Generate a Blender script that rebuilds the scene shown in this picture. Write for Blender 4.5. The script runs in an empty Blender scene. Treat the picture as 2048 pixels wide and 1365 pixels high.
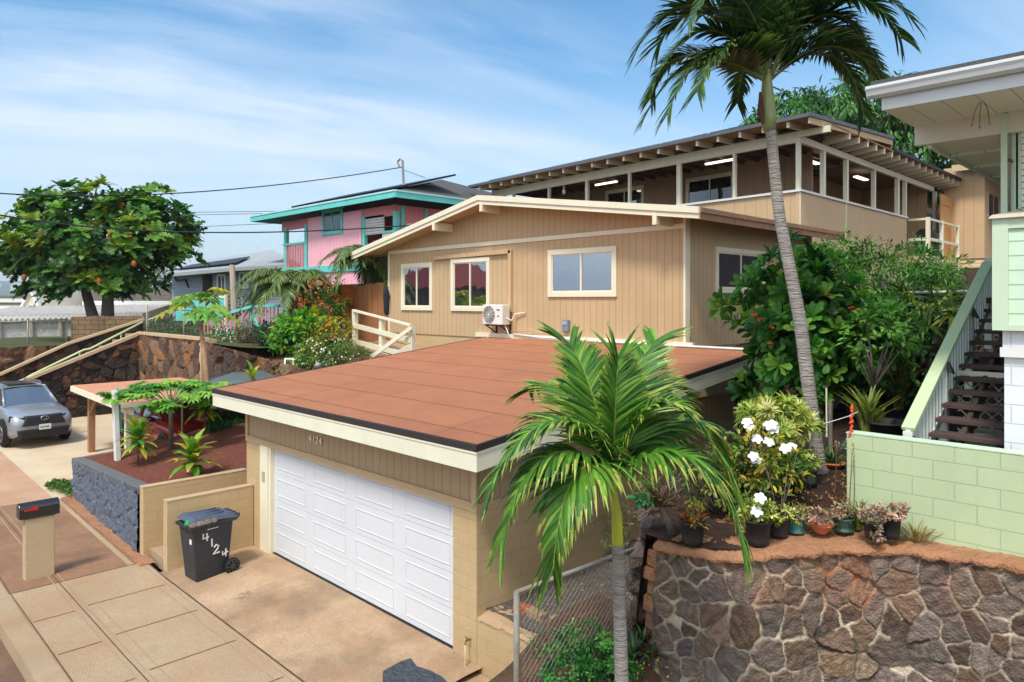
import bpy, math, random
import numpy as np
from mathutils import Vector, Matrix
random.seed(7); rng = np.random.default_rng(7)
S = bpy.context.scene
COL = S.collection
F = 1430.0; HZ = 600.0; CZ = 5.1; Q = math.sqrt(.5)

# ---------------------------------------------------------------- camera frame -> world helpers
def W(L, D, z): return Vector(((L-D)*Q, (L+D)*Q, z))
def atD(u, v, D): return W((u-1024)/F*D, D, CZ+(HZ-v)/F*D)
def onZ(u, v, z):
    D = (CZ-z)*F/(v-HZ); return W((u-1024)/F*D, D, z)
def onX(u, v, x):
    k = (u-1024)/F; D = x/((k-1)*Q); return atD(u, v, D)
def onY(u, v, y):
    k = (u-1024)/F; D = y/((k+1)*Q); return atD(u, v, D)

# ---------------------------------------------------------------- colours and materials
def C(r, g, b, k=1.0):
    f = lambda c: ((c/255/12.92) if c/255 <= .04045 else ((c/255+.055)/1.055)**2.4)*k
    return (f(r), f(g), f(b))
class NT:
    def __init__(s, name):
        s.m = bpy.data.materials.new(name); s.m.use_nodes = True
        s.t = s.m.node_tree; s.t.nodes.clear()
        s.out = s.n('ShaderNodeOutputMaterial')
    def n(s, typ, **kw):
        nd = s.t.nodes.new(typ)
        for k, v in kw.items():
            if k.startswith('_'): setattr(nd, k[1:], v)
            else:
                k2 = int(k[1:]) if (k[0] == 'i' and k[1:].isdigit()) else k.replace('__', ' ')
                inp = nd.inputs[k2]
                if hasattr(v, 'is_linked') or isinstance(v, bpy.types.NodeSocket): s.t.links.new(v, inp)
                else:
                    if isinstance(v, tuple) and len(v) == 3 and inp.type == 'RGBA': v = (*v, 1)
                    inp.default_value = v
        return nd
    def mth(s, op, a, b=0.0, c=None, clamp=False):
        nd = s.t.nodes.new('ShaderNodeMath'); nd.operation = op; nd.use_clamp = clamp
        for i, x in enumerate((a, b) if c is None else (a, b, c)):
            if isinstance(x, bpy.types.NodeSocket): s.t.links.new(x, nd.inputs[i])
            else: nd.inputs[i].default_value = x
        return nd.outputs[0]
    def mix(s, f, a, b, typ='MIX'):
        nd = s.t.nodes.new('ShaderNodeMix'); nd.data_type = 'RGBA'; nd.blend_type = typ
        for i, x in ((0, f), (6, a), (7, b)):
            if isinstance(x, bpy.types.NodeSocket): s.t.links.new(x, nd.inputs[i])
            else: nd.inputs[i].default_value = (*x, 1) if isinstance(x, tuple) else x
        return nd.outputs[2]
    def noise(s, vec, scale, detail=4, rough=.6):
        nd = s.n('ShaderNodeTexNoise', Vector=vec, Scale=scale, Detail=detail, Roughness=rough); return nd.outputs['Fac']
    def ramp(s, f, lo, hi):
        nd = s.t.nodes.new('ShaderNodeMapRange'); s.t.links.new(f, nd.inputs[0])
        nd.inputs[1].default_value = lo; nd.inputs[2].default_value = hi; return nd.outputs[0]
def M(name, col, rough=.75, var=.12, vs=1.5, stain=None, stamt=.5, sts=.6, stlo=.48, sthi=.7, bump=.15, bs=60, groove=None, metallic=0, spec=.4, brick=None, lap=None, coat=0, stretch=None, seams=None, speck=0, streak=0, stain2=None):
    t = NT(name)
    pos = t.n('ShaderNodeNewGeometry'); P = pos.outputs['Position']; N = pos.outputs['Normal']
    vec = P
    if stretch: vec = t.n('ShaderNodeMapping', Vector=P, Scale=stretch).outputs[0]
    col = tuple(col)
    n1 = t.noise(vec, vs, 5)
    c = t.mix(t.ramp(n1, .3, .7), tuple(x*(1-var) for x in col), tuple(min(1, x*(1+var)) for x in col))
    n2 = t.noise(vec, bs*.35, 3)
    c = t.mix(t.mth('MULTIPLY', t.ramp(n2, .35, .7), min(.6, var*1.2+speck)), c, tuple(x*.62 for x in col))
    if stain:
        n3 = t.noise(vec, sts, 6, .68)
        c = t.mix(t.mth('MULTIPLY', t.ramp(n3, stlo, sthi), stamt), c, tuple(stain))
    if stain2:
        n4 = t.noise(t.n('ShaderNodeVectorMath', _operation='ADD', i0=vec, i1=(7.3, 2.1, 0)).outputs[0], stain2[1], 7, .72)
        c = t.mix(t.mth('MULTIPLY', t.ramp(n4, .45, .68), stain2[2]), c, tuple(stain2[0]))
    h = t.mth('MULTIPLY', t.noise(vec, bs, 4), .2*bump if bump > .3 else .04*bump)
    sx = t.n('ShaderNodeSeparateXYZ', Vector=P); sn = t.n('ShaderNodeSeparateXYZ', Vector=N)
    an = t.mth('GREATER_THAN', t.mth('ABSOLUTE', sn.outputs[0]), .6)
    hc = t.mth('ADD', t.mth('MULTIPLY', sx.outputs[1], an), t.mth('MULTIPLY', sx.outputs[0], t.mth('SUBTRACT', 1.0, an)))
    if streak:
        sv = t.n('ShaderNodeCombineXYZ', X=t.mth('MULTIPLY', hc, 7.0), Y=t.mth('MULTIPLY', sx.outputs[2], .35)).outputs[0]
        c = t.mix(t.mth('MULTIPLY', t.ramp(t.noise(sv, 1.0, 4), .45, .8), streak), c, tuple(x*.55 for x in col))
    bd = .5
    if groove or lap:
        per, wd = (groove or lap)
        cc = hc if groove else sx.outputs[2]
        fr = t.mth('PINGPONG', cc, per/2)
        if groove:
            g = t.mth('LESS_THAN', fr, wd/2)
            c = t.mix(t.mth('MULTIPLY', g, .62), c, tuple(x*.28 for x in col))
            h = t.mth('ADD', h, t.mth('MULTIPLY', t.mth('MINIMUM', fr, wd), .6))
        else:
            fr2 = t.mth('FRACT', t.mth('DIVIDE', cc, per))
            g = t.mth('LESS_THAN', fr2, wd/per)
            c = t.mix(t.mth('MULTIPLY', g, .75), c, tuple(x*.38 for x in col))
            h = t.mth('ADD', h, t.mth('MULTIPLY', t.mth('SUBTRACT', 1.0, fr2), per*.35))
    if brick:
        bw, bh, mo, mc, amt = brick
        v2 = t.n('ShaderNodeCombineXYZ', X=hc, Y=sx.outputs[2]).outputs[0]
        bt = t.n('ShaderNodeTexBrick', Vector=v2, Scale=1.0, Color1=(1., 1., 1.), Color2=(.8, .8, .8), Mortar=(0., 0., 0.))
        bt.inputs['Mortar Size'].default_value = mo; bt.inputs['Brick Width'].default_value = bw
        bt.inputs['Row Height'].default_value = bh; bt.inputs['Mortar Smooth'].default_value = .3
        c = t.mix(t.mth('MULTIPLY', bt.outputs['Fac'], amt), c, tuple(mc))
        c = t.mix(.10, c, bt.outputs['Color'], 'MULTIPLY')
        h = t.mth('SUBTRACT', h, t.mth('MULTIPLY', bt.outputs['Fac'], .012))
    if seams:   # roll-roofing seams on a near-horizontal sheet: strips across y, butt joints in x
        ry, rx = seams
        wob = t.mth('MULTIPLY', t.mth('SUBTRACT', t.noise(P, 1.1, 5), .5), .10)
        yy = t.mth('DIVIDE', t.mth('ADD', sx.outputs[1], wob), ry)
        row = t.mth('FLOOR', yy); fy = t.mth('FRACT', yy)
        off = t.mth('FRACT', t.mth('MULTIPLY', t.mth('SINE', t.mth('MULTIPLY', row, 12.9898)), 43.7))
        fx = t.mth('FRACT', t.mth('ADD', t.mth('DIVIDE', t.mth('ADD', sx.outputs[0], wob), rx), off))
        l1 = t.mth('LESS_THAN', fy, .026/ry); l2 = t.mth('MULTIPLY', t.mth('LESS_THAN', fx, .026/rx), .6)
        g = t.mth('MAXIMUM', l1, l2)
        c = t.mix(t.mth('MULTIPLY', t.ramp(fy, .88, 1.0), .22), c, tuple(x*.6 for x in col))
        c = t.mix(t.mth('MULTIPLY', t.mth('FRACT', t.mth('MULTIPLY', t.mth('SINE', t.mth('ADD', t.mth('MULTIPLY', row, 7.13), t.mth('FLOOR', t.mth('ADD', t.mth('DIVIDE', sx.outputs[0], rx), off)))), 91.7)), .14), c, tuple(x*.62 for x in col))
        c = t.mix(t.mth('MULTIPLY', g, .75), c, tuple(x*.3 for x in col))
        h = t.mth('ADD', h, t.mth('MULTIPLY', t.mth('SUBTRACT', 1.0, fy), .01))
    b = t.n('ShaderNodeBump', Height=h, Strength=.8, Distance=bd if bd else 1.)
    p = t.n('ShaderNodeBsdfPrincipled', Base__Color=c, Roughness=rough, Metallic=metallic, Normal=b.outputs[0])
    p.inputs['Specular IOR Level'].default_value = spec
    p.inputs['Coat Weight'].default_value = coat
    t.t.links.new(p.outputs[0], t.out.inputs[0])
    return t.m
def leafmat(name, gloss=.5, trans=.3):
    t = NT(name)
    a = t.n('ShaderNodeAttribute', _attribute_name='Col'); c = a.outputs['Color']
    P = t.n('ShaderNodeNewGeometry').outputs['Position']
    c2 = t.mix(t.ramp(t.noise(P, 9, 3), .3, .75), t.mix(1.0, c, (.72, .78, .75), 'MULTIPLY'), c)
    p = t.n('ShaderNodeBsdfPrincipled', Base__Color=c2, Roughness=gloss)
    p.inputs['Specular IOR Level'].default_value = .35
    tr = t.n('ShaderNodeBsdfTranslucent', Color=t.mix(1.0, c2, (1.3, 1.45, .6), 'MULTIPLY'))
    mx = t.n('ShaderNodeMixShader', Fac=trans); t.t.links.new(p.outputs[0], mx.inputs[1]); t.t.links.new(tr.outputs[0], mx.inputs[2])
    t.t.links.new(mx.outputs[0], t.out.inputs[0]); return t.m
def attrmat(name, rough=.9, bump=.5, bs=50):
    t = NT(name)
    c = t.n('ShaderNodeAttribute', _attribute_name='Col').outputs['Color']
    P = t.n('ShaderNodeNewGeometry').outputs['Position']
    n = t.noise(P, bs*.3, 8, .72)
    c2 = t.mix(t.ramp(n, .25, .8), t.mix(1.0, c, (.55, .55, .55), 'MULTIPLY'), t.mix(1.0, c, (1.35, 1.35, 1.35), 'MULTIPLY'))
    h = t.mth('ADD', t.mth('MULTIPLY', t.noise(P, bs, 6, .7), .03*bump), t.mth('MULTIPLY', t.noise(P, bs*.25, 4), .05*bump))
    b = t.n('ShaderNodeBump', Height=h, Strength=1.0, Distance=1.0)
    p = t.n('ShaderNodeBsdfPrincipled', Base__Color=c2, Roughness=rough, Normal=b.outputs[0]); p.inputs['Specular IOR Level'].default_value = .3
    t.t.links.new(p.outputs[0], t.out.inputs[0]); return t.m
def glassmat(name, refl=.45, dark=(.012, .013, .014), rough=.02):
    t = NT(name)
    P = t.n('ShaderNodeNewGeometry').outputs['Position']
    b = t.n('ShaderNodeBump', Height=t.noise(P, 1.2, 2), Strength=.25, Distance=.02)
    d = t.n('ShaderNodeBsdfDiffuse', Color=dark)
    g = t.n('ShaderNodeBsdfGlossy', Color=(.85, .93, 1.0), Roughness=rough, Normal=b.outputs[0])
    fr = t.n('ShaderNodeFresnel', IOR=1.6)
    f = t.mth('ADD', t.mth('MULTIPLY', fr.outputs[0], (1-refl) if refl > .2 else .25), refl, clamp=True)
    mx = t.n('ShaderNodeMixShader', Fac=f); t.t.links.new(d.outputs[0], mx.inputs[1]); t.t.links.new(g.outputs[0], mx.inputs[2])
    t.t.links.new(mx.outputs[0], t.out.inputs[0]); return t.m
def emitmat(name, col, s):
    t = NT(name); e = t.n('ShaderNodeEmission', Color=col, Strength=s); t.t.links.new(e.outputs[0], t.out.inputs[0]); return t.m

# ---------------------------------------------------------------- mesh building
def wl(o):
    v = Vector((0, 0, 0))
    while o is not None: v += o.location; o = o.parent
    return v
def tagp(o, label=None, cat=None, group=None, kind=None):
    if label: o['label'] = label
    if cat: o['category'] = cat
    if group: o['group'] = group
    if kind: o['kind'] = kind
    return o
def thing(name, label, cat, loc=(0, 0, 0), group=None):
    o = bpy.data.objects.new(name, None); COL.objects.link(o); o.location = Vector(loc); o.empty_display_size = .1
    return tagp(o, label, cat, group)
def meshobj(name, v, f, mat, parent=None, smooth=False, col=None, pcol=None, bevel=0):
    off = wl(parent) if parent is not None else Vector((0, 0, 0))
    v = np.asarray(v, dtype=np.float32).reshape(-1, 3)
    if parent is None and len(v):
        lo = v.min(0); hi = v.max(0); off = Vector((float(lo[0]+hi[0])/2, float(lo[1]+hi[1])/2, float(lo[2])))
    v = v-np.array(off, dtype=np.float32)
    me = bpy.data.meshes.new(name); me.from_pydata(v.tolist(), [], f if isinstance(f, list) else f.tolist())
    if col is not None:
        a = me.color_attributes.new('Col', 'FLOAT_COLOR', 'CORNER')
        arr = []
        col = np.asarray(col, dtype=np.float32)
        lt = np.empty(len(me.polygons), dtype=np.int32); me.polygons.foreach_get('loop_total', lt)
        cc = np.repeat(col, lt, axis=0); cc = np.concatenate([cc, np.ones((len(cc), 1), np.float32)], 1)
        a.data.foreach_set('color', cc.ravel())
    if pcol is not None:
        a = me.color_attributes.new('Col', 'FLOAT_COLOR', 'POINT')
        cc = np.concatenate([np.asarray(pcol, np.float32), np.ones((len(pcol), 1), np.float32)], 1)
        a.data.foreach_set('color', cc.ravel())
    me.materials.append(mat)
    if smooth: me.shade_smooth()
    me.validate(); me.update()
    o = bpy.data.objects.new(name, me); COL.objects.link(o)
    if parent is not None: o.parent = parent
    else: o.location = off
    if bevel:
        md = o.modifiers.new('Bevel', 'BEVEL'); md.width = bevel; md.segments = 2; md.limit_method = 'ANGLE'
    return o
class MB:
    def __init__(s, T=None): s.v = []; s.f = []; s.c = []; s.T = T; s.col = None
    def add(s, vs, fs, col=None):
        b = len(s.v)
        for p in vs:
            s.v.append(tuple(s.T(*p)) if s.T else tuple(p))
        for f in fs: s.f.append([b+i for i in f]); s.c.append(col or s.col or (1, 1, 1))
        return s
    def hexa(s, p, col=None):   # 4 bottom ccw, 4 top
        return s.add(p, [(0, 3, 2, 1), (4, 5, 6, 7), (0, 1, 5, 4), (1, 2, 6, 5), (2, 3, 7, 6), (3, 0, 4, 7)], col)
    def box(s, x0, x1, y0, y1, z0, z1, col=None):
        return s.hexa([(x0, y0, z0), (x1, y0, z0), (x1, y1, z0), (x0, y1, z0), (x0, y0, z1), (x1, y0, z1), (x1, y1, z1), (x0, y1, z1)], col)
    def extr(s, pts, vec, col=None):
        n = len(pts); vec = Vector(vec); a = [Vector(p) for p in pts]; b = [p+vec for p in a]
        return s.add([*a, *b], [tuple(range(n))[::-1], tuple(range(n, 2*n))]+[(i, (i+1) % n, n+(i+1) % n, n+i) for i in range(n)], col)
    def beam(s, a, b, w, h, col=None, up=(0, 0, 1)):
        a = Vector(a); b = Vector(b); d = (b-a).normalized(); up = Vector(up)
        if abs(d.dot(up)) > .98: up = Vector((0, 1, 0))
        sd = d.cross(up).normalized(); u = sd.cross(d).normalized(); sd *= w/2; u *= h/2
        return s.hexa([a-sd-u, a+sd-u, b+sd-u, b-sd-u, a-sd+u, a+sd+u, b+sd+u, b-sd+u], col)
    def tube(s, pts, r, n=8, cap=True, col=None):
        pts = [Vector(p) for p in pts]; m = len(pts)
        if not hasattr(r, '__len__'): r = [r]*m
        vs = []; pu = None
        for i, p in enumerate(pts):
            d = (pts[min(i+1, m-1)]-pts[max(i-1, 0)]).normalized()
            if pu is None: pu = Vector((0, 0, 1)) if abs(d.z) < .9 else Vector((1, 0, 0))
            sd = d.cross(pu).normalized(); u = sd.cross(d).normalized(); pu = u
            for k in range(n):
                an = 2*math.pi*k/n; vs.append(p+(sd*math.cos(an)+u*math.sin(an))*r[i])
        fs = [(i*n+k, i*n+(k+1) % n, (i+1)*n+(k+1) % n, (i+1)*n+k) for i in range(m-1) for k in range(n)]
        if cap: fs += [tuple(range(n))[::-1], tuple(range((m-1)*n, m*n))]
        return s.add(vs, fs, col)
    def lathe(s, c, prof, n=20, col=None, cap=True):
        c = Vector(c); vs = []
        for r, z in prof:
            for k in range(n):
                an = 2*math.pi*k/n; vs.append(c+Vector((r*math.cos(an), r*math.sin(an), z)))
        m = len(prof); fs = [(i*n+k, i*n+(k+1) % n, (i+1)*n+(k+1) % n, (i+1)*n+k) for i in range(m-1) for k in range(n)]
        if cap: fs += [tuple(range(n))[::-1], tuple(range((m-1)*n, m*n))]
        return s.add(vs, fs, col)
    def disc(s, c, ax, r0, w, n=20, col=None):   # short cylinder along axis
        c = Vector(c); ax = Vector(ax).normalized(); return s.tube([c-ax*w/2, c+ax*w/2], r0, n, True, col)
    def build(s, name, mat, parent=None, smooth=False, bevel=0, usecol=False):
        return meshobj(name, s.v, s.f, mat, parent, smooth, col=s.c if usecol else None, bevel=bevel)
def struct(o, label=None): o['kind'] = 'structure'; return o
def sheet(name, fn, x0, x1, y0, y1, nx, ny, mat, parent=None):
    xs = np.linspace(x0, x1, nx+1); ys = np.linspace(y0, y1, ny+1)
    v = [(x, y, fn(x, y)) for y in ys for x in xs]
    f = [[j*(nx+1)+i, j*(nx+1)+i+1, (j+1)*(nx+1)+i+1, (j+1)*(nx+1)+i] for j in range(ny) for i in range(nx)]
    return meshobj(name, v, f, mat, parent, smooth=True)
def dup(root, loc, rot=0, scale=1, label=None, group=None):
    r = root.copy(); COL.objects.link(r); r.location = Vector(loc); r.rotation_euler = (0, 0, rot); r.scale = (scale,)*3
    if label: r['label'] = label
    if group: r['group'] = group
    for ch in list(root.children):
        c = ch.copy(); COL.objects.link(c); c.parent = r
        for g in list(ch.children):
            d = g.copy(); COL.objects.link(d); d.parent = c
    return r
def text(parent, s, size, mat, fn, ext=.003, name='number', sp=1.0):
    cu = bpy.data.curves.new(name, 'FONT'); cu.body = s; cu.size = size; cu.extrude = ext; cu.resolution_u = 2; cu.space_character = sp
    cu.offset = size*.012
    o = bpy.data.objects.new('tmp', cu); COL.objects.link(o)
    me = bpy.data.meshes.new_from_object(o, depsgraph=bpy.context.evaluated_depsgraph_get())
    v = [tuple(fn(*w.co)) for w in me.vertices]; f = [list(p.vertices) for p in me.polygons]
    bpy.data.objects.remove(o); bpy.data.curves.remove(cu)
    return meshobj(name, v, f, mat, parent)

# ---------------------------------------------------------------- rubble masonry
def rubble(name, path, ztop, zbot, cell, res, depth, pal, mortar, mat, parent, seed=1, asp=.8, mw=.035, batter=0., flip=1, stainz=None, mthr=1.0):
    r = np.random.default_rng(seed)
    path = [np.array(p[:2], float) for p in path]
    seg = [np.linalg.norm(path[i+1]-path[i]) for i in range(len(path)-1)]; cum = np.concatenate([[0], np.cumsum(seg)]); St = cum[-1]
    ns = max(2, int(St/res)); ss = np.linspace(0, St, ns+1)
    px = np.interp(ss, cum, [p[0] for p in path]); py = np.interp(ss, cum, [p[1] for p in path])
    k = max(1, int(.15/res)); ker = np.ones(2*k+1)/(2*k+1)
    if ns > 4*k:
        px = np.convolve(np.pad(px, k, 'reflect', reflect_type='odd'), ker, 'valid'); py = np.convolve(np.pad(py, k, 'reflect', reflect_type='odd'), ker, 'valid')
    tx = np.gradient(px); ty = np.gradient(py); ln = np.hypot(tx, ty); nx_ = ty/ln*flip; ny_ = -tx/ln*flip
    zt = np.array([ztop(s/St) for s in ss]); H = zt.max()-zbot; nt = max(2, int(H/res))
    tt = np.linspace(0, 1, nt+1)
    Sg, Tg = np.meshgrid(ss, tt)
    Z = zbot+Tg*(zt[None, :]-zbot)
    # seeds
    cs = cell; ct = cell*asp
    gi, gj = np.meshgrid(np.arange(-1, St/cs+2), np.arange(-1, H/ct+2))
    sx = (gi+.5*(gj % 2)+r.uniform(-.42, .42, gi.shape))*cs; sz = (gj+r.uniform(-.42, .42, gi.shape))*ct+zbot
    keep = r.random(sx.size) > .30
    sx = sx.ravel()[keep]; sz = sz.ravel()[keep]
    ang = r.uniform(0, math.pi, sx.size); st = r.uniform(1.0, 1.22, sx.size)
    wx = Sg+.035*cell*(np.sin(Z*9/cell*.35+seed)+np.sin(Sg*4.1/cell*.4+Z*3)*.6)+.025*cell*np.sin(Z*31/cell*.35+Sg*17); wz = Z+.035*cell*(np.sin(Sg*8/cell*.35+2.1*seed)+np.sin(Z*5/cell*.3-Sg*3)*.5)+.025*cell*np.sin(Sg*37/cell*.35-Z*11)
    fx = wx.ravel(); fz = wz.ravel(); F1 = np.full(fx.size, 9.); F2 = np.full(fx.size, 9.); ID = np.zeros(fx.size, int)
    for i in range(sx.size):
        dx = fx-sx[i]; dz = fz-sz[i]
        a = dx*math.cos(ang[i])+dz*math.sin(ang[i]); b = -dx*math.sin(ang[i])+dz*math.cos(ang[i])
        d = np.hypot(a/math.sqrt(st[i]), b*math.sqrt(st[i]))
        new = d < F1
        F2 = np.where(new, F1, np.minimum(F2, d)); F1 = np.where(new, d, F1); ID = np.where(new, i, ID)
    e = (F2-F1)
    mm = mw*(1+.8*np.sin(fx*2.3+fz*3.1+seed)*np.sin(fx*5.3-fz*4.1))
    m = np.clip((e-mm*.6)/(mw*1.1), 0, 1); m = m*m*(3-2*m)
    face = r.uniform(.55, 1.15, sx.size)[ID]; tiltx = r.uniform(-.35, .35, sx.size)[ID]; tiltz = r.uniform(-.35, .35, sx.size)[ID]
    hgt = depth*m*(face)+m*(tiltx*(fx-sx[ID])+tiltz*(fz-sz[ID]))*.45
    hgt += m*depth*.22*(np.sin(fx*23+np.sin(fz*31)*2+ID)+np.sin(fz*41+np.sin(fx*17)*2))*.5
    hgt += r.normal(0, depth*.05, fx.size)
    hh = hgt.reshape(Sg.shape)+batter*(1-Tg)
    X = px[None, :]+nx_[None, :]*hh; Y = py[None, :]+ny_[None, :]*hh
    pal = np.array(pal); pc = pal[r.integers(0, len(pal), sx.size)]*r.uniform(.75, 1.25, (sx.size, 1))
    c = pc[ID]
    mt = np.clip(m*1.3, 0, 1)[:, None]; mcol = np.array(mortar)[None, :]*(1+.25*np.sin(fx*7+fz*9))[:, None]
    drk = (np.sin(fx*1.7+seed)*np.sin(fz*2.3+1.3*seed)+.3*np.sin(fx*6+fz*5) > mthr*.5)[:, None]   # open joints without mortar
    mcol = np.where(drk, mcol*.22, mcol)
    c = c*(1+.13*np.sin(fx*150*np.cos(ang[ID])+fz*150*np.sin(ang[ID])+4*np.sin(fx*21))+.16*np.sin(fx*60*np.cos(ang[ID])+fz*60*np.sin(ang[ID])+3*np.sin(fx*9+fz*7)))[:, None]
    ed = np.clip(1-np.abs(m-.55)/.4, 0, 1)[:, None]; c = c*(1-.30*ed)
    c = c*mt+mcol*(1-mt)
    if stainz is not None:
        sc, cent, wid, zz = stainz
        w = np.clip(1-np.abs(Sg.ravel()/St-cent)/wid, 0, 1)*np.clip((Z.ravel()-zz)/.25, 0, 1)*np.clip(.6+.6*np.sin(fx*5+2)*np.sin(fx*11+fz*3), 0, 1)
        w = (w*(.25+.75*(1-mt[:, 0])))[:, None]; c = c*(1-w)+np.array(sc)[None, :]*w
    V = np.stack([X.ravel(), Y.ravel(), Z.ravel()], 1)
    n1 = ns+1; jj, ii = np.meshgrid(np.arange(nt), np.arange(ns), indexing='ij')
    a = (jj*n1+ii).ravel(); f = np.stack([a, a+1, a+n1+1, a+n1], 1)
    if flip < 0: f = f[:, ::-1]
    return meshobj(name, V, f, mat, parent, smooth=True, pcol=c)

# ---------------------------------------------------------------- foliage
def _t(v, f): return np.array(v, float), f
LEAF = {
 'oval': _t([(0, 0, 0), (.3, -.42, .05), (.3, 0, 0), (.3, .42, .05), (.7, -.45, .03), (.7, 0, -.02), (.7, .45, .03), (1, 0, -.1)], [(0, 1, 2), (0, 2, 3), (1, 4, 5, 2), (2, 5, 6, 3), (4, 7, 5), (5, 7, 6)]),
 'obov': _t([(0, 0, 0), (.35, -.25, .03), (.35, 0, 0), (.35, .25, .03), (.75, -.5, .05), (.75, 0, 0), (.75, .5, .05), (.95, -.3, -.03), (1, 0, -.06), (.95, .3, -.03)], [(0, 1, 2), (0, 2, 3), (1, 4, 5, 2), (2, 5, 6, 3), (4, 7, 8, 5), (5, 8, 9, 6)]),
 'long': _t([(0, 0, 0), (.35, -.5, .04), (.35, .5, .04), (.7, -.4, -.03), (.7, .4, -.03), (1, 0, -.18)], [(0, 1, 2), (1, 3, 4, 2), (3, 5, 4)]),
 'diam': _t([(0, 0, 0), (.5, -.5, .06), (.5, .5, .06), (1, 0, -.05)], [(0, 1, 3, 2)]),
 'lobe': _t([(0, 0, 0), (.22, -.3, .03), (.3, -.12, 0), (.42, -.5, .06), (.5, -.16, 0), (.62, -.48, .03), (.7, -.14, -.03), (.82, -.3, -.05), (1, 0, -.14),
             (.82, .3, -.05), (.7, .14, -.03), (.62, .48, .03), (.5, .16, 0), (.42, .5, .06), (.3, .12, 0), (.22, .3, .03)], [(0, 1, 2, 14, 15), (2, 3, 4, 12, 13, 14), (4, 5, 6, 10, 11, 12), (6, 7, 8, 9, 10)]),
 'strap': _t([(0, -.3, 0), (0, .3, 0), (.3, -.5, .08), (.3, .5, .08), (.65, -.42, .04), (.65, .42, .04), (.88, -.2, -.1), (.88, .2, -.1), (1, 0, -.2)], [(0, 2, 3, 1), (2, 4, 5, 3), (4, 6, 7, 5), (6, 8, 7)]),
}
def nrm(a): return a/np.maximum(np.linalg.norm(a, axis=-1, keepdims=True), 1e-9)
def leaves(pos, d, up, L, Wd, col, tmpl='oval', tip=None):
    v, f = LEAF[tmpl]; n = len(pos); d = nrm(d); side = nrm(np.cross(up, d)); u = np.cross(d, side)
    L = np.broadcast_to(L, (n,)); Wd = np.broadcast_to(Wd, (n,))
    V = pos[:, None, :]+v[None, :, 0:1]*L[:, None, None]*d[:, None, :]+v[None, :, 1:2]*Wd[:, None, None]*side[:, None, :]+v[None, :, 2:3]*L[:, None, None]*u[:, None, :]
    k = len(v); fs = []; 
    base = np.arange(n)*k
    F_ = [list(map(int, b+np.array(q))) for b in base for q in f]
    cc = np.repeat(col, len(f), axis=0)
    if tip is not None:
        cc = cc.reshape(n, len(f), 3).copy(); cc[:, -1:, :] = np.array(tip); cc = cc.reshape(-1, 3)
    return V.reshape(-1, 3), F_, cc
class Fol:
    def __init__(s): s.V = []; s.F = []; s.C = []; s.n = 0
    def add(s, V, F_, cc):
        s.F += [[i+s.n for i in q] for q in F_]; s.V.append(np.asarray(V)); s.C.append(np.asarray(cc)); s.n += len(V); return s
    def build(s, name, mat, parent=None): return meshobj(name, np.concatenate(s.V), s.F, mat, parent, smooth=False, col=np.concatenate(s.C))
def pick(pal, n, v=.25, r=rng):
    pal = np.array(pal); return pal[r.integers(0, len(pal), n)]*r.uniform(1-v, 1+v, (n, 1))
def rdir(n, r=rng):
    return nrm(r.normal(size=(n, 3)))
def blob(c, rad, nclump, nleaf, L, Wd, pal, tmpl='oval', seed=1, clr=.28, droop=.2, shell=.55, lower=-.7, tip=None, jit=.35):
    """uneven crown: clumps spread through an ellipsoid, each a burst of leaves"""
    r = np.random.default_rng(seed); c = np.array(c, float); rad = np.array(rad, float)
    d = rdir(nclump*3, r); d = d[d[:, 2] > lower][:nclump]
    rr = r.uniform(shell, 1.0, (len(d), 1))**.6
    bumps = 1+.16*np.sin(d[:, :1]*4.1+seed)+.14*np.sin(d[:, 1:2]*5.3+seed*2)+.10*np.sin(d[:, 2:]*6.1+seed)+r.uniform(-.08, .12, (len(d), 1))
    cc = c+d*rad*rr*bumps
    fo = Fol(); K = len(cc)
    pid = np.repeat(np.arange(K), nleaf); n = len(pid)
    o = rdir(n, r); o = nrm(o+d[pid]*.7); mr = rad.mean()*clr
    pos = cc[pid]+o*(r.uniform(.1, 1, (n, 1)))*mr*np.array([1, 1, .8])
    dr = nrm(o+np.array([0, 0, -droop])+r.normal(size=(n, 3))*jit)
    up = nrm(d[pid]*.5+np.array([0, 0, 1.])+r.normal(size=(n, 3))*.35)
    clump = pick(pal, K, .25, r)
    col = clump[pid]*r.uniform(.75, 1.3, (n, 1))
    V, F_, C_ = leaves(pos, dr, up, L*r.uniform(.65, 1.2, n), Wd*r.uniform(.7, 1.2, n), col, tmpl, tip)
    fo.add(V, F_, C_); return fo, cc
def rosettes(pts, nrmls, nleaf, L, Wd, pal, tmpl, seed=1, spread=(.5, 1.3), tip=None, fo=None):
    r = np.random.default_rng(seed); fo = fo or Fol(); pts = np.array(pts, float); nn = nrm(np.array(nrmls, float))
    pid = np.repeat(np.arange(len(pts)), nleaf); n = len(pid)
    ref = nrm(np.cross(nn, np.array([.3, .2, .9]))); ref2 = np.cross(nn, ref)
    a = (np.tile(np.arange(nleaf), len(pts))*2.399+r.uniform(0, 6, len(pts))[pid])
    th = r.uniform(spread[0], spread[1], n)
    d = nn[pid]*np.cos(th)[:, None]+(ref[pid]*np.cos(a)[:, None]+ref2[pid]*np.sin(a)[:, None])*np.sin(th)[:, None]
    up = nrm(nn[pid]+.15*r.normal(size=(n, 3)))
    col = pick(pal, len(pts), .2, r)[pid]*r.uniform(.75, 1.3, (n, 1))
    V, F_, C_ = leaves(pts[pid], d, up, L*r.uniform(.7, 1.15, n), Wd*r.uniform(.8, 1.15, n), col, tmpl, tip)
    return fo.add(V, F_, C_)
def bez(p, t):
    a, b, c, d = p; s = 1-t
    return a*s**3+b*3*s*s*t+c*3*s*t*t+d*t**3
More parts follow.
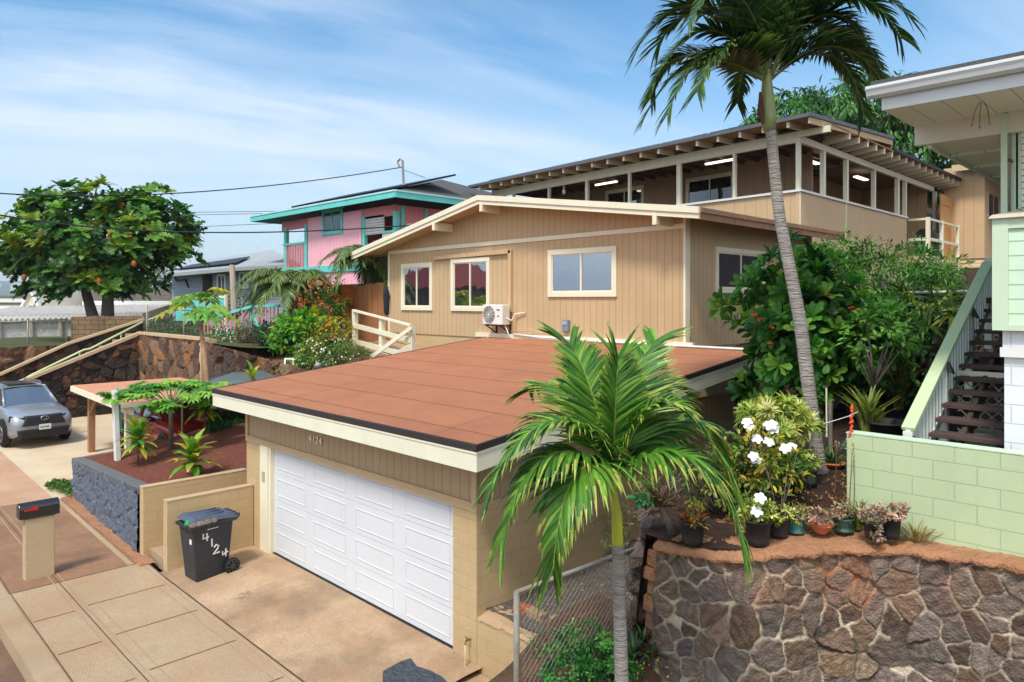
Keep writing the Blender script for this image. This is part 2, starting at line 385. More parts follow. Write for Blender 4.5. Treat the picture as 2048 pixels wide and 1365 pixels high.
def frond(P4, parent, mats, nl=34, Ll=.4, wd=.03, seed=1, g=1.0, pal=None, tipc=None, name='frond', start=.16, rr=.012, flat=.0, curl=.3):
    """pinnate palm frond along a bezier rachis, both leaflet rows; returns the frond object"""
    r = random.Random(seed); P4 = [Vector(p) for p in P4]; mb = MB()
    K = 22; pts = [bez(P4, i/K) for i in range(K+1)]
    stemc = tuple(pal[-1])
    mb.tube(pts, [rr*(1.3-1.1*i/K)+.001 for i in range(K+1)], 5, False, stemc)
    for i in range(nl):
        t = start+(1-start)*(i+.5)/nl
        p = bez(P4, t); tg = (bez(P4, min(1, t+.02))-bez(P4, max(0, t-.02))).normalized()
        sd = tg.cross(Vector((0, 0, 1)))
        if sd.length < .2: sd = tg.cross((P4[3]-P4[0]).normalized().cross(Vector((0, 0, 1))).normalized()+Vector((.01, .01, .3)))
        sd.normalize(); nn = sd.cross(tg).normalized()
        prof = math.sin(math.pi*min(1, .16+.84*t)**.8)**.6 if t < .93 else .72
        l = Ll*max(.35, prof)*r.uniform(.88, 1.1)
        for sgn in (-1, 1):
            an = math.radians(68-34*t+r.uniform(-7, 7))
            d = (sd*sgn*math.sin(an)+tg*math.cos(an)+nn*(.32+r.uniform(-.1, .1)-.2*t)).normalized()
            q = Vector(p); w = wd*r.uniform(.85, 1.1)*(.75+.5*prof)
            base = Vector(pal[r.randrange(len(pal)-1)])*r.uniform(.75, 1.3)
            row = []; ns = 5; tw = r.uniform(-.35, .35); dr = g*r.uniform(.7, 1.3)
            for k in range(ns+1):
                wv = d.cross(nn); wv = wv.normalized() if wv.length > .05 else sd
                ww = w*(.55, 1., 1., .8, .5, .04)[k]*.5
                x = (Matrix.Rotation(tw*k/ns, 3, d) @ wv)*ww
                row.append((q-x, q+nn*ww*.35, q+x))
                d = (d+Vector((0, 0, -1))*(.10+.22*k/ns)*dr+Vector((r.uniform(-1, 1), r.uniform(-1, 1), 0))*.03*curl).normalized(); q = q+d*l/ns
            vs = [a for tr in row for a in tr]; b = len(mb.v); mb.v += [tuple(a) for a in vs]
            for k in range(ns):
                for m_ in (0, 1):
                    mb.f.append([b+k*3+m_, b+k*3+m_+1, b+(k+1)*3+m_+1, b+(k+1)*3+m_])
                    c = base
                    if tipc is not None and ((k == ns-1 and r.random() < .75) or (k == ns-2 and r.random() < .12)): c = base.lerp(Vector(tipc), .3+.6*r.random())
                    mb.c.append(tuple(c))
    return meshobj(name, mb.v, mb.f, mats, parent, False, col=mb.c)
# ================================================================ materials
TAN = C(196,164,122); CRM = C(226,218,192); WHT = C(222,222,216)
m_side = M('tan_siding', C(191,163,125), groove=(.2,.012), var=.04, bump=.2, streak=.12, stain=C(174,144,106), stamt=.35, sts=.5)
m_side2 = M('tan_siding_upper', C(196,166,128), groove=(.4,.014), var=.04, bump=.2, streak=.1)
m_panel = M('tan_panel', C(198,168,130), var=.05, bump=.3, streak=.12)
m_found = M('tan_foundation', C(206,178,132), var=.05, bump=.4)
m_block = M('tan_block', C(212,184,138), var=.04, bump=.4, bs=90, brick=(.4,.2,.005,C(184,156,112),.35), stain=C(190,160,118), stamt=.3, sts=1.2)
m_header = M('shaded_header_siding', C(172,148,116), groove=(.2,.014), var=.04, bump=.2, streak=.1)  # tan siding greyed to carry the eave's shade in its colour
m_cream = M('cream_trim', CRM, var=.04, bump=.08, rough=.55, streak=.05)
m_fascia = M('cream_fascia', C(222,219,196), var=.05, bump=.12, rough=.5, stain=C(190,184,160), stamt=.3, sts=2, stlo=.55)
m_white = M('white_paint', WHT, var=.03, bump=.05, rough=.5)
m_door = M('white_door', C(206,209,213), var=.02, bump=.05, rough=.45, stain=C(192,192,190), stamt=.3, sts=1.1, stlo=.5, sthi=.8)
m_roof = M('red_roll_roofing', C(196,130,94), var=.08, bump=.5, bs=140, stain=C(176,112,80), stamt=.5, sts=.8, seams=(.95,4.6), rough=.95, speck=.15)
m_drip = M('dark_metal_edge', C(52,46,44), var=.1, rough=.5)
m_shing = M('grey_shingle', C(92,92,90), var=.15, bump=.5, lap=(.07,.012), rough=.95, speck=.2)
m_shbr = M('brown_grey_shingle', C(104,94,86), var=.15, bump=.5, lap=(.12,.02), rough=.95)
m_black = M('black_metal', C(28,29,31), var=.1, rough=.5)
m_conc = M('concrete', C(184,162,132), stain2=(C(168,130,96), .9, .45), var=.16, vs=1.2, stain=C(148,108,76), stamt=.7, sts=.6, stlo=.40, sthi=.72, bump=.35, bs=45, rough=.95, speck=.15)
m_drive = M('drive_concrete', C(184,156,126), var=.16, vs=1.4, stain=C(96,74,56), stamt=.55, sts=.75, stlo=.45, sthi=.68, bump=.35, bs=45, rough=.95, speck=.2, stain2=(C(172,132,98), 1.1, .5))
m_brownc = M('brown_concrete', C(152,116,88), stain2=(C(112,84,66), 1.6, .5), var=.16, vs=1.3, stain=C(124,94,74), stamt=.6, sts=1.1, bump=.35, bs=45, rough=.95, speck=.2)
m_lconc = M('light_concrete', C(196,178,150), var=.08, vs=1.0, stain=C(166,138,108), stamt=.5, sts=.6, bump=.2, rough=.95)
m_curb = M('curb_concrete', C(178,154,124), var=.12, vs=2, stain=C(150,110,78), stamt=.55, sts=1.0, bump=.35, rough=.95)
m_joint = M('joint_line', C(96,74,56), var=.2, rough=1)
m_joint2 = M('tooled_joint_edge', C(158,136,112), var=.15, rough=1)
m_apron = M('apron_concrete', C(182,146,118), var=.14, vs=.8, stain=C(150,112,84), stamt=.6, sts=.5, bump=.3, rough=.95)
m_road = M('asphalt', C(140,108,88), var=.2, vs=2, bump=.6, bs=80, rough=.95, speck=.3, stain=C(90,74,64), stamt=.5)
m_soil = M('red_cinder', C(134,76,58), var=.4, vs=16, bump=1.4, bs=30, rough=1, speck=.3, stain=C(88,48,38), stamt=.6, sts=18)
m_earth = M('red_earth_bank', C(136,92,66), var=.35, vs=4, bump=1.6, bs=14, rough=1, speck=.3, stain=C(92,60,44), stamt=.7, sts=2)
m_dirt = M('brown_dirt', C(96,72,56), var=.3, vs=5, bump=1.6, bs=26, rough=1, speck=.35, stain=C(128,92,66), stamt=.6, sts=2.2)
m_ddirt = M('dark_soil', C(66,46,36), var=.35, vs=6, bump=1.8, bs=24, rough=1, speck=.4, stain=C(96,62,42), stamt=.6, sts=2.2)
m_gravel = M('grey_gravel', C(112,104,98), var=.4, vs=16, bump=2.0, bs=34, rough=1, speck=.4, stain=C(132,118,106), stamt=.5, sts=3)
m_grass = M('dry_grass', C(86,98,52), var=.35, vs=8, bump=1.5, bs=40, rough=1, stain=C(140,92,58), stamt=.7, sts=.8)
m_land = M('lowland', C(84,92,66), var=.3, vs=.02, bump=0, rough=1, stain=C(120,112,96), stamt=.6, sts=.01)
m_greyw = M('grey_painted_stone', C(74,80,88), var=.15, bump=2.4, bs=11, rough=.8, stain=C(58,62,70), stamt=.5, sts=5)
m_greytop = M('grey_painted_cap', C(106,108,110), var=.12, bump=.4, rough=.85, stain=C(84,86,90), stamt=.4, sts=3)
m_ledge = M('red_stained_concrete', C(172,124,90), var=.16, vs=4, bump=1.0, bs=18, rough=.95, stain=C(150,98,64), stamt=.6, sts=2.2, speck=.2)
m_rub = attrmat('lava_rock', bump=1.1, bs=42)
m_mint = M('mint_siding', C(190,212,186), lap=(.15,.012), var=.03, bump=.06, rough=.6)
m_mintp = M('mint_trim', C(194,212,184), var=.03, bump=.1, rough=.6)
m_mintb = M('mint_block', C(182,196,156), var=.05, streak=.12, bump=.18, bs=80, brick=(.4,.2,.005,C(166,184,148),.6), stain=C(172,190,142), stamt=.35, sts=1)
m_mintcap = M('mint_rail_cap', C(186,204,158), var=.06, bump=.3, rough=.7, stain=C(160,172,130), stamt=.4, sts=3)
m_railgrey = M('pale_grey_green_rail', C(206,212,202), var=.05, bump=.15, rough=.7)
m_wblock = M('white_block', C(226,228,230), var=.03, bump=.25, bs=80, brick=(.4,.2,.006,C(188,190,194),.5))
m_soffit = M('white_soffit', C(226,220,206), groove=(.3,.012), var=.04, rough=.7)
m_soffit2 = M('grey_soffit', C(216,208,194), var=.05, rough=.7)
m_gutter = M('white_gutter', C(212,214,216), var=.04, rough=.4, bump=.05)
m_tread = M('brown_tread', C(104,82,76), var=.2, vs=4, bump=.4, stretch=(1,6,6), rough=.85, stain=C(112,94,86), stamt=.4, sts=2)
m_wood = M('redwood_fence', C(200,134,84), var=.25, vs=2, stretch=(5,5,.6), bump=.5, groove=(.14,.014), stain=C(160,98,58), stamt=.5, sts=2)
m_wood2 = M('new_cedar', C(232,176,106), var=.2, vs=2, stretch=(6,6,.6), bump=.4, groove=(.14,.012), stain=C(176,112,58), stamt=.5, sts=2)
m_post = M('weathered_wood', C(176,132,96), var=.2, vs=3, stretch=(4,4,.6), bump=.4, stain=C(140,96,66), stamt=.5, sts=2)
m_greywood = M('grey_wood', C(150,140,130), var=.25, vs=3, stretch=(4,4,.8), bump=.5)
m_steel = M('galvanised_steel', C(150,148,142), var=.15, rough=.5, metallic=.5, bump=.1, stain=C(140,116,92), stamt=.5, sts=6)
m_rust = M('rusty_pipe', C(128,98,72), var=.3, vs=8, rough=.8, bump=.4, stain=C(150,88,52), stamt=.6, sts=6)
m_wire = M('fence_wire', C(128,120,110), var=.2, vs=12, rough=.5, metallic=.3)
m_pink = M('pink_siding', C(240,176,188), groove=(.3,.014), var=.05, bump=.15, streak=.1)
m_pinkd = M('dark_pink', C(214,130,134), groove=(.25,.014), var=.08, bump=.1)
m_teal = M('teal_trim', C(104,200,192), var=.08, bump=.1, rough=.6, streak=.15)
m_tealw = M('teal_boards', C(60,182,168), var=.12, groove=(.15,.02), rough=.6)
m_blueg = M('blue_grey_siding', C(140,150,162), lap=(.15,.015), var=.05)
m_glass = glassmat('window_glass', .42)
m_glassd = glassmat('dark_window_glass', .06, (.010,.010,.010))
m_glassm = glassmat('screened_glass', .12, (.03,.032,.034), .12)
m_solar = glassmat('solar_panel', .02, (.006,.007,.011), .3)
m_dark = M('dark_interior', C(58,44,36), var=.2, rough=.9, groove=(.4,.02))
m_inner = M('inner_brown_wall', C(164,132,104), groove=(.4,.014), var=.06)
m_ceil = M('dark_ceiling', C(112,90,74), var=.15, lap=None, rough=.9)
m_lamp = emitmat('lit_tube', (1.,.93,.8), 1.6)
m_leaf = leafmat('foliage', .45, .3)
m_palm = leafmat('palm_leaf', .38, .22)
m_bark = M('grey_bark', C(130,122,112), var=.2, vs=5, stretch=(1,1,3), bump=.8, bs=24, stain=C(98,88,80), stamt=.5, sts=7, rough=.95)
m_ptrunk = M('ringed_palm_trunk', C(176,168,162), var=.14, vs=6, stretch=(.8,.8,6), bump=1.2, bs=7, rough=.95, stain=C(120,108,98), stamt=.6, sts=2, stlo=.45, speck=.2)
m_shaft = M('green_crownshaft', C(176,186,58), var=.15, vs=5, stretch=(4,4,.7), rough=.4, bump=.1, stain=C(186,176,60), stamt=.6, sts=4)
m_shaft2 = M('pale_crownshaft', C(134,146,92), var=.15, vs=5, stretch=(4,4,.7), rough=.4, bump=.1, stain=C(164,160,110), stamt=.6, sts=4)
m_sheath = M('brown_sheath', C(112,74,52), var=.3, vs=9, rough=.9, bump=.8)
m_bin = M('charcoal_plastic', C(46,48,52), var=.15, vs=3, rough=.55, bump=.15, stain=C(66,68,70), stamt=.5, sts=2.5, streak=.2)
m_binlid = M('slate_plastic', C(72,82,98), var=.1, rough=.5, bump=.1, stain=C(96,102,112), stamt=.4, sts=5)
m_rubber = M('tyre_rubber', C(26,26,27), var=.1, rough=.85)
m_rim = M('alloy_rim', C(140,142,146), metallic=.6, rough=.35, var=.05)
m_mail = M('black_enamel', C(28,28,30), var=.05, rough=.25, coat=.5)
m_red = M('red_enamel', C(196,32,22), var=.05, rough=.4)
m_stucco = M('beige_stucco', C(216,188,150), var=.05, bump=.7, bs=70, stain=C(196,164,124), stamt=.4, sts=3)
m_silver = M('silver_car_paint', C(150,155,162), var=.02, rough=.34, metallic=.4, coat=.8, bump=0)
m_redcar = M('red_car_paint', C(150,24,18), var=.02, rough=.25, coat=.8, bump=0)
m_plast = M('black_car_plastic', C(30,31,33), var=.05, rough=.6, bump=.05)
m_carglass = glassmat('car_glass', .10, (.07,.075,.075), .06)
m_light = M('headlight', C(228,232,238), rough=.1, metallic=.3, coat=1, bump=0)
m_potb = M('black_pot', C(40,41,44), var=.1, rough=.55, bump=.1, stain=C(70,62,54), stamt=.4, sts=5)
m_pott = M('teal_glazed_pot', C(52,120,122), var=.15, rough=.3, coat=.4, bump=.05, stain=C(110,140,110), stamt=.4, sts=7)
m_potr = M('terracotta_pot', C(188,104,66), var=.1, rough=.85, bump=.2, stain=C(206,150,112), stamt=.4, sts=6)
m_potg = M('dark_green_pot', C(54,84,76), var=.12, rough=.5)
m_poty = M('yellow_pot', C(214,172,24), var=.1, rough=.5)
m_ac = M('ac_white', C(222,220,212), var=.04, rough=.45, stain=C(180,164,142), stamt=.4, sts=5, stlo=.55)
m_petal = M('white_petal', C(214,214,212), var=.03, rough=.6)
m_tarp = M('grey_green_tarp', C(84,94,92), var=.12, rough=.8, bump=.5, bs=8)
m_redroof = M('maroon_roof', C(120,34,34), var=.1, rough=.8)
m_rroof = M('orange_roof', C(196,138,108), var=.12, rough=.95, bump=.3, bs=30)
m_corr = M('white_corrugated', C(206,202,194), var=.06, rough=.6, stain=C(150,140,128), stamt=.5, sts=1.5)
m_fibre = M('cream_render', C(206,196,176), var=.08, rough=.9)

def gz(x, y=0): return -.10+.030*max(0, -14-x)
# ================================================================ camera, light, sky
cam = bpy.data.cameras.new('camera'); co = bpy.data.objects.new('camera', cam); COL.objects.link(co); S.camera = co
cam.sensor_width = 36; cam.lens = 36*F/2048; cam.shift_y = -(682.5-HZ)/2048; cam.clip_end = 20000; cam.clip_start = .05
co.location = (0, 0, CZ); co.rotation_euler = (math.radians(90), 0, math.radians(45))
sd = Vector((.16, -.50, .85)).normalized()
sun = bpy.data.lights.new('sun', 'SUN'); so = bpy.data.objects.new('sun', sun); COL.objects.link(so)
sun.energy = 2.4; sun.angle = math.radians(11); sun.color = (1, .95, .87); so.rotation_euler = sd.to_track_quat('Z', 'Y').to_euler(); so.location = (0, 0, 30)
w = bpy.data.worlds.new('World'); S.world = w; w.use_nodes = True; nt = w.node_tree; nt.nodes.clear()
class WN(NT):
    def __init__(s): s.t = nt
k = WN(); out = k.n('ShaderNodeOutputWorld')
sky = k.n('ShaderNodeTexSky', _sky_type='NISHITA'); sky.sun_disc = False; sky.sun_elevation = math.asin(sd.z); sky.sun_rotation = math.atan2(sd.x, sd.y)
sky.altitude = 50; sky.air_density = 1.25; sky.dust_density = .6; sky.ozone_density = 2.2
tc = k.n('ShaderNodeTexCoord'); G = tc.outputs['Generated']
sx = k.n('ShaderNodeSeparateXYZ', Vector=G)
zz = k.mth('ADD', k.mth('MAXIMUM', sx.outputs[2], 0.), .22)
u_ = k.mth('DIVIDE', k.mth('ADD', k.mth('MULTIPLY', sx.outputs[0], Q), k.mth('MULTIPLY', sx.outputs[1], Q)), zz)
v_ = k.mth('DIVIDE', k.mth('ADD', k.mth('MULTIPLY', sx.outputs[0], -Q), k.mth('MULTIPLY', sx.outputs[1], Q)), zz)
CLZ = 5.7
# rotate wisps so they run down to the right
th = math.radians(28)
uu = k.mth('ADD', k.mth('MULTIPLY', u_, math.cos(th)), k.mth('MULTIPLY', v_, math.sin(th)))
vv = k.mth('ADD', k.mth('MULTIPLY', u_, -math.sin(th)), k.mth('MULTIPLY', v_, math.cos(th)))
cv = k.n('ShaderNodeCombineXYZ', X=k.mth('MULTIPLY', uu, .45), Y=k.mth('MULTIPLY', vv, 1.7), Z=CLZ).outputs[0]
wob = k.n('ShaderNodeTexNoise', Vector=cv, Scale=.9, Detail=3.0)
cv2 = k.n('ShaderNodeVectorMath', _operation='ADD', i0=cv, i1=k.n('ShaderNodeVectorMath', _operation='SCALE', i0=wob.outputs['Color'], Scale=.9).outputs[0]).outputs[0]
n1 = k.noise(cv2, 1.15, 9, .62); n2 = k.noise(cv2, .45, 4, .5)
cl = k.mth('MULTIPLY', k.ramp(n1, .40, .64), k.ramp(n2, .34, .56))
# the sky towards the street (behind the camera) is cloudy, made brighter and thicker to fill the front walls
fwd = k.mth('ADD', k.mth('MULTIPLY', sx.outputs[0], -Q), k.mth('MULTIPLY', sx.outputs[1], Q))
back = k.ramp(fwd, .15, -.45)
n4 = k.noise(k.n('ShaderNodeVectorMath', _operation='SCALE', i0=G, Scale=2.2).outputs[0], 1.0, 7, .6)
backc = k.mth('MULTIPLY', back, k.mth('ADD', .45, k.mth('MULTIPLY', k.ramp(n4, .35, .65), .5)))
n3 = k.noise(k.n('ShaderNodeCombineXYZ', X=k.mth('MULTIPLY', u_, .5), Y=k.mth('MULTIPLY', v_, .8), Z=9.1).outputs[0], 1.0, 6, .6)
low = k.mth('MULTIPLY', k.mth('ADD', .35, k.mth('MULTIPLY', k.ramp(n3, .3, .75), .65)), k.ramp(sx.outputs[2], .34, .0))
cl = k.mth('MINIMUM', k.mth('ADD', k.mth('MULTIPLY', cl, .88), k.mth('MULTIPLY', low, .42)), .9)
hs = k.n('ShaderNodeHueSaturation', Saturation=1.15, Value=.68, Color=k.mix(1.0, sky.outputs[0], (.84, 1.02, 1.08), 'MULTIPLY'))
mixc = k.mix(cl, hs.outputs[0], (3.55, 4.0, 4.6))
mixc = k.mix(k.mth('MULTIPLY', k.ramp(sx.outputs[2], .30, .0), .55), mixc, (3.0, 3.55, 4.4))
mixc = k.mix(backc, mixc, (7.0, 7.2, 7.6))
bg = k.n('ShaderNodeBackground', Color=mixc, Strength=.15); nt.links.new(bg.outputs[0], out.inputs[0])
S.view_settings.view_transform = 'Standard'; S.view_settings.look = 'None'; S.view_settings.exposure = .74; S.view_settings.gamma = 1
S.render.engine = 'CYCLES'; S.cycles.max_bounces = 6; S.cycles.transparent_max_bounces = 6

# ================================================================ ground
struct(sheet('ground', lambda x, y: -.42, -6000, 6000, -6000, 6000, 2, 2, m_land))
struct(sheet('road', lambda x, y: gz(x)-.17, -60, 12, -9, 2.3, 60, 2, m_road))
def curb():
    mb = MB(); n = 40
    for i in range(n):
        a, b = -60+72*i/n, -60+72*(i+1)/n
        mb.hexa([(a, 2.25, gz(a)-.4), (b, 2.25, gz(b)-.4), (b, 2.62, gz(b)-.4), (a, 2.62, gz(a)-.4), (a, 2.30, gz(a)+.006), (b, 2.30, gz(b)+.006), (b, 2.62, gz(b)+.006), (a, 2.62, gz(a)+.006)])
    return struct(mb.build('kerb', m_curb))
curb()
struct(sheet('sidewalk', lambda x, y: gz(x), -15.1, -2, 2.6, 4.86, 12, 2, m_conc))
struct(sheet('verge', lambda x, y: gz(x), -20.9, -15.12, 2.6, 4.92, 12, 2, m_brownc))
struct(sheet('driveway', lambda x, y: -.10+.10*min(1, (y-4.9)/1.5), -14.4, -7.3, 4.89, 6.9, 8, 4, m_drive))
struct(sheet('driveway_apron', lambda x, y: gz(x)-.002, -60, -20.9, 2.6, 5.6, 30, 3, m_apron))
struct(sheet('neighbour_driveway', lambda x, y: gz(x)+.006, -33, -20.7, 4.55, 13, 20, 8, m_lconc))
def strips(name, segs, mat, wd, dz=.005):
    mb = MB()
    for (x0, y0, x1, y1) in segs:
        n = 14; d = Vector((x1-x0, y1-y0, 0)).normalized(); s = Vector((-d.y, d.x, 0))*wd/2
        for i in range(n):
            a = Vector((x0+(x1-x0)*i/n, y0+(y1-y0)*i/n, 0)); b = Vector((x0+(x1-x0)*(i+1)/n, y0+(y1-y0)*(i+1)/n, 0))
            j = lambda p: Vector((p.x+random.uniform(-.003, .003), p.y+random.uniform(-.003, .003), gz(p.x)+dz))
            mb.add([j(a-s), j(b-s), j(b+s), j(a+s)], [(0, 1, 2, 3)])
    return struct(mb.build(name, mat))
jx = [-13.7+1.5*i for i in range(0, 7)]
strips('tooled_border', [(-60, 3.30, -3, 3.30), (-60, 3.46, -3, 3.46), (-15.0, 4.78, -3, 4.78)]+[(-13.7, 3.62, -3, 3.62), (-13.7, 4.62, -3, 4.62)], m_joint2, .02, .004)
strips('sidewalk_joint', [(-60, 3.38, -3, 3.38), (-60, 2.65, -3, 2.65), (-15.1, 4.87, -7.6, 4.87), (-15.1, 2.7, -15.1, 4.85), (-20.9, 2.7, -20.9, 4.8)]+[(x, 3.5, x, 4.74) for x in jx]+[(x+.1, 2.7, x+.1, 3.28) for x in jx], m_joint, .018, .006)
strips('pale_kerb_edging', [(-20.8, 4.60, -15.1, 4.60)], m_conc, .10, .006)
# red dirt seam along the grey wall
struct(sheet('dirt_strip', lambda x, y: gz(x)+.012, -20.8, -14.9, 4.70, 4.99, 20, 1, m_ledge))

# planter bed of red cinder
def zsoil(x, y): return 1.05+max(0, y-5)*.13+.025*math.sin(x*3)*math.sin(y*4)
struct(sheet('cinder_bed', zsoil, -20.5, -15.5, 5.05, 12.0, 40, 50, m_soil))
struct(sheet('side_yard', lambda x, y: 1.3+max(0, y-6.5)*.22, -20.0, -14.8, 9.5, 14.6, 12, 12, m_soil))
# alley gravel, front bed, terrace
struct(sheet('alley_gravel', lambda x, y: .72+.03*math.sin(x*5)*math.sin(y*4)+max(0, y-9)*.04, -7.43, -4.6, 6.9, 14.4, 30, 60, m_gravel))
def zbed(x, y):
    t = max(0, min(1, (y-4.2)/2.8)); w_ = max(0, min(1, (-3.7-x)/.8))
    return .25+t*(.30+.60*w_)+.03*math.sin(x*6)*math.sin(y*5)
struct(sheet('front_bed', zbed, -6.0, 3, 4.6, 7.6, 60, 40, m_dirt))
struct(sheet('driveway_side', lambda x, y: -.09, -7.6, -5.9, 4.87, 6.71, 4, 4, m_drive))
TX = [(-4.75, 6.9), (-5.3, 8), (-5.8, 10), (-6.3, 14.3)]
def txl(y): return float(np.interp(y, [6.7, 8, 10, 14.3], [-4.62, -5.2, -5.6, -6.2]))
def zter(x, y): return 2.42+max(0, y-8.0)*.13+.02*math.sin(x*7)*math.sin(y*6)
def terrace():
    v = []; f = []; ny, nx = 60, 50
    for j in range(ny+1):
        y = 6.85+(15-6.85)*j/ny; x0 = txl(y); x1 = float(np.interp(y, [6.75, 6.82, 6.9, 7.09, 7.36, 7.65, 7.99, 8.4, 8.5], [-4.5, -4.17, -3.8, -3.55, -3.35, -3.1, -2.76, -2.5, 4.2]))-.14
        for i in range(nx+1):
            x = x0+(x1-x0)*i/nx
            v.append((x, y, zter(x, y)))
    for j in range(ny):
        for i in range(nx): a = j*(nx+1)+i; f.append([a, a+1, a+nx+2, a+nx+1])
    b = len(v)   # bank down to the alley
    for j in range(ny+1):
        y = 6.85+(15-6.85)*j/ny; x0 = txl(y)
        v.append((x0, y, zter(x0, y))); v.append((x0-.12, y, 1.6)); v.append((x0-.2, y, .6))
    for j in range(ny):
        for q in range(2): a = b+j*3+q; f.append([a, a+3, a+4, a+1])
    return struct(meshobj('terrace', v, f, m_ddirt, None, True))
terrace()
# hillside: under the houses, up to the ridge
def zh(x, y):
    t = min(1, max(0, (x+26)/8)); t = t*t*(3-2*t)
    right = 3.75+max(0, y-14.6)*.10+max(0, y-34)*.16
    left = 3.6+max(0, y-20)*.004
    q = min(1, max(0, (y-44)/40))
    return (left*(1-t)+right*t)*(1-0*q)
struct(sheet('hillside', lambda x, y: zh(x, y) if y > 14.9 else zh(x, y)-.05, -22, 40, 14.7, 110, 60, 60, m_ddirt))
struct(sheet('left_yard', lambda x, y: 3.55+.03*math.sin(x)*math.sin(y) if x > -50 else 3.55-(-50-x)*.12, -90, -21.9, 10.4, 75, 60, 50, m_grass))
struct(sheet('upper_lawn', lambda x, y: 3.17+.04*math.sin(x), -60, -34.75, -8, 10.6, 20, 20, m_grass))
# far hills with city
def hills():
    v = []; n = 120; a0 = math.radians(92); a1 = math.radians(190)
    for i in range(n+1):
        a = a0+(a1-a0)*i/n
        e = 60+34*math.sin(a*5.1+.5)+22*math.sin(a*13)+7*math.sin(a*31)
        for (R_, h) in ((1900, 0), (2300, .22), (3000, .62), (3600, 1.0), (4200, .8)):
            v.append((math.cos(a)*R_, math.sin(a)*R_, -1+(e*h*1.15+ (2.5*math.sin(a*57+R_) if h else 0))))
    f = [[i*5+q, i*5+q+1, (i+1)*5+q+1, (i+1)*5+q] for i in range(n) for q in range(4)]
    m = M('far_hills', C(78,98,74), var=.3, vs=.004, bump=0, rough=1, stain=C(112,112,92), stamt=.6, sts=.006)
    struct(meshobj('hills', v, f, m, None, True))
    mb = MB(); r = random.Random(4)
    for i in range(420):
        a = a0+(a1-a0)*(.30+.6*r.random()); R_ = 1900+1400*r.random()**1.3
        e = 60+34*math.sin(a*5.1+.5)+22*math.sin(a*13)
        h = np.interp(R_, [1900, 2300, 3000, 3600], [0, .22, .62, 1])*e*1.1
        x, y = math.cos(a)*R_, math.sin(a)*R_; s = r.uniform(5, 12); hh = r.uniform(4, 9) if r.random() < .9 else r.uniform(14, 34)
        mb.box(x-s, x+s, y-s, y+s, h-8, h+hh)
    o = mb.build('distant_town', M('far_walls', C(216,212,204), var=.1, bump=0)); o['kind'] = 'stuff'
    tagp(o, 'pale scatter of distant town houses spread over the hills at the far left', 'town')
hills()

mb = MB(); r_ = random.Random(12); c0 = onZ(492, 1195, -.09)
for i in range(16):
    a_ = r_.uniform(-.5, .5); p = c0+Vector((r_.uniform(-.14, .14), r_.uniform(-.14, .14), 0)); d_ = Vector((math.cos(.8+a_), math.sin(.8+a_), 0))*r_.uniform(.04, .13); s_ = Vector((-d_.y, d_.x, 0)).normalized()*r_.uniform(.006, .014)
    mb.add([p-d_, p-d_*.2-s_, p+d_, p+d_*.1+s_], [(0, 1, 2, 3)])
for v in range(len(mb.v)): x, y, z = mb.v[v]; mb.v[v] = (x, y, -.10+.10*min(1, (y-4.9)/1.5)+.006+.00002*v)
struct(mb.build('paint_splash', m_curb))

hz_m = NT('air_haze'); pv = hz_m.n('ShaderNodeVolumePrincipled', Density=.00022); pv.inputs['Color'].default_value = (.80, .88, 1, 1); pv.inputs['Anisotropy'].default_value = .2
hz_m.t.links.new(pv.outputs[0], hz_m.out.inputs['Volume'])
hz = MB().box(-4900, 4900, -4900, 4900, -1.6, 190).build('haze', hz_m.m); hz['kind'] = 'stuff'; tagp(hz, 'pale blue sea air haze softening the far hills', 'haze')
# ================================================================ GARAGE
GY = 6.72
g = thing('garage', 'tan block garage with a wide white door and red-brown roll roof in front', 'garage', (-11, GY, 0))
MB().box(-14.65, -13.66, GY, GY+.2, -.3, 2.16).build('front_pier', m_block, g); MB().box(-7.93, -7.42, GY, GY+.2, -.3, 2.16).build('front_pier', m_block, g)
MB().box(-7.62, -7.42, GY+.2, 14.2, -.3, 2.16).build('side_wall', m_block, g); MB().box(-14.65, -14.45, GY+.2, 14.2, -.3, 2.16).build('side_wall', m_block, g)
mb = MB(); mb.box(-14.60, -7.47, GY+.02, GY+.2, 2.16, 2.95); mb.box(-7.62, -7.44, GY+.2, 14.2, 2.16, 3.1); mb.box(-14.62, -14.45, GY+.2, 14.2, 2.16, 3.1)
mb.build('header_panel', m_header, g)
mb = MB(); mb.box(-14.66, -7.41, GY-.022, GY+.01, 2.13, 2.25)
for x in (-14.66, -7.50): mb.box(x, x+.09, GY-.024, GY+.01, 2.25, 2.95)
mb.box(-7.44, -7.405, GY-.02, 14.1, 2.12, 2.24)
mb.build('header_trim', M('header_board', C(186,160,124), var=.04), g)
mb = MB(); mb.box(-13.98, -13.64, GY-.03, GY+.10, -.05, 2.13); mb.box(-13.64, -13.58, GY+.0, GY+.12, -.05, 2.13)
mb.build('door_jamb', m_cream, g)
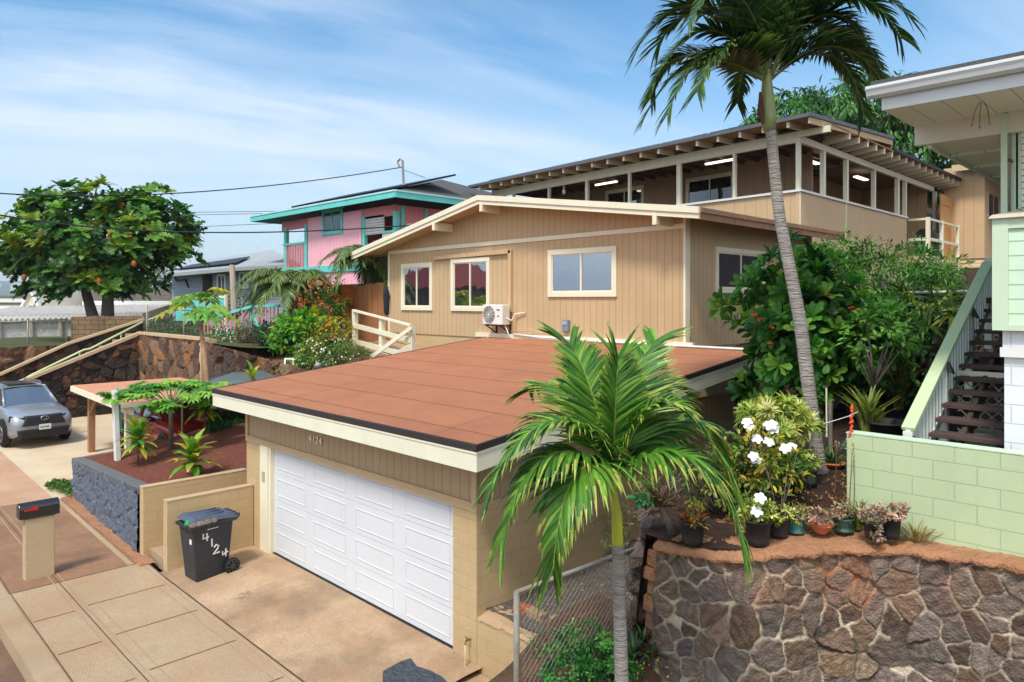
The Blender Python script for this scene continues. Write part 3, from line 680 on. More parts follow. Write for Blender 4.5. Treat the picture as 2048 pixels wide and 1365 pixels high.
# door: sections with raised rectangular rims
def garage_door():
    x0, x1, z0, z1 = -13.60, -7.93, .015, 2.15; ns, npn = 4, 8
    mb = MB(); mb.box(x0, x1, GY+.10, GY+.14, z0, z1); sh = (z1-z0)/ns
    for i in range(ns):
        for j in range(2):
            pass
    door = mb.build('garage_door', m_door, g)
    mb = MB()
    for i in range(ns):   # section slabs, hairline gaps between
        mb.box(x0+.005, x1-.005, GY+.085, GY+.1, z0+i*sh+.004, z0+(i+1)*sh-.004)
    mb.build('door_section', m_door, door, bevel=.004)
    mb = MB(); cols = 4; pw = (x1-x0)/cols
    for i in range(ns):
        for j in range(cols):
            a0 = x0+j*pw+.16; a1 = x0+(j+1)*pw-.16; c0 = z0+i*sh+.10; c1 = z0+(i+1)*sh-.10
            b = .018; y0 = GY+.076; y1 = GY+.086
            mb.box(a0, a1, y0, y1, c0, c0+b); mb.box(a0, a1, y0, y1, c1-b, c1); mb.box(a0, a0+b, y0, y1, c0+b, c1-b); mb.box(a1-b, a1, y0, y1, c0+b, c1-b)
    mb.build('raised_panel', m_door, door, bevel=.004)
garage_door()
MB().box(-13.62, -7.9, GY+.05, GY+.2, -.06, .012).build('threshold', m_black, g)
MB().box(-14.42+.56, -14.32+.56, GY-.05, GY-.031, 1.42, 1.62).build('keypad', M('beige_plastic', C(180,168,146), rough=.5), g, bevel=.008)
RX0, RX1, RY0, RY1 = -15.18, -6.87, 6.22, 14.17; RZ0, RZ1 = 3.20, 4.02
rz = lambda y: RZ0+(RZ1-RZ0)*(y-RY0)/(RY1-RY0)
def slabx(mb, x0, x1, y0, y1, d0, d1):   # sloped slab, z offsets d0..d1 from roof line
    return mb.hexa([(x0, y0, rz(y0)+d0), (x1, y0, rz(y0)+d0), (x1, y1, rz(y1)+d0), (x0, y1, rz(y1)+d0), (x0, y0, rz(y0)+d1), (x1, y0, rz(y0)+d1), (x1, y1, rz(y1)+d1), (x0, y1, rz(y1)+d1)])
slabx(MB(), RX0+.02, RX1-.02, RY0+.02, RY1, -.05, .012).build('roof', m_roof, g)
mb = MB(); slabx(mb, RX0-.015, RX0+.03, RY0-.015, RY1, -.07, .02); slabx(mb, RX1-.03, RX1+.015, RY0-.015, RY1, -.07, .02); slabx(mb, RX0+.03, RX1-.03, RY0-.015, RY0+.03, -.07, .02)
mb.build('drip_edge', m_drip, g)
mb = MB(); slabx(mb, RX0, RX0+.04, RY0, RY1, -.34, -.07); slabx(mb, RX1-.04, RX1, RY0, RY1, -.34, -.07); slabx(mb, RX0+.04, RX1-.04, RY0, RY0+.04, -.34, -.07)
mb.build('fascia', m_fascia, g, bevel=.004)
mb = MB(); slabx(mb, RX0-.012, RX1+.012, RY0-.012, RY0+.0, -.10, -.072); slabx(mb, RX1, RX1+.012, RY0, RY1, -.10, -.072)
mb.build('fascia_moulding', m_fascia, g)
slabx(MB(), RX0+.04, RX1-.04, RY0+.04, RY1, -.16, -.08).build('soffit', m_found, g)
text(g, '4124', .20, m_cream, lambda x, y, z: (-12.05+x*1.05+.1*y, GY-.008-z, 2.47+y), name='house_number', sp=1.15)
# faucet pier continues as a low block wall across to the neighbour
o = thing('low_block_wall', 'low tan painted block wall with rough concrete top beside the garage corner', 'wall', (-6, GY, 0))
MB().box(-7.415, -5.1, GY+.003, GY+.2, -.5, .66).build('block_wall', m_block, o)
def rough_cap(x0, x1, y0, y1, z, seed, amp=.03):
    r = np.random.default_rng(seed); nx, ny = int((x1-x0)/.06)+2, int((y1-y0)/.06)+2
    a = r.normal(0, amp*.3, (ny+1, nx+1)); v = []; f = []
    for j in range(ny+1):
        for i in range(nx+1):
            x = x0+(x1-x0)*i/nx; y = y0+(y1-y0)*j/ny; e = i in (0, nx) or j in (0, ny)
            v.append((x, y, z+a[j, i]+amp*math.sin(x*5+seed)*math.sin(y*7)-(.05 if e else 0)))
    for j in range(ny):
        for i in range(nx): q = j*(nx+1)+i; f.append([q, q+1, q+nx+2, q+nx+1])
    return v, f
v, f = rough_cap(-7.41, -5.1, GY-.01, 7.25, .70, 3); meshobj('cap', v, f, M('stained_render', C(196,164,128), var=.1, bump=.5, stain=C(170,120,84), stamt=.5, sts=3), o, True)
# bricks along the ledge
for i, (x, y, a) in enumerate([(-7.0, 7.24, .2), (-6.72, 7.20, -.1), (-6.3, 7.22, .1), (-5.9, 7.12, .05), (-5.5, 7.06, .15), (-5.15, 7.0, .3)]):
    cx, sy = math.cos(a), math.sin(a)
    T = lambda p, q, r_, x=x, y=y, cx=cx, sy=sy: (x+p*cx-q*sy, y+p*sy+q*cx, r_)
    bk = MB(T); bk.box(-.15, .15, -.07, .07, .66, .80+.02*(i % 3))
    bo = bk.build('brick', M('loose_brick', C(*((170,92,64) if i in (0, 5) else (160,134,108))), bump=.8, bs=30, var=.2), bevel=.01)
    tagp(bo, ['orange brick lying at the garage end of the low block wall ledge', 'second stained brick from the garage corner on the wall ledge', 'third stained brick from the garage corner on the wall ledge', 'fourth stained brick from the garage corner on the wall ledge', 'fifth stained brick from the garage corner, next to the orange one', 'orange brick at the palm end of the low block wall ledge'][i], 'brick', group='bricks along the low wall')
t = thing('garden_tap', 'old brass garden tap on the tan pier beside the garage door', 'tap', onY(938, 1278, GY-.02))
p = onY(938, 1280, GY-.03)
mb = MB(); mb.tube([p+Vector((0, .03, 0)), p+Vector((0, -.06, 0)), p+Vector((.03, -.10, -.03))], .013); mb.tube([p+Vector((-.03, -.05, .045)), p+Vector((.04, -.05, .045))], .008); mb.tube([p+Vector((0, -.05, 0)), p+Vector((0, -.05, .045))], .006)
mb.build('spout', m_rust, t)
pts = [p+Vector((.03, -.10, -.03)), p+Vector((.05, -.11, -.2)), p+Vector((.02, -.10, -.5)), p+Vector((.05, -.11, -.9)), p+Vector((.3, -.3, -1.25))]
tagp(MB().tube(pts, .011).build('garden_hose', M('cream_hose', C(206,186,142)), smooth=True), 'thin cream hose hanging from the tap down the garage pier', 'hose')

# ================================================================ beige walls, planter wall, steps
def cmu(name, x0, x1, y0, y1, z0, z1, label, capz=None):
    o = thing(name, label, 'wall', ((x0+x1)/2, (y0+y1)/2, 0))
    MB().box(x0, x1, y0, y1, z0, z1).build('block_wall', m_block, o, bevel=.012)
    MB().box(x0-.004, x1+.004, y0-.004, y1, z1+.002, z1+.014).build('cap', m_stucco, o)
    return o
cmu('block_garden_wall', -15.62, -15.42, 4.92, 9.0, -.4, 1.31, 'longer beige block wall between the cinder planter and the concrete steps')
cmu('block_garden_wall', -14.50, -14.30, 4.99, 6.71, -.4, 1.24, 'shorter beige block wall behind the wheelie bin, joining the garage pier')
o = thing('concrete_steps', 'stained concrete steps rising between the two beige block walls', 'steps', (-15, 5.6, 0))
mb = MB()
for i in range(5): mb.box(-15.41, -14.51, 5.05+i*.38, 8.2, -.2, .16+.2*i-.08)
mb.build('steps', m_conc, o, bevel=.01)
gp = thing('planter_wall', 'rough grey painted stone wall holding the red cinder bed', 'wall', (-18, 5, 0))
# faces made as rubble with single grey palette
gm = M('grey_painted_rock', C(104,114,128), var=.15, vs=9, bump=.9, bs=24, rough=.75, stain=C(82,90,102), stamt=.6, sts=8)
rubble('stone_face', [(-20.72, 4.96), (-15.62, 4.90)], lambda s: 1.06+.22*s, -.3, .30, .03, .032, [(1, 1, 1)], (1, 1, 1), gm, gp, 5, .8, .03)
mb = MB(); 
mb.hexa([(-20.76, 4.93, .9), (-15.60, 4.88, 1.15), (-15.60, 5.16, 1.15), (-20.76, 5.20, .9), (-20.76, 4.93, 1.08), (-15.60, 4.88, 1.30), (-15.60, 5.16, 1.30), (-20.76, 5.20, 1.08)])
mb.hexa([(-20.78, 5.2, -.2), (-20.50, 5.2, -.2), (-20.50, 7.8, -.2), (-20.78, 7.8, -.2), (-20.78, 5.2, 1.08), (-20.50, 5.2, 1.08), (-20.50, 7.8, 1.2), (-20.78, 7.8, 1.2)])
mb.build('coping', m_greytop, gp, bevel=.02)
# grey painted stone block at the bottom edge of the picture
P_ = [(765, 1341), (800, 1322), (822, 1315), (834, 1331), (862, 1340), (884, 1352), (905, 1372), (850, 1440), (790, 1410)]
tp = [onZ(u, v, .55) for u, v in P_]
mb = MB(); n = len(tp); vs = [tuple(p) for p in tp]+[(p.x+(p.x-tp[0].x)*.02, p.y, -.2) for p in tp]
mb.add(vs, [tuple(range(n))]+[(i, n+i, n+(i+1) % n, (i+1) % n) for i in range(n)])
tagp(mb.build('painted_boulder', m_greyw, bevel=.02), 'dark slate painted stone block top at the bottom edge by the driveway', 'stone block')

# ================================================================ mailbox
o = thing('mailbox', 'black rural mailbox with red flag on a beige stucco post by the kerb', 'mailbox', (-15.8, 3.05, -.15))
T0 = onZ(50, 1168, -.1)
cx, cy = T0.x, T0.y
mx_ = lambda a, b, c: (cx+a, cy+b, c)
MB(mx_).box(-.22, 0, 0, .47, -.25, 1.06).build('post', m_stucco, o, bevel=.015)
mb = MB(mx_); mb.box(-.21, -.01, -.03, .5, 1.061, 1.075)
mb.build('mount_board', m_greywood, o)
mb = MB(mx_); pr = [(-.24, 1.08), (.02, 1.08), (.02, 1.24)]+[(-.11+.13*math.cos(a), 1.24+.12*math.sin(a)) for a in np.linspace(.2, math.pi-.2, 9)]+[(-.24, 1.24)]
mb.extr([(b, -.09, c) for b, c in pr], (0, .64, 0)); mb.build('letter_box', m_mail, o, bevel=.006)
mb = MB(mx_); mb.box(.022, .034, -.02, .20, 1.225, 1.255); mb.box(.022, .035, .12, .20, 1.225, 1.29); mb.build('flag', m_red, o)

# ================================================================ wheelie bin (side faces the camera)
bl = onZ(386, 1167, -.06); 
def bin_():
    o = thing('wheelie_bin', 'dark wheelie bin with hand-painted white 4124, lid propped up by rubbish', 'rubbish bin', (bl.x, bl.y, -.06))
    # local: a along the bin (front to wheel side, +Y world), b across (towards garage door = +X), c up
    T = lambda a, b, c: (bl.x-.0+b*.97-a*.10-.55, bl.y+a*.99+b*.05, -.08+c)
    L0, L1, Wb, Wt, H = .70, .86, .50, .60, 1.02
    mb = MB(T)
    mb.hexa([(.04, .55-Wb, .0), (.04, .55, .0), (.66, .55, .0), (.66, .55-Wb, .0), (-.05, .55-Wt+.03, H), (-.05, .58, H), (.76, .58, H), (.76, .55-Wt+.03, H)])
    mb.build('body', m_bin, o, bevel=.03)
    mb = MB(T); mb.box(-.10, .82, .55-Wt-.0, .62, H-.03, H+.03); mb.build('rim', m_bin, o, bevel=.012)
    mb = MB(T); a0, a1 = -.10, .84
    v = [(a0, -.05, H+.10), (a1, -.05, H+.02), (a1, .62, H+.02), (a0, .62, H+.10), (a0+.1, .03, H+.17), (a1-.12, .03, H+.12), (a1-.12, .54, H+.12), (a0+.1, .54, H+.17)]
    mb.hexa([v[i] for i in (0, 3, 2, 1, 4, 7, 6, 5)]); mb.box(a1-.02, a1+.03, 0, .58, H-.02, H+.06)
    for q in range(3): mb.box(a0+.2, a1-.22, .12+.16*q, .15+.16*q, H+.13, H+.165)
    l = mb.build('lid', m_binlid, o, bevel=.02)
    mb = MB(T)
    for b in (.04, .2, .36, .52): mb.box(a1-.06, a1+.06, b, b+.03, H+.0, H+.07)
    mb.tube([(a1+.05, .02, H+.05), (a1+.05, .56, H+.05)], .016); mb.build('handle', m_bin, o)
    for b, nm in ((.64, 'near'), (-.05, 'far')):
        c = Vector((.70, b, .15)); mb = MB(T); mb.disc(c, (0, 1, 0), .15, .05, 28); wh = mb.build('wheel', m_rubber, o, bevel=.008)
        mb = MB(T)
        for q in range(8):
            an = math.pi*q/4; mb.beam(c+Vector((.02*math.cos(an), .028, .02*math.sin(an))), c+Vector((.125*math.cos(an), .028, .125*math.sin(an))), .02, .014)
        mb.disc(c+Vector((0, .03, 0)), (0, 1, 0), .03, .03, 12); mb.tube([c+Vector((.12*math.cos(t), .03, .12*math.sin(t))) for t in np.linspace(0, 2*math.pi, 25)], .007)
        mb.build('hubcap', M('dark_grey_plastic', C(70,72,74), rough=.5), wh)
    r = random.Random(3); mb = MB(T)
    for i in range(9):
        c = Vector((-.06+r.uniform(0, .5), .60, H+.05)); mb.lathe(c, [(.03, -.03), (.07, 0), (.05, .04), (.01, .06)], 7)
    mb.build('rubbish', M('crumpled_bags', C(150,136,124), var=.3, vs=9, bump=1), o)
    mb = MB(T); mb.lathe((-.09, .5, H+.08), [(.03, -.04), (.07, 0), (.05, .05), (.01, .07)], 7); mb.build('green_bag', M('green_plastic', C(40,140,84), rough=.4), o)
    ym = M('white_marker', C(225,225,215), var=.1, vs=20)
    # side plane b ~ .585: number painted diagonally, stroke by stroke
    def side(a, c): k_ = c/H; return Vector((a, .552+.030*k_+.004, c))
    def glyph(segs, a, c, s, tilt=0):
        m_ = MB(T); ct, st_ = math.cos(tilt), math.sin(tilt)
        for seg in segs:
            pts = [side(a+(x*ct-y*st_)*s, c+(x*st_+y*ct)*s) for x, y in seg]; m_.tube(pts, s*.10, 6)
        return m_
    four = [[(.1, 1), (0, .4), (.75, .45)], [(.55, .95), (.5, 0)]]
    g1 = glyph(four, .16, .72, .15, .1); g2 = glyph([[(.1, .9), (.12, 0)]], .31, .60, .16); g3 = glyph([[(.05, .75), (.3, 1), (.6, .8), (.45, .5), (0, .05), (.7, .1)]], .36, .44, .17); g4 = glyph([[(.1, .8), (0, .35), (.8, .5)], [(.6, 1), (.4, 0)]], .55, .33, .145, .2)
    for q in (g1, g2, g3, g4): q.build('painted_digit', ym, o)
    mb = MB(T); 
    for q in range(4): mb.box(.24+q*.055, .28+q*.055, .583, .588, .925, .94)
    mb.build('stamp', ym, o)
    mb = MB(T); mb.box(-.03, -.025, .42, .50, .70, .80); mb.build('sticker', ym, o)
bin_()

# ================================================================ generic window
def window(T, a0, a1, c0, c1, par, fr=m_white, pane=m_glass, fw=.11, mull=(.5,), mw=.05, name='window', inner=.03):
    mb = MB(T); d = -.055
    mb.box(a0-fw, a1+fw, d, .01, c1, c1+fw); mb.box(a0-fw, a1+fw, d, .01, c0-fw, c0); mb.box(a0-fw, a0, d, .01, c0, c1); mb.box(a1, a1+fw, d, .01, c0, c1)
    w_ = mb.build(name, fr, par, bevel=.004)
    m2 = MB(T)
    for q in mull: x = a0+(a1-a0)*q; m2.box(x-mw/2, x+mw/2, -.035, .0, c0, c1)
    m2.box(a0, a0+inner, -.03, 0, c0, c1); m2.box(a1-inner, a1, -.03, 0, c0, c1); m2.box(a0+inner, a1-inner, -.03, 0, c0, c0+inner); m2.box(a0+inner, a1-inner, -.03, 0, c1-inner, c1)
    m2.build('sash', fr, w_)
    MB(T).box(a0, a1, -.014, .004, c0, c1).build('pane', pane, w_)
    return w_
def rectY(u0, v0, u1, v1, y):   # pixel rectangle -> (x0,x1,z0,z1) on plane y
    a = onY(u0, v0, y); b = onY(u1, v1, y); return a.x, b.x, b.z, a.z

# ================================================================ HOUSE 1
HY = 14.2; HX0, HX1, HB = -20.1, -8.67, 21.2
h = thing('bungalow', 'tan bungalow with cream trim and low gable right behind the garage', 'house', (-14.5, HY, 3.8))
PX, PZ = -14.85, 7.96; LX, LZ = -21.3, 6.66; RX, RZ = -7.93, 7.0
gl = lambda x: (PZ+(x-PX)*(PZ-LZ)/(PX-LX)) if x < PX else (PZ+(x-PX)*(RZ-PZ)/(RX-PX))
mb = MB(); prof = [(HX0, 4.0), (HX1, 4.0), (HX1, gl(HX1)-.12), (PX, PZ-.12), (HX0, gl(HX0)-.12)]
mb.extr([(x, HY, z) for x, z in prof], (0, HB-HY, 0)); mb.build('siding_wall', m_side, h)
MB().box(HX0+.03, HX1-.03, HY+.03, HB, 2.6, 4.0).build('foundation', m_found, h)
tz0, tz1 = 6.69, 6.79
mb = MB(); mb.hexa([(HX0, HY-.03, 6.64), (HX1, HY-.03, 6.72), (HX1, HY, 6.72), (HX0, HY, 6.64), (HX0, HY-.03, 6.75), (HX1, HY-.03, 6.83), (HX1, HY, 6.83), (HX0, HY, 6.75)])
mb.build('belt_trim', m_cream, h)
MB().box(HX1-.02, HX1+.035, HY-.035, HY+.16, 4.0, gl(HX1)-.15).build('corner_board', m_cream, h)
MB().box(HX0-.03, HX0+.06, HY-.025, HY+.12, 3.9, gl(HX0)-.2).build('corner_board', m_cream, h)
mb = MB(); a = onY(953, 668, HY-.05); mb.box(a.x, HX1+.25, HY-.10, HY, 4.02, 4.14); mb.build('base_trim', m_cream, h)
def rake(mb, xa, za, xb, zb, y0, y1, t0, t1):
    return mb.hexa([(xa, y0, za+t0), (xb, y0, zb+t0), (xb, y1, zb+t0), (xa, y1, za+t0), (xa, y0, za+t1), (xb, y0, zb+t1), (xb, y1, zb+t1), (xa, y1, za+t1)])
fy = 13.5
mb = MB(); rake(mb, LX, LZ, PX, PZ, fy+.05, HB+.4, -.02, .06); rake(mb, PX, PZ, RX, RZ, fy+.05, HB+.4, -.02, .06); mb.build('roof', m_shbr, h)
mb = MB(); rake(mb, LX, LZ, PX, PZ, fy+.05, HB+.4, -.12, -.025); rake(mb, PX, PZ, RX, RZ, fy+.05, HB+.4, -.12, -.025); mb.build('roof_deck', m_found, h)
mb = MB(); rake(mb, LX-.02, LZ, PX, PZ, fy, fy+.045, -.18, -.07); rake(mb, PX, PZ, RX+.02, RZ, fy, fy+.045, -.18, -.07)
mb.build('rake_fascia', m_cream, h)
mb = MB(); rake(mb, LX-.03, LZ, PX, PZ, fy-.03, fy+.045, -.068, .075); rake(mb, PX, PZ, RX+.03, RZ, fy-.03, fy+.045, -.068, .075); mb.build('rake_moulding', m_cream, h)
mb = MB(); mb.box(RX-.02, RX+.03, fy+.05, HB+.4, RZ-.19, RZ-.05); mb.build('eave_fascia', m_post, h)
mb = MB(); mb.box(RX-.02, RX+.06, fy+.05, HB+.4, RZ-.045, RZ+.06); mb.build('eave_gutter', M('brown_gutter', C(140,104,78), rough=.5, stain=C(190,140,90), stamt=.5, sts=1.2), h)
for (u, v) in ((963, 404), (1310, 438), (868, 476+30)):
    q = onY(u, v, fy+.02); 
    zt = gl(q.x)-.12
    mb = MB(); mb.box(q.x-.05, q.x+.06, fy-.02, HY, zt-.26, zt-.02); mb.build('lookout_beam', m_cream, h, bevel=.005)
TY = lambda a, b, c: (a, HY+b, c)
wins = [(809, 533, 861, 613), (909, 523, 975, 614), (1105, 507, 1226, 584)]
for i, (u0, v0, u1, v1) in enumerate(wins):
    x0, x1, _, _ = rectY(u0, v0, u1, v1, HY); um = (u0+u1)/2; zt = onY(um, v0+(2 if i < 2 else 0), HY).z; zb = onY(um, v1, HY).z
    window(TY, x0, x1, zb, zt, h, fr=m_cream, fw=.13)
TX1 = lambda a, b, c: (HX1-b, a, c)
for (u0, v0, u1, v1) in ((1434, 500, 1522, 580), (1597, 512, 1630, 570)):
    a = onX(u0, v0, HX1); b = onX(u1, v1, HX1); window(TX1, a.y, b.y, b.z+.02, a.z-.05, h, fr=m_cream, pane=m_glassm, fw=.12)
# painted pipe cover on the wall
a = onY(870, 517, HY); b = onY(1025, 502, HY); c = onY(1025, 625, HY)
mb = MB(); mb.beam((a.x, HY-.05, a.z), (b.x, HY-.05, b.z-.02), .09, .12); mb.box(b.x-.10, b.x+.02, HY-.095, HY-.002, c.z, b.z+.03)
mb.build('pipe_cover', m_side2, h, bevel=.01)
# outdoor condenser
a = onY(965, 605, HY-.45); b = onY(1019, 651, HY-.45)
ac = thing('air_conditioner', 'white outdoor air conditioner unit bracketed on the tan bungalow wall', 'air conditioner', ((a.x+b.x)/2, HY-.3, b.z))
x0, x1, z0, z1 = a.x, a.x+.80, b.z, b.z+.56
MB().box(x0, x1, HY-.45, HY-.15, z0, z1).build('casing', m_ac, ac, bevel=.02)
gc = Vector((x0+.27, HY-.455, (z0+z1)/2)); mb = MB(); mb.disc(gc+Vector((0, .003, 0)), (0, 1, 0), .24, .006, 28); mb.build('fan_opening', m_black, ac)
mb = MB()
for r_ in np.linspace(.04, .25, 8): mb.tube([gc+Vector((r_*math.cos(t), -.012, r_*math.sin(t))) for t in np.linspace(0, 2*math.pi, 29)], .0045, 4, False)
for t in np.linspace(0, math.pi, 7)[:-1]: mb.tube([gc+Vector((-.25*math.cos(t), -.014, -.25*math.sin(t))), gc+Vector((.25*math.cos(t), -.014, .25*math.sin(t)))], .004, 4)
mb.box(x0+.02, x0+.53, HY-.462, HY-.455, z0+.02, z0+.035); mb.build('fan_grille', m_ac, ac)
mb = MB(); mb.box(x0+.58, x0+.70, HY-.456, HY-.451, z1-.16, z1-.13); mb.box(x0+.60, x0+.68, HY-.456, HY-.451, z1-.33, z1-.305); mb.build('lettering', m_drip, ac)
mb = MB()
for x in (x0+.12, x1-.12):
    mb.beam((x, HY, z0-.02), (x, HY-.45, z0-.02), .04, .04); mb.beam((x, HY-.01, z0-.26), (x, HY-.40, z0-.03), .03, .03); mb.beam((x, HY-.02, z0), (x, HY-.02, z0-.32), .04, .03)
mb.build('bracket', m_drip, ac)
mb = MB(); mb.tube([(x1-.02, HY-.3, z0+.2), (x1+.12, HY-.2, z0+.12), (x1+.14, HY-.08, z0+.3), (b.x+.2, HY-.05, z0+.34)], .02); mb.tube([(x1-.05, HY-.3, z0), (x1+.02, HY-.2, z0-.3), (x1+.1, HY-.15, z0-.4)], .015); mb.build('pipe', m_ac, ac, smooth=True)
# isolator box and cables
a = onY(1126, 640, HY-.06); b = onY(1137, 658, HY-.06)
ib = thing('switch_box', 'small grey electrical box on the tan bungalow wall', 'electrical box', (a.x, HY, b.z))
MB().box(a.x, a.x+.2, HY-.11, HY-.002, a.z-.30, a.z).build('housing', M('grey_plastic', C(122,134,146), rough=.5), ib, bevel=.01)
MB().box(a.x+.03, a.x+.17, HY-.125, HY-.11, a.z-.13, a.z-.04).build('cover', M('pale_grey_plastic', C(165,172,178), rough=.5), ib, bevel=.005)
pts = [Vector((x1+.0, HY-.1, 4.22)), Vector((x1+.8, HY-.07, 4.27)), Vector((a.x-.7, HY-.07, 4.2)), Vector((a.x-.1, HY-.07, 4.28)), Vector((a.x+.1, HY-.07, a.z-.3))]
tagp(MB().tube(pts, .014).build('power_cable', m_found, smooth=True), 'thin tan cable from the air conditioner to the grey box', 'cable')
e = onX(1525, 706, RX1+.02)
pts = [Vector((x1+.1, HY-.12, 4.14)), Vector((-13, HY-.16, 4.10)), Vector((-11, HY-.15, 4.07)), Vector((-8.5, HY-.12, 4.06)), Vector((RX1-.02, HY-.1, 4.06)), Vector((RX1+.03, HY-.12, 3.95))]
tagp(MB().tube(pts, .026).build('drain_pipe', m_white, smooth=True), 'long white plastic pipe lying along the back edge of the garage roof', 'pipe')

# ================================================================ side landing, railing, wood fence
o = thing('wooden_railing', 'cream wooden handrail and landing left of the bungalow', 'railing', (-19, 13, 3.4))
yl = 13.0
A = onY(707, 620, yl); B = onY(824, 650, yl)
for (v0, v1, w_, hh) in ((620, 650, .12, .06), (650, 680, .06, .15), (682, 712, .06, .15)):
    a = onY(707, v0+1, yl); b = onY(822, v1+1, yl); MB().beam(a, b, w_, hh).build('rail', m_cream, o)
for (u, v0, v1) in ((708, 622, 697), (762, 634, 716), (822, 652, 722)):
    a = onY(u, v0, yl+.03); b = onY(u, v1, yl+.03); MB().box(a.x-.08, a.x+.08, yl+.0, yl+.14, b.z-.4, a.z-.02).build('post', m_cream, o)
a = onY(822, 656, yl-.06); b = onY(733, 722, 12.3); MB().beam(a, b, .07, .11).build('handrail', m_cream, o)
a = onY(822, 700, yl-.1); b = onY(785, 722, 12.4); MB().beam(a, b, .05, .35).build('stringer', m_cream, o)
a = onY(713, 695, yl); b = onY(775, 707, yl)
MB().hexa([(a.x, yl-.1, a.z-.22), (b.x+1.2, yl-.1, a.z-.6), (b.x+1.2, 14.15, a.z-.6), (a.x, 14.15, a.z-.2), (a.x, yl-.1, a.z+.12), (b.x+1.2, yl-.1, a.z-.3), (b.x+1.2, 14.15, a.z-.1), (a.x, 14.15, a.z+.2)]).build('landing', M('weathered_deck', C(166,142,120), var=.2, vs=3, stain=C(120,92,76), stamt=.5, sts=3), o)
o = thing('wooden_fence', 'reddish cedar fence and gate between the bungalow and the bushes', 'fence', (-21, 14.3, 3.4))
a = onY(700, 575, 14.35); b = onY(774, 562, 14.35)
mb = MB(); n = 16
for i in range(n):
    x0 = a.x+(b.x+.25-a.x)*i/n; x1_ = a.x+(b.x+.25-a.x)*(i+1)/n; z = a.z+(b.z-a.z)*i/n+random.uniform(-.02, .02)
    mb.box(x0+.004, x1_-.004, 14.35+.01*(i % 2), 14.38+.01*(i % 2), 3.3, z)
mb.build('boards', m_wood, o)
a2 = onY(692, 572, 14.1); MB().box(a2.x, a2.x+.2, 13.9, 14.3, 3.1, a2.z+.02).build('post', M('orange_wood', C(176,98,50), var=.2, stretch=(4,4,.6), vs=3), o)
jk = thing('hanging_bag', 'dark blue jacket-like bag hanging on the fence by the bungalow corner', 'bag', onY(771, 640, 14.1))
mb = MB(); q = onY(773, 578, 14.1); mb.lathe((q.x, 14.1, q.z-.9), [(.03, 0), (.09, .1), (.10, .4), (.12, .65), (.08, .85), (.03, .95)], 10); mb.build('bag_body', M('navy_cloth', C(38,46,66), var=.3, vs=6, bump=1), jk, True)
MB().tube([(q.x, 14.1, q.z+.0), (q.x, 14.28, q.z+.14)], .015).build('strap', m_black, jk)
# ================================================================ HOUSE 2 (uphill lanai house)
C2 = Vector((-9.29, 21.8, 0)); A2 = Vector((-.9944, .106, 0)).normalized()
T2 = lambda s, t, z: (C2.x+A2.x*s, C2.y+A2.y*s+t, z)
def sU(u, t=0.0):   # distance along the front wall for image column u
    lo, hi = -3, 30
    for _ in range(50):
        m = (lo+hi)/2; x, y, _z = T2(m, t, 0); D = (-x+y)*Q; L = (x+y)*Q
        if 1024+F*L/D > u: lo = m
        else: hi = m
    return (lo+hi)/2
TX2 = lambda a, b, c: (C2.x-b, a, c)      # side wall: a along y, b<0 outwards
yU = lambda u: onX(u, 500, C2.x).y
h2 = thing('lanai_house', 'large tan hillside house with a screened upper lanai and exposed rafters behind the bungalow', 'house', (C2.x, C2.y, 5))
SL = 15.6; DL = 14.4; ZS = 8.48; ZB = 9.98
mb = MB(T2); mb.box(0.02, SL, .02, .14, 4.6, ZS-.05); mb.build('parapet_wall', m_side2, h2)
mb = MB(); mb.box(C2.x-.12, C2.x, C2.y+.0, C2.y+10.4, 5.6, ZS-.05); mb.build('parapet_panel', m_panel, h2)
mb = MB(); yb = yU(1691); mb.box(C2.x+.0, C2.x+.03, yb-.04, yb+.04, 5.6, ZS-.05); mb.box(C2.x, C2.x+.02, C2.y, C2.y+.05, 5.6, ZS-.05); mb.build('batten', m_cream, h2)
mb = MB(T2); mb.box(-.06, SL, -.05, .2, ZS-.05, ZS+.02); mb.build('sill', m_white, h2)
mb = MB(); mb.box(C2.x-.2, C2.x+.06, C2.y-.0, C2.y+10.4, ZS-.05, ZS+.021); mb.build('sill', m_white, h2)
mb = MB(T2); mb.box(-.0, SL, 0, .10, ZB-.02, ZB+.20); mb.build('beam', m_cream, h2)
mb = MB(T2); mb.box(-.95, SL, -.02, .09, ZB+.12, ZB+.31); mb.build('beam', m_cream, h2)
mb = MB(); mb.box(C2.x-.10, C2.x+.02, C2.y, C2.y+14.2, ZB-.03, ZB+.17); mb.build('beam', m_cream, h2)
for u, w_ in ((1597, .18), (1468, .1), (1357, .17), (1258, .1), (1173, .14), (1097, .10), (1026, .1)):
    s = sU(u); MB(T2).box(max(0, s-w_/2), s+w_/2, -.01, .12, ZS, ZB).build('post', m_cream, h2)
for u, w_ in ((1649, .16), (1695, .16), (1750, .14), (1797, .2), (1812, .14), (1872, .2)):
    y = yU(u); MB().box(C2.x-.12, C2.x+.015, y-w_/2, y+w_/2, ZS if u < 1850 else 6.95, ZB).build('post', m_cream, h2)
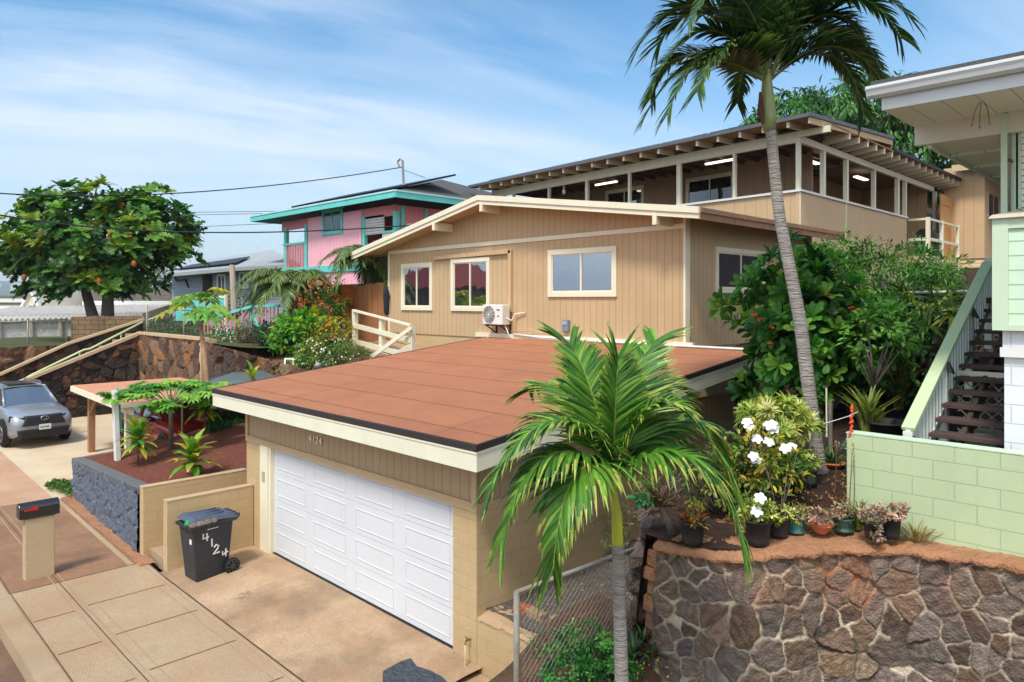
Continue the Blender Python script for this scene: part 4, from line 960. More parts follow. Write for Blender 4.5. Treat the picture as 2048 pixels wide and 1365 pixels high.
# lanai interior: inner wall, floor, ceiling
IT = 3.0
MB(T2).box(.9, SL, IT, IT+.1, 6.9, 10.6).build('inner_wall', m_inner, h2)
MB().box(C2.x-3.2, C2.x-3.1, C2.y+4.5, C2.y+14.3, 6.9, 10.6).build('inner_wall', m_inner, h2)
mb = MB(T2); mb.box(.05, SL, .1, 14.3, 6.75, 6.9); mb.build('lanai_floor', m_conc, h2)
TI = lambda a, b, c: T2(a, IT+b, c)
def rS(u0, v0, u1, v1, t):
    s0 = sU(u0, t); s1 = sU(u1, t)
    def zz_(s, v): x, y, _ = T2(s, t, 0); D = (-x+y)*Q; return CZ+(HZ-v)*D/F
    return s1, s0, zz_((s0), v1), zz_(s0, v0)
for (u0, v0, u1, v1) in ((1216, 388, 1284, 420), (1378, 364, 1464, 412)):
    a0, a1, c0, c1 = rS(u0, v0, u1, v1, IT); window(TI, a0, a1, max(7.9, c0-.5), c1, h2, fr=m_cream, pane=m_glassd, fw=.13)
a0, a1, c0, c1 = rS(1144, 392, 1190, 420, IT); MB(TI).box(a0, a1, -.05, 0, 7.0, c1).build('door', m_inner, h2)
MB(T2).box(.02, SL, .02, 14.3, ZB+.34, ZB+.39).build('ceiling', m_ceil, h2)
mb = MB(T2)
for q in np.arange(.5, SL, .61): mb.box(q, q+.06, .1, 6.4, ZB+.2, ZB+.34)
mb.build('ceiling_joists', m_ceil, h2)
for (u, t) in ((1212, 1.6), (1440, 1.3)):
    s = sU(u, t); mb = MB(T2); mb.box(s-.62, s+.62, t-.05, t+.06, ZB+.06, ZB+.12); mb.build('ceiling_lamp', m_lamp, h2)
for (u, x_) in ((1622, 1.2), (1722, 1.2)):
    p = onX(u, 340, C2.x-x_); mb = MB(); mb.box(C2.x-x_-.09, C2.x-x_+.09, p.y-.6, p.y+.6, ZB+.02, ZB+.07); mb.build('ceiling_lamp', m_lamp, h2)
# roof: high front slab rising to the rear, lower side slab
EZ = 10.44
def rf(t): return EZ+max(-1, (t+1.0))*.066
mb = MB(T2)
def rslab(mb, s0, s1, t0, t1, d0, d1):
    mb.hexa([(s0, t0, rf(t0)+d0), (s1, t0, rf(t0)+d0), (s1, t1, rf(t1)+d0), (s0, t1, rf(t1)+d0), (s0, t0, rf(t0)+d1), (s1, t0, rf(t0)+d1), (s1, t1, rf(t1)+d1), (s0, t1, rf(t1)+d1)])
rslab(mb, -.75, SL+.6, -1.0, 6.3, -.02, .05); mb.build('upper_roof', m_shing, h2)
mb = MB(T2); rslab(mb, -.78, SL+.63, -1.05, -1.0, -.03, .08); rslab(mb, -.80, -.75, -1.0, 6.3, -.03, .08); mb.build('roof_edge', M('grey_metal_edge', C(92,94,98), rough=.5), h2)
mb = MB(T2); rslab(mb, -.755, -.70, -.98, 6.3, -.23, -.035); mb.build('rake_board', m_found, h2)
mb = MB(T2); rslab(mb, -.70, SL+.55, -.98, 6.28, -.05, -.021); mb.build('roof_deck', m_post, h2)
q = 0
for s in np.arange(-.1, SL+.4, .815):
    mb = MB(T2); rslab(mb, s, s+.09, -.96, 1.2, -.22, -.05); mb.build('rafter', m_cream if False else M('rafter_paint', C(206,190,160), var=.05) if q == 0 else bpy.data.materials['rafter_paint'], h2); q += 1
# vertical step between roofs
MB().box(C2.x-2.6, C2.x+.70, C2.y+6.22, C2.y+6.3, 9.98+.2, rf(6.3)-.03).build('step_wall', m_found, h2)
# lower side roof, rafters poking out
y0r = C2.y+6.3; y1r = C2.y+16.2
mb = MB(); mb.box(C2.x-4, C2.x+.78, y0r, y1r, 10.50, 10.56); mb.build('lower_roof', m_shing, h2)
mb = MB(); mb.box(C2.x+.78, C2.x+.82, y0r-.03, y1r, 10.47, 10.585); mb.box(C2.x+.02, C2.x+.78, y0r-.04, y0r, 10.47, 10.585); mb.build('roof_edge', m_black, h2)
mb = MB(); mb.box(C2.x-.0, C2.x+.77, C2.y+.6, y1r, 10.455, 10.49); mb.build('soffit_deck', m_post, h2)
rmat = bpy.data.materials['rafter_paint']
for y in np.arange(C2.y+2.0, y1r-.1, .82):
    MB().hexa([(C2.x-.1, y, 10.15), (C2.x+.76, y, 10.24), (C2.x+.76, y+.09, 10.24), (C2.x-.1, y+.09, 10.15), (C2.x-.1, y, 10.45), (C2.x+.76, y, 10.45), (C2.x+.76, y+.09, 10.45), (C2.x-.1, y+.09, 10.45)]).build('rafter', rmat, h2)
MB(T2).box(.3, SL, 14.2, 14.3, 4.6, 10.4).build('rear_wall', m_side2, h2)
MB(T2).box(SL-.1, SL, 3.0, 14.2, 4.6, 10.4).build('end_wall', m_side2, h2)
MB().box(C2.x-1.0, C2.x-.05, C2.y+10.5, C2.y+14.3, 6.6, 6.95).build('lanai_floor', m_found, h2)
MB().box(C2.x-.1, C2.x, C2.y+10.4, C2.y+15.0, 5.2, 6.8).build('skirt_wall', M('tan_lap', C(214,184,146), lap=(.16,.02), var=.05), h2)
MB().box(C2.x-.101, C2.x-.001, C2.y+0, C2.y+10.4, 4.4, 5.6).build('skirt_wall', m_side2, h2)
# solar panels
for i in range(7):
    s0 = .9+i*2.0; mb = MB(T2); rslab(mb, s0, s0+1.9, -.82, 1.0, .12, .16); mb.build('solar_panel', m_solar, h2)
mb = MB(T2); rslab(mb, .9, 14.8, -.78, -.74, .06, .12); rslab(mb, .9, 14.8, .6, .66, .06, .12); mb.build('panel_rail', m_steel, h2)
t = tagp(thing('flood_light', 'small round flood light under the lanai eave above the white door', 'light', T2(sU(1128, .3), .3, 9.7)))
p = Vector(T2(sU(1128, .3), .3, 9.75)); mb = MB(); mb.lathe(p, [(.05, -.12), (.08, -.05), (.07, .05), (.02, .1)], 10); mb.build('lamp_head', m_white, t, True); MB().box(p.x-.03, p.x+.03, p.y-.03, p.y+.03, p.z+.1, p.z+.5).build('stem', m_white, t)
# side balcony
bc = thing('side_balcony', 'small cream railed balcony on the right side of the lanai house', 'balcony', (-8.9, 34, 6.6))
bx = -8.5; by0, by1 = 32.3, 36.9
MB().box(C2.x+.02, bx, by0, by1, 6.62, 6.90).build('deck', m_found, bc)
for z, hh in ((8.42, .09), (7.62, .12)):
    MB().box(bx-.08, bx, by0, by1, z-hh, z).build('rail', m_cream, bc); MB().box(C2.x+.02, bx-.08, by0, by0+.08, z-hh, z).build('rail', m_cream, bc)
for (x, y) in ((bx-.05, by0+.06), (bx-.05, by0+2.0), (bx-.05, by1-.06)): MB().box(x-.07, x+.07, y-.08, y+.08, 6.4, 8.44).build('post', m_cream, bc)
t = thing('cedar_shutter', 'bright new cedar board panel leaning on the balcony end wall', 'shutter', (-8.8, 36.9, 6.9))
a = onX(1881, 388, -8.9); b = onX(1912, 388, -8.9)
MB().box(-8.93, -8.88, a.y, b.y, 6.92, CZ+212*((-(-8.9)+a.y)*Q)/F).build('boards', m_wood2, t); MB().box(-8.876, -8.85, a.y+.05, b.y-.05, 9.3, 9.45).build('ledger', m_wood2, t)
t = thing('black_grill', 'black round-lidded barbecue on the side balcony', 'barbecue', (-8.9, 33.4, 6.9))
MB().box(-9.2, -8.65, 32.9, 34.3, 6.95, 7.7).build('cabinet', m_black, t, bevel=.03); mb = MB(); mb.disc((-8.9, 33.6, 7.75), (0, 1, 0), .3, 1.2, 18); mb.build('lid', m_black, t, bevel=.02)
# annexe behind on the right
h3 = thing('rear_annexe', 'tan annexe with a gridded window and low shingle roof beyond the lanai house', 'house', (-6, 37.5, 5))
fy3 = 37.2; a = onY(1868, 360, fy3); b = onY(1970, 360, fy3)
MB().box(C2.x+.1, b.x, fy3, 44, 6.95, 11.1).build('wall', m_side2, h3); MB().box(C2.x+.15, b.x-.05, fy3+.05, 44, 4.6, 6.95).build('lower_wall', bpy.data.materials['tan_lap'], h3)
TXb = lambda p, q, r_: (b.x-q, p, r_)
c_ = onX(1975, 386, b.x); d_ = onX(1996, 440, b.x); window(TXb, c_.y, d_.y, d_.z, c_.z, h3, fr=m_panel, pane=m_glassm, fw=.06, mull=(.5,))
e0 = onY(1906, 345, fy3-.6); 
MB().box(e0.x, b.x+5, fy3-.7, 44, 11.02, 11.14).build('roof', m_shing, h3); MB().box(e0.x-.02, b.x+5, fy3-.74, fy3-.7, 10.82, 11.1).build('fascia', m_found, h3)
MB().box(-7.3, -7.15, fy3-.72, fy3, 10.55, 10.85).build('lookout_beam', m_cream, h3)
t = tagp(MB().hexa([(-6, 46, 12), (10, 46, 12), (10, 50, 12), (-6, 50, 12), (-6, 46.5, 12.1), (10, 46.5, 12.1), (10, 48.5, 13.0), (-5, 48.5, 13.0)]).build('orange_roof_house', m_rroof), 'orange shingle roof just showing above the annexe', 'house')

# ================================================================ GREEN HOUSE (right)
gh = thing('mint_house', 'mint green lap-sided house with white block base at the right edge', 'house', (-1.2, 9.3, 3))
gx = -1.66; gy = 9.0
MB().box(gx, 4, gy, 14, 2.4, 4.62).build('block_base', m_wblock, gh)
MB().box(gx-.03, 4, gy-.05, 14, 4.50, 4.60).build('ledge', m_white, gh); MB().box(gx-.012, 4, gy-.02, 14, 4.60, 4.80).build('white_band', m_wblock, gh)
bx0 = onY(1985, 500, gy-.1).x
MB().box(bx0+.12, 4, gy-.09, 12.9, 4.80, 5.93).build('bay_siding', m_mint, gh)
MB().box(bx0, bx0+.14, gy-.12, gy+.1, 4.78, 5.95).build('corner_board', m_mintp, gh); MB().box(bx0, bx0+.12, gy+.1, 12.9, 4.78, 5.95).build('bay_side', m_mint, gh)
MB().box(bx0+.12, 4, gy-.115, gy-.08, 4.78, 4.84).build('bay_trim', m_mintp, gh); MB().box(bx0+.14, 4, gy-.115, gy-.08, 5.84, 5.95).build('bay_trim', m_mintp, gh)
mb = MB(); mb.hexa([(bx0-.03, gy-.16, 5.95), (4, gy-.16, 5.95), (4, gy+.62, 5.95), (bx0-.03, gy+.62, 5.95), (bx0-.0, gy-.13, 5.99), (4, gy-.13, 5.99), (4, gy+.62, 6.12), (bx0+.3, gy+.62, 6.12)]); mb.build('bay_cap', M('dirty_white_cap', C(196,184,164), var=.1, bump=.3, stain=C(150,132,108), stamt=.5, sts=3), gh)
uy = gy+.55; ux = onY(2022, 300, uy).x
MB().box(ux, 4, uy, 13, 6.0, 7.4).build('upper_siding', m_mint, gh)
MB().box(ux-.03, ux+.07, uy-.03, uy+.1, 6.05, 7.4).build('corner_board', m_mintp, gh)
px = onY(2003, 300, uy-.1).x
MB().box(px, px+.06, uy-.14, uy+.1, 6.05, 7.3).build('porch_post', m_mintp, gh)
wx = onY(2044, 300, uy).x
MB().box(wx-.05, wx, uy-.03, uy, 6.1, 7.1).build('window_casing', m_mintp, gh)
lv = MB()
for z in np.arange(6.12, 7.05, .07): lv.box(wx, wx+1.0, uy-.025, uy-.005, z, z+.055)
lv.build('louvre_window', m_white, gh)
dp = thing('downspout', 'grey metal downspout with an elbow beside the mint siding', 'downspout', (px+.1, uy-.1, 6))
dx = onY(2013, 300, uy-.1).x; ez = onY(1990, 192, uy-.3)
MB().tube([(ez.x-.05, uy-.55, ez.z+.03), (ez.x+.02, uy-.42, ez.z), (dx-.01, uy-.16, ez.z-.07), (dx, uy-.08, ez.z-.22), (dx, uy-.08, 6.08)], .037, 10).build('pipe', m_steel, dp, True)
MB().box(dx-.05, dx+.05, uy-.12, uy-.0, 6.62, 6.65).build('strap', m_rust, dp)
# roof with gutter and soffits
ry0 = 8.3; rx0 = onY(1742, 187, ry0).x
zG = onY(1742, 187, ry0).z
MB().hexa([(rx0, ry0-.02, zG+.06), (6, ry0-.02, zG+.06), (6, 14, zG+.9), (rx0+.02, 14, zG+.9), (rx0, ry0-.02, zG+.12), (6, ry0-.02, zG+.12), (6, 14, zG+.96), (rx0+.02, 14, zG+.96)]).build('roof', m_shing, gh)
mb = MB(); pr = [(ry0-.12, zG+.05), (ry0-.12, zG+.02), (ry0-.10, zG-.01), (ry0-.085, zG-.05), (ry0-.02, zG-.07), (ry0, zG-.07), (ry0, zG+.05)]
mb.extr([(rx0-.02, y, z) for y, z in pr], (8, 0, 0)); mb.build('gutter', m_gutter, gh)
fx = onY(1765, 205, ry0+.06).x
MB().box(fx, 6, ry0+.03, ry0+.07, zG-.20, zG-.02).build('fascia', m_gutter, gh)
MB().box(fx+.0, 6, ry0+.07, 9.45, zG-.19, zG-.16).build('soffit', m_soffit, gh)
bmx = onY(1812, 240, 9.1).x
MB().box(onY(1812, 240, 9.1).x, 6, 9.42, 9.52, zG-.42, zG-.16).build('soffit_beam', m_soffit2, gh)
q0 = onY(1850, 255, 9.6)
MB().box(bmx+.16, 6, 9.52, 13.6, zG-.42, zG-.39).build('rear_soffit', m_soffit2, gh)
for y in (10.3, 11.4, 12.5): MB().box(bmx+.17, 6, y, y+.06, zG-.45, zG-.419).build('soffit_batten', m_soffit, gh)
MB().box(bmx+.12, bmx+.16, 9.52, 13.6, zG-.46, zG-.2).build('rear_fascia', m_soffit2, gh)
# wind chime / lamp
p = onY(1963, 186, 8.75); wc = thing('wind_chime', 'white shell lamp with three dangling brown stalks under the white eave', 'wind chime', p)
mb = MB(); mb.lathe(p+Vector((0, 0, -.05)), [(.01, -.03), (.05, -.01), (.055, .03), (.02, .06)], 12); mb.build('shell', m_white, wc, True)
for du, dv in ((-19, 62), (-4, 66), (16, 58)):
    e = onY(1963+du, 186+dv, 8.75); m_ = p.lerp(e, .5)+Vector((.02 if du > 0 else -.012, 0, -.02))*(abs(du)/16)
    MB().tube([p+Vector((0, 0, -.06)), m_, e], .0045, 5).build('stalk', m_rust, wc); MB().lathe(e-Vector((0, 0, .02)), [(.004, -.01), (.016, 0), (.012, .02), (.003, .03)], 8).build('bell', m_steel, wc)
# mint block wall
mw_ = thing('mint_block_wall', 'mint green painted concrete block wall on the rubble terrace', 'wall', (-1.5, 8.6, 2.4))
xL = onY(1693, 900, 8.50).x
MB().box(xL, 4, 8.50, 8.68, 2.2, 3.57).build('block_wall', m_mintb, mw_, bevel=.01)
MB().box(xL-.005, 4.01, 8.495, 8.685, 3.572, 3.585).build('cap', m_mintp, mw_)
# stairs
st = thing('wooden_stair', 'outdoor stair with brown treads and pale slatted railing up to the mint house', 'stairs', (-2.1, 9, 3))
sx0, sx1 = -2.52, -1.67
zt = lambda y: 3.28+.53*(y-8.9)
for i in range(13):
    y = 8.85+i*.27; z = zt(y)
    mb = MB(); mb.box(sx0+.04, sx1-.02, y, y+.30, z-.05, z); mb.build('tread', m_tread, st, bevel=.008)
mb = MB(); mb.beam((sx0+.35, 8.8, zt(8.8)-.2), (sx0+.35, 12.4, zt(12.4)-.2), .05, .2); mb.beam((sx1-.12, 8.8, zt(8.8)-.2), (sx1-.12, 12.4, zt(12.4)-.2), .05, .2); mb.build('stringer', m_tread, st)
zr = lambda y: 3.66+.53*(y-8.75)
y0s, y1s = 8.78, 12.55
MB().beam((sx0, y0s, zr(y0s)-.02), (sx0, y1s, zr(y1s)-.02), .14, .045).build('handrail', m_mintcap, st, bevel=.006)
mb = MB(); mb.beam((sx0+.0, y0s, zr(y0s)-.70), (sx0+.0, y1s, zr(y1s)-.70), .05, .12); mb.beam((sx0+.0, y0s, zr(y0s)-.08), (sx0, y1s, zr(y1s)-.08), .045, .08); mb.build('bottom_rail', m_railgrey, st)
for i, y in enumerate(np.arange(y0s+.15, y1s, .135)):
    MB().box(sx0-.02, sx0+.02, y, y+.045, zr(y)-.72, zr(y)-.07).build('baluster', m_railgrey, st)
for y in (y0s-.03, 10.15, 11.4, y1s):
    MB().box(sx0-.045, sx0+.05, y, y+.10, zr(y)-1.3, zr(y)-.03 if y < 12.5 else zr(y)+.05).build('newel', m_railgrey, st)
for y in (y0s+.02, 10.2, 11.45):
    c = Vector((sx0+.09, y-.02, zr(y)-.16)); mb = MB(); mb.hexa([c+Vector(p) for p in ((-.04, -.06, -.05), (.03, -.06, -.09), (.03, .06, -.09), (-.04, .06, -.05), (-.04, -.02, .06), (-.02, -.02, .05), (-.02, .02, .05), (-.04, .02, .06))])
    tagp(mb.build('stair_light', m_black), {0: 'black wedge step light on the lowest newel of the pale railing', 1: 'black wedge step light halfway up the pale railing', 2: 'black wedge step light near the top of the pale railing'}[[y0s+.02, 10.2, 11.45].index(y)], 'light', 'step lights on the stair railing')
# landing rail at top
mb = MB()
for x in np.arange(sx0+.1, sx1+.1, .12): mb.box(x, x+.04, 13.3, 13.34, 5.15, 5.85)
mb.box(sx0, sx1+.2, 13.28, 13.36, 5.85, 5.92); mb.build('landing_railing', m_railgrey, st)
MB().box(sx0-.02, sx1+.3, 12.4, 14, 5.05, 5.13).build('landing', m_tread, st)
# lattice and clutter below stair
lt = thing('lattice_panel', 'cream diamond lattice panel behind the open brown stair treads', 'lattice', (-2, 11.6, 3.3))
mb = MB(); lx0, lx1, lz0, lz1 = -2.48, -1.68, 3.35, 4.15
def clipseg(x0, z0, dx, dz):
    ts = []
    lo, hi = -9, 9
    for (p, d, a, b) in ((x0, dx, lx0, lx1), (z0, dz, lz0, lz1)):
        t0, t1 = (a-p)/d, (b-p)/d; lo = max(lo, min(t0, t1)); hi = min(hi, max(t0, t1))
    return (lo, hi) if hi > lo else None
for k_ in np.arange(-1, 2, .14):
    for d in (1, -1):
        r_ = clipseg(lx0+k_, lz0 if d > 0 else lz1, 1, d)
        if r_: x0 = lx0+k_; z0 = lz0 if d > 0 else lz1; mb.beam((x0+r_[0], 10.7+.01*d, z0+d*r_[0]), (x0+r_[1], 10.7+.01*d, z0+d*r_[1]), .012, .038, up=(0, 1, 0))
for z in (lz0, lz1, 3.75): mb.box(lx0, lx1, 10.68, 10.73, z-.03, z+.03)
mb.build('slats', m_cream, lt)
MB().box(-2.5, -1.67, 11.9, 12.0, 2.4, 4.3).build('backing_board', M('dark_board', C(60,54,50)), lt)
t = thing('storage_bench', 'pale green-grey storage bench under the open stair treads', 'bench', (-2, 10.4, 2.9)); MB().box(-2.2, -1.68, 9.6, 10.6, 2.7, 3.42).build('chest', m_railgrey, t, bevel=.01); MB().box(-2.23, -1.67, 9.57, 10.6, 3.43, 3.48).build('lid', m_mintp, t)

# ================================================================ RUBBLE WALLS
def pz(u, v, z): p = onZ(u, v, z); return (p.x, p.y)
rw = thing('rubble_retaining_wall', 'big dark lava rock retaining wall with pale mortar and orange stained ledge', 'wall', (-3, 7.3, 1))
PAL = [C(136,114,96), C(126,108,92), C(146,126,106), C(128,112,98), C(134,120,110), C(108,90,78), C(148,122,98), C(120,108,100), C(126,104,86), C(126,112,102), C(134,118,106)]
keyp = [pz(1308, 1092, 2.36), pz(1370, 1104, 2.36), pz(1440, 1116, 2.37), pz(1500, 1117, 2.38), pz(1560, 1108, 2.41), pz(1630, 1097, 2.46), pz(1720, 1089, 2.5), pz(1850, 1092, 2.56), pz(2048, 1122, 2.60), pz(2300, 1165, 2.62)]
def chaik(P, n=3):
    for _ in range(n):
        Qp = [P[0]]
        for a, b in zip(P[:-1], P[1:]): Qp += [(a[0]*.75+b[0]*.25, a[1]*.75+b[1]*.25), (a[0]*.25+b[0]*.75, a[1]*.25+b[1]*.75)]
        P = Qp+[P[-1]]
    return P
path = [(keyp[0][0]-.15, keyp[0][1]+1.4), (keyp[0][0]-.06, keyp[0][1]+.25)]+keyp
print('PATH', [(round(a,2),round(b,2)) for a,b in path]); path = chaik(path)
rubble('rock_face', path, lambda s: 2.36+.22*max(0, (s-.35)/.65)+.015*math.sin(s*40), .35, .225, .0105, .028, PAL, C(204,188,164), m_rub, rw, 11, .90, .019, batter=.14, stainz=(C(184,104,56), .58, .28, 1.7), mthr=1.35)
def ledge():
    n = 160; P = [Vector((p[0], p[1], 0)) for p in path]; L_ = [0]
    for i in range(len(P)-1): L_.append(L_[-1]+(P[i+1]-P[i]).length)
    v = []; f = []; r = np.random.default_rng(2); m = 9
    for i in range(n+1):
        s = L_[-1]*i/n; x = np.interp(s, L_, [p.x for p in P]); y = np.interp(s, L_, [p.y for p in P]); s2 = s+.05
        dx = np.interp(s2, L_, [p.x for p in P])-np.interp(s-.05, L_, [p.x for p in P]); dy = np.interp(s2, L_, [p.y for p in P])-np.interp(s-.05, L_, [p.y for p in P]); ln = math.hypot(dx, dy); nx, ny = dy/ln, -dx/ln
        sn = s/L_[-1]; z = 2.36+.22*max(0, (sn-.35)/.65)
        lip = .055+.02*math.sin(s*9)+.02*math.sin(s*23)
        prof = [(lip-.01, -.005-.025*abs(math.sin(s*5.5))-.02*abs(math.sin(s*13))), (lip+.012, -.015), (lip-.02, .03), (-.06, .045), (-.18, .05), (-.3, .06), (-.42, .06), (-.55, .04), (-.8, -.08)]
        for (a, b) in prof: v.append((x+nx*a+r.normal(0, .004), y+ny*a+r.normal(0, .004), z+b+r.normal(0, .006)))
    for i in range(n):
        for q in range(m-1): a = i*m+q; f.append([a, a+1, a+m+1, a+m])
    meshobj('concrete_ledge', v, f, m_ledge, rw, True)
ledge()
# stones along alley edge
ar = thing('loose_rock_edge', 'rough column of lava rocks and rusty pipe closing the alley at the big wall', 'rocks', (-4.9, 7.6, .8))
def rock(mb, c, s, r, col=None):
    c = Vector(c); n = 8; vs = []
    for th_ in (0, .6, 1.2, 1.9, 2.5, math.pi):
        for k_ in range(n):
            a = 2*math.pi*k_/n; q = r.uniform(.75, 1.15); vs.append(c+Vector((math.sin(th_)*math.cos(a)*s[0]*q, math.sin(th_)*math.sin(a)*s[1]*q, math.cos(th_)*s[2]*q)))
    mb.add(vs, [(i*n+k_, (i+1)*n+k_, (i+1)*n+(k_+1) % n, i*n+(k_+1) % n) for i in range(5) for k_ in range(n)], col)
r = random.Random(9); m_rock = M('dark_rock', C(104,90,84), var=.3, vs=5, bump=1.2, bs=22, stain=C(140,96,70), stamt=.5, sts=3)
mb = MB()
for j in range(17):
    y = 7.15+.42*j
    for k_ in range(6): rock(mb, (txl(y)-.18+r.uniform(-.06, .04)+.02*k_, y+r.uniform(-.1, .1), .75+k_*.33+r.uniform(-.05, .05)), (.16, .26, .19), r)
mb.build('rocks', m_rock, ar)
mb = MB(); zb_ = .95
for k_ in range(7):
    hh = r.uniform(.15, .26); q0 = onY(1290+r.uniform(-5, 3), 1150, 6.93); q1 = onY(1318+r.uniform(-3, 4), 1150, 6.93); dz_ = r.uniform(-.03, .03)
    mb.hexa([(q0.x, 6.93+dz_, zb_), (q1.x, 6.90+dz_, zb_), (q1.x, 7.25, zb_), (q0.x, 7.25, zb_), (q0.x+.01, 6.94+dz_, zb_+hh-.02), (q1.x-.01, 6.92+dz_, zb_+hh-.01), (q1.x, 7.25, zb_+hh), (q0.x, 7.25, zb_+hh)]); zb_ += hh
mb.build('stacked_blocks', M('orange_block', C(164,116,84), var=.3, vs=4, bump=1, bs=20, stain=C(112,92,80), stamt=.7, sts=5), ar, bevel=.015)
for i in range(16):
    mb = MB(); c = onZ(1172+r.uniform(-8, 120), 1062+r.uniform(-2, 40), .85); s = r.uniform(.08, .17); rock(mb, (max(-7.3, c.x), c.y, .8), (s, s*r.uniform(.8, 1.3), s*.7), r)
    if i == 0: base_r = mb.build('rock', m_rock); tagp(base_r, 'one of the loose dark rocks piled at the back of the alley', 'rock', 'loose rocks in the alley')
    else: tagp(mb.build('rock', m_rock), 'one of the loose dark rocks piled at the back of the alley', 'rock', 'loose rocks in the alley')
# retaining wall behind terrace, under bungalow's right side
rb = thing('rear_stone_wall', 'shaded dark rock wall below the bungalow behind the leafy shrub', 'wall', (-4, 14.5, 2.8))
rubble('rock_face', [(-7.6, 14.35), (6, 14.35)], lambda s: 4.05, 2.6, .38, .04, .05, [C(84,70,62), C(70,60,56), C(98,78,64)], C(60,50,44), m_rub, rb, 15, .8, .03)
MB().box(-7.6, 6, 14.3, 14.75, 4.0, 4.08).build('coping', m_ddirt, rb)
# left end wall beyond the neighbour's drive and the garden wall
lw = thing('boundary_rock_wall', 'tall dark lava rock wall behind the parked silver car, stair climbing it', 'wall', (-32, 6, .4))
PALB0 = [C(140,100,72), C(120,84,62), C(110,78,60), C(150,112,84)]
PALD = [C(72,58,50), C(86,66,54), C(98,70,52), C(62,54,50), C(112,80,58), C(80,70,64), C(58,48,44)]
WX = -32.2
ytop = [(3.0, 1.15), (5.4, 1.75), (10.15, 3.72)]
rubble('rock_face', [(WX, -2), (WX, 10.15)], lambda s: float(np.interp(-2+12.15*s, [3.0, 5.2, 10.15], [1.0, 1.62, 3.66])), 0, .42, .05, .07, PALD, C(80,64,52), m_rub, lw, 21, .62, .03)
mb = MB(); mb.beam((WX-.05, 3.0, 1.05), (WX-.05, 5.2, 1.68), .3, .12); mb.beam((WX-.05, 5.2, 1.68), (WX-.05, 10.2, 3.72), .3, .12); mb.build('sloping_coping', m_stucco, lw)
MB().box(WX-1.4, WX-.2, -3, 10.4, -.4, 1.0).build('stair_base', m_conc, lw)
mb = MB()
for i in range(11): mb.box(WX-1.4, WX-.2, 5.0+i*.5, 10.4, 1.0+i*.24, 1.24+i*.24)
mb.build('steps', m_conc, lw)
ur = thing('upper_rock_wall', 'dark lava rock wall of the raised lawn on the far side of the stair', 'wall', (-34, 4, 1))
rubble('rock_face', [(WX-1.6, 0), (WX-1.6, 10.8)], lambda s: float(np.interp(10.8*s, [0, 5.58, 7.87, 10.8], [.9, 2.16, 3.25, 4.2])), 0, .42, .06, .07, PALD, C(96,78,62), m_rub, ur, 22, .62, .03)
rubble('rear_rock_face', [(WX-2.5, -8), (WX-2.5, 9.5)], lambda s: 3.2, 0, .42, .06, .07, PALB0, C(110,88,68), m_rub, ur, 25, .62, .03)
mb = MB(); mb.beam((WX-1.55, 0, .95), (WX-1.55, 5.58, 2.2), .26, .09); mb.beam((WX-1.55, 5.58, 2.2), (WX-1.55, 7.87, 3.29), .26, .09); mb.beam((WX-1.55, 7.87, 3.29), (WX-1.55, 10.8, 4.24), .26, .09); mb.build('sloping_coping', m_stucco, ur)
gw = thing('garden_rock_wall', 'lighter brown rock wall with flat coping below the neighbour\'s garden', 'wall', (-26, 10.2, .5))
PALB = [C(140,108,84), C(124,94,72), C(150,118,94), C(108,84,68), C(92,78,70), C(158,112,76)]
rubble('rock_face', [(WX, 10.15), (-25.6, 10.1)], lambda s: 3.66, 0, .5, .045, .06, PALB, C(120,88,64), m_rub, gw, 31, .95, .03)
MB().box(WX-.1, -25.6, 10.05, 10.4, 3.66, 3.76).build('coping', m_stucco, gw)
rubble('lower_rock_face', [(-25.6, 10.25), (-18.4, 10.3)], lambda s: 3.62-.5*s, 0, .55, .05, .10, PALB, C(110,76,54), m_rub, gw, 33, .8, .03)
mb = MB(); mb.box(-25.7, -25.5, 10.05, 10.6, 0, 3.7); mb.build('wall_end', m_stucco, gw)
# banked garden soil above lower wall
struct(sheet('garden_bank', lambda x, y: 3.05-(x+22)*.06+(y-10.3)*.18+.08*math.sin(x*2)*math.sin(y*3), -25.5, -18.0, 10.3, 14.5, 30, 20, m_earth))
# stair handrail
hr = thing('stair_handrail', 'pale pipe handrail running up the stair over the dark rock wall', 'handrail', (WX, 8, 2))
hp = [(26, 774), (60, 752), (168, 700), (180, 698), (286, 644)]
pts = [onX(u, v, WX-.15) for u, v in hp]; MB().tube(pts, .04, 8).build('rail', m_mintcap, hr, True)
for (u, v0, v1) in ((242, 668, 684), (159, 704, 716), (100, 733, 742)):
    MB().tube([onX(u, v0, WX-.15), onX(u, v1, WX-.15)], .03).build('post', m_mintcap, hr)
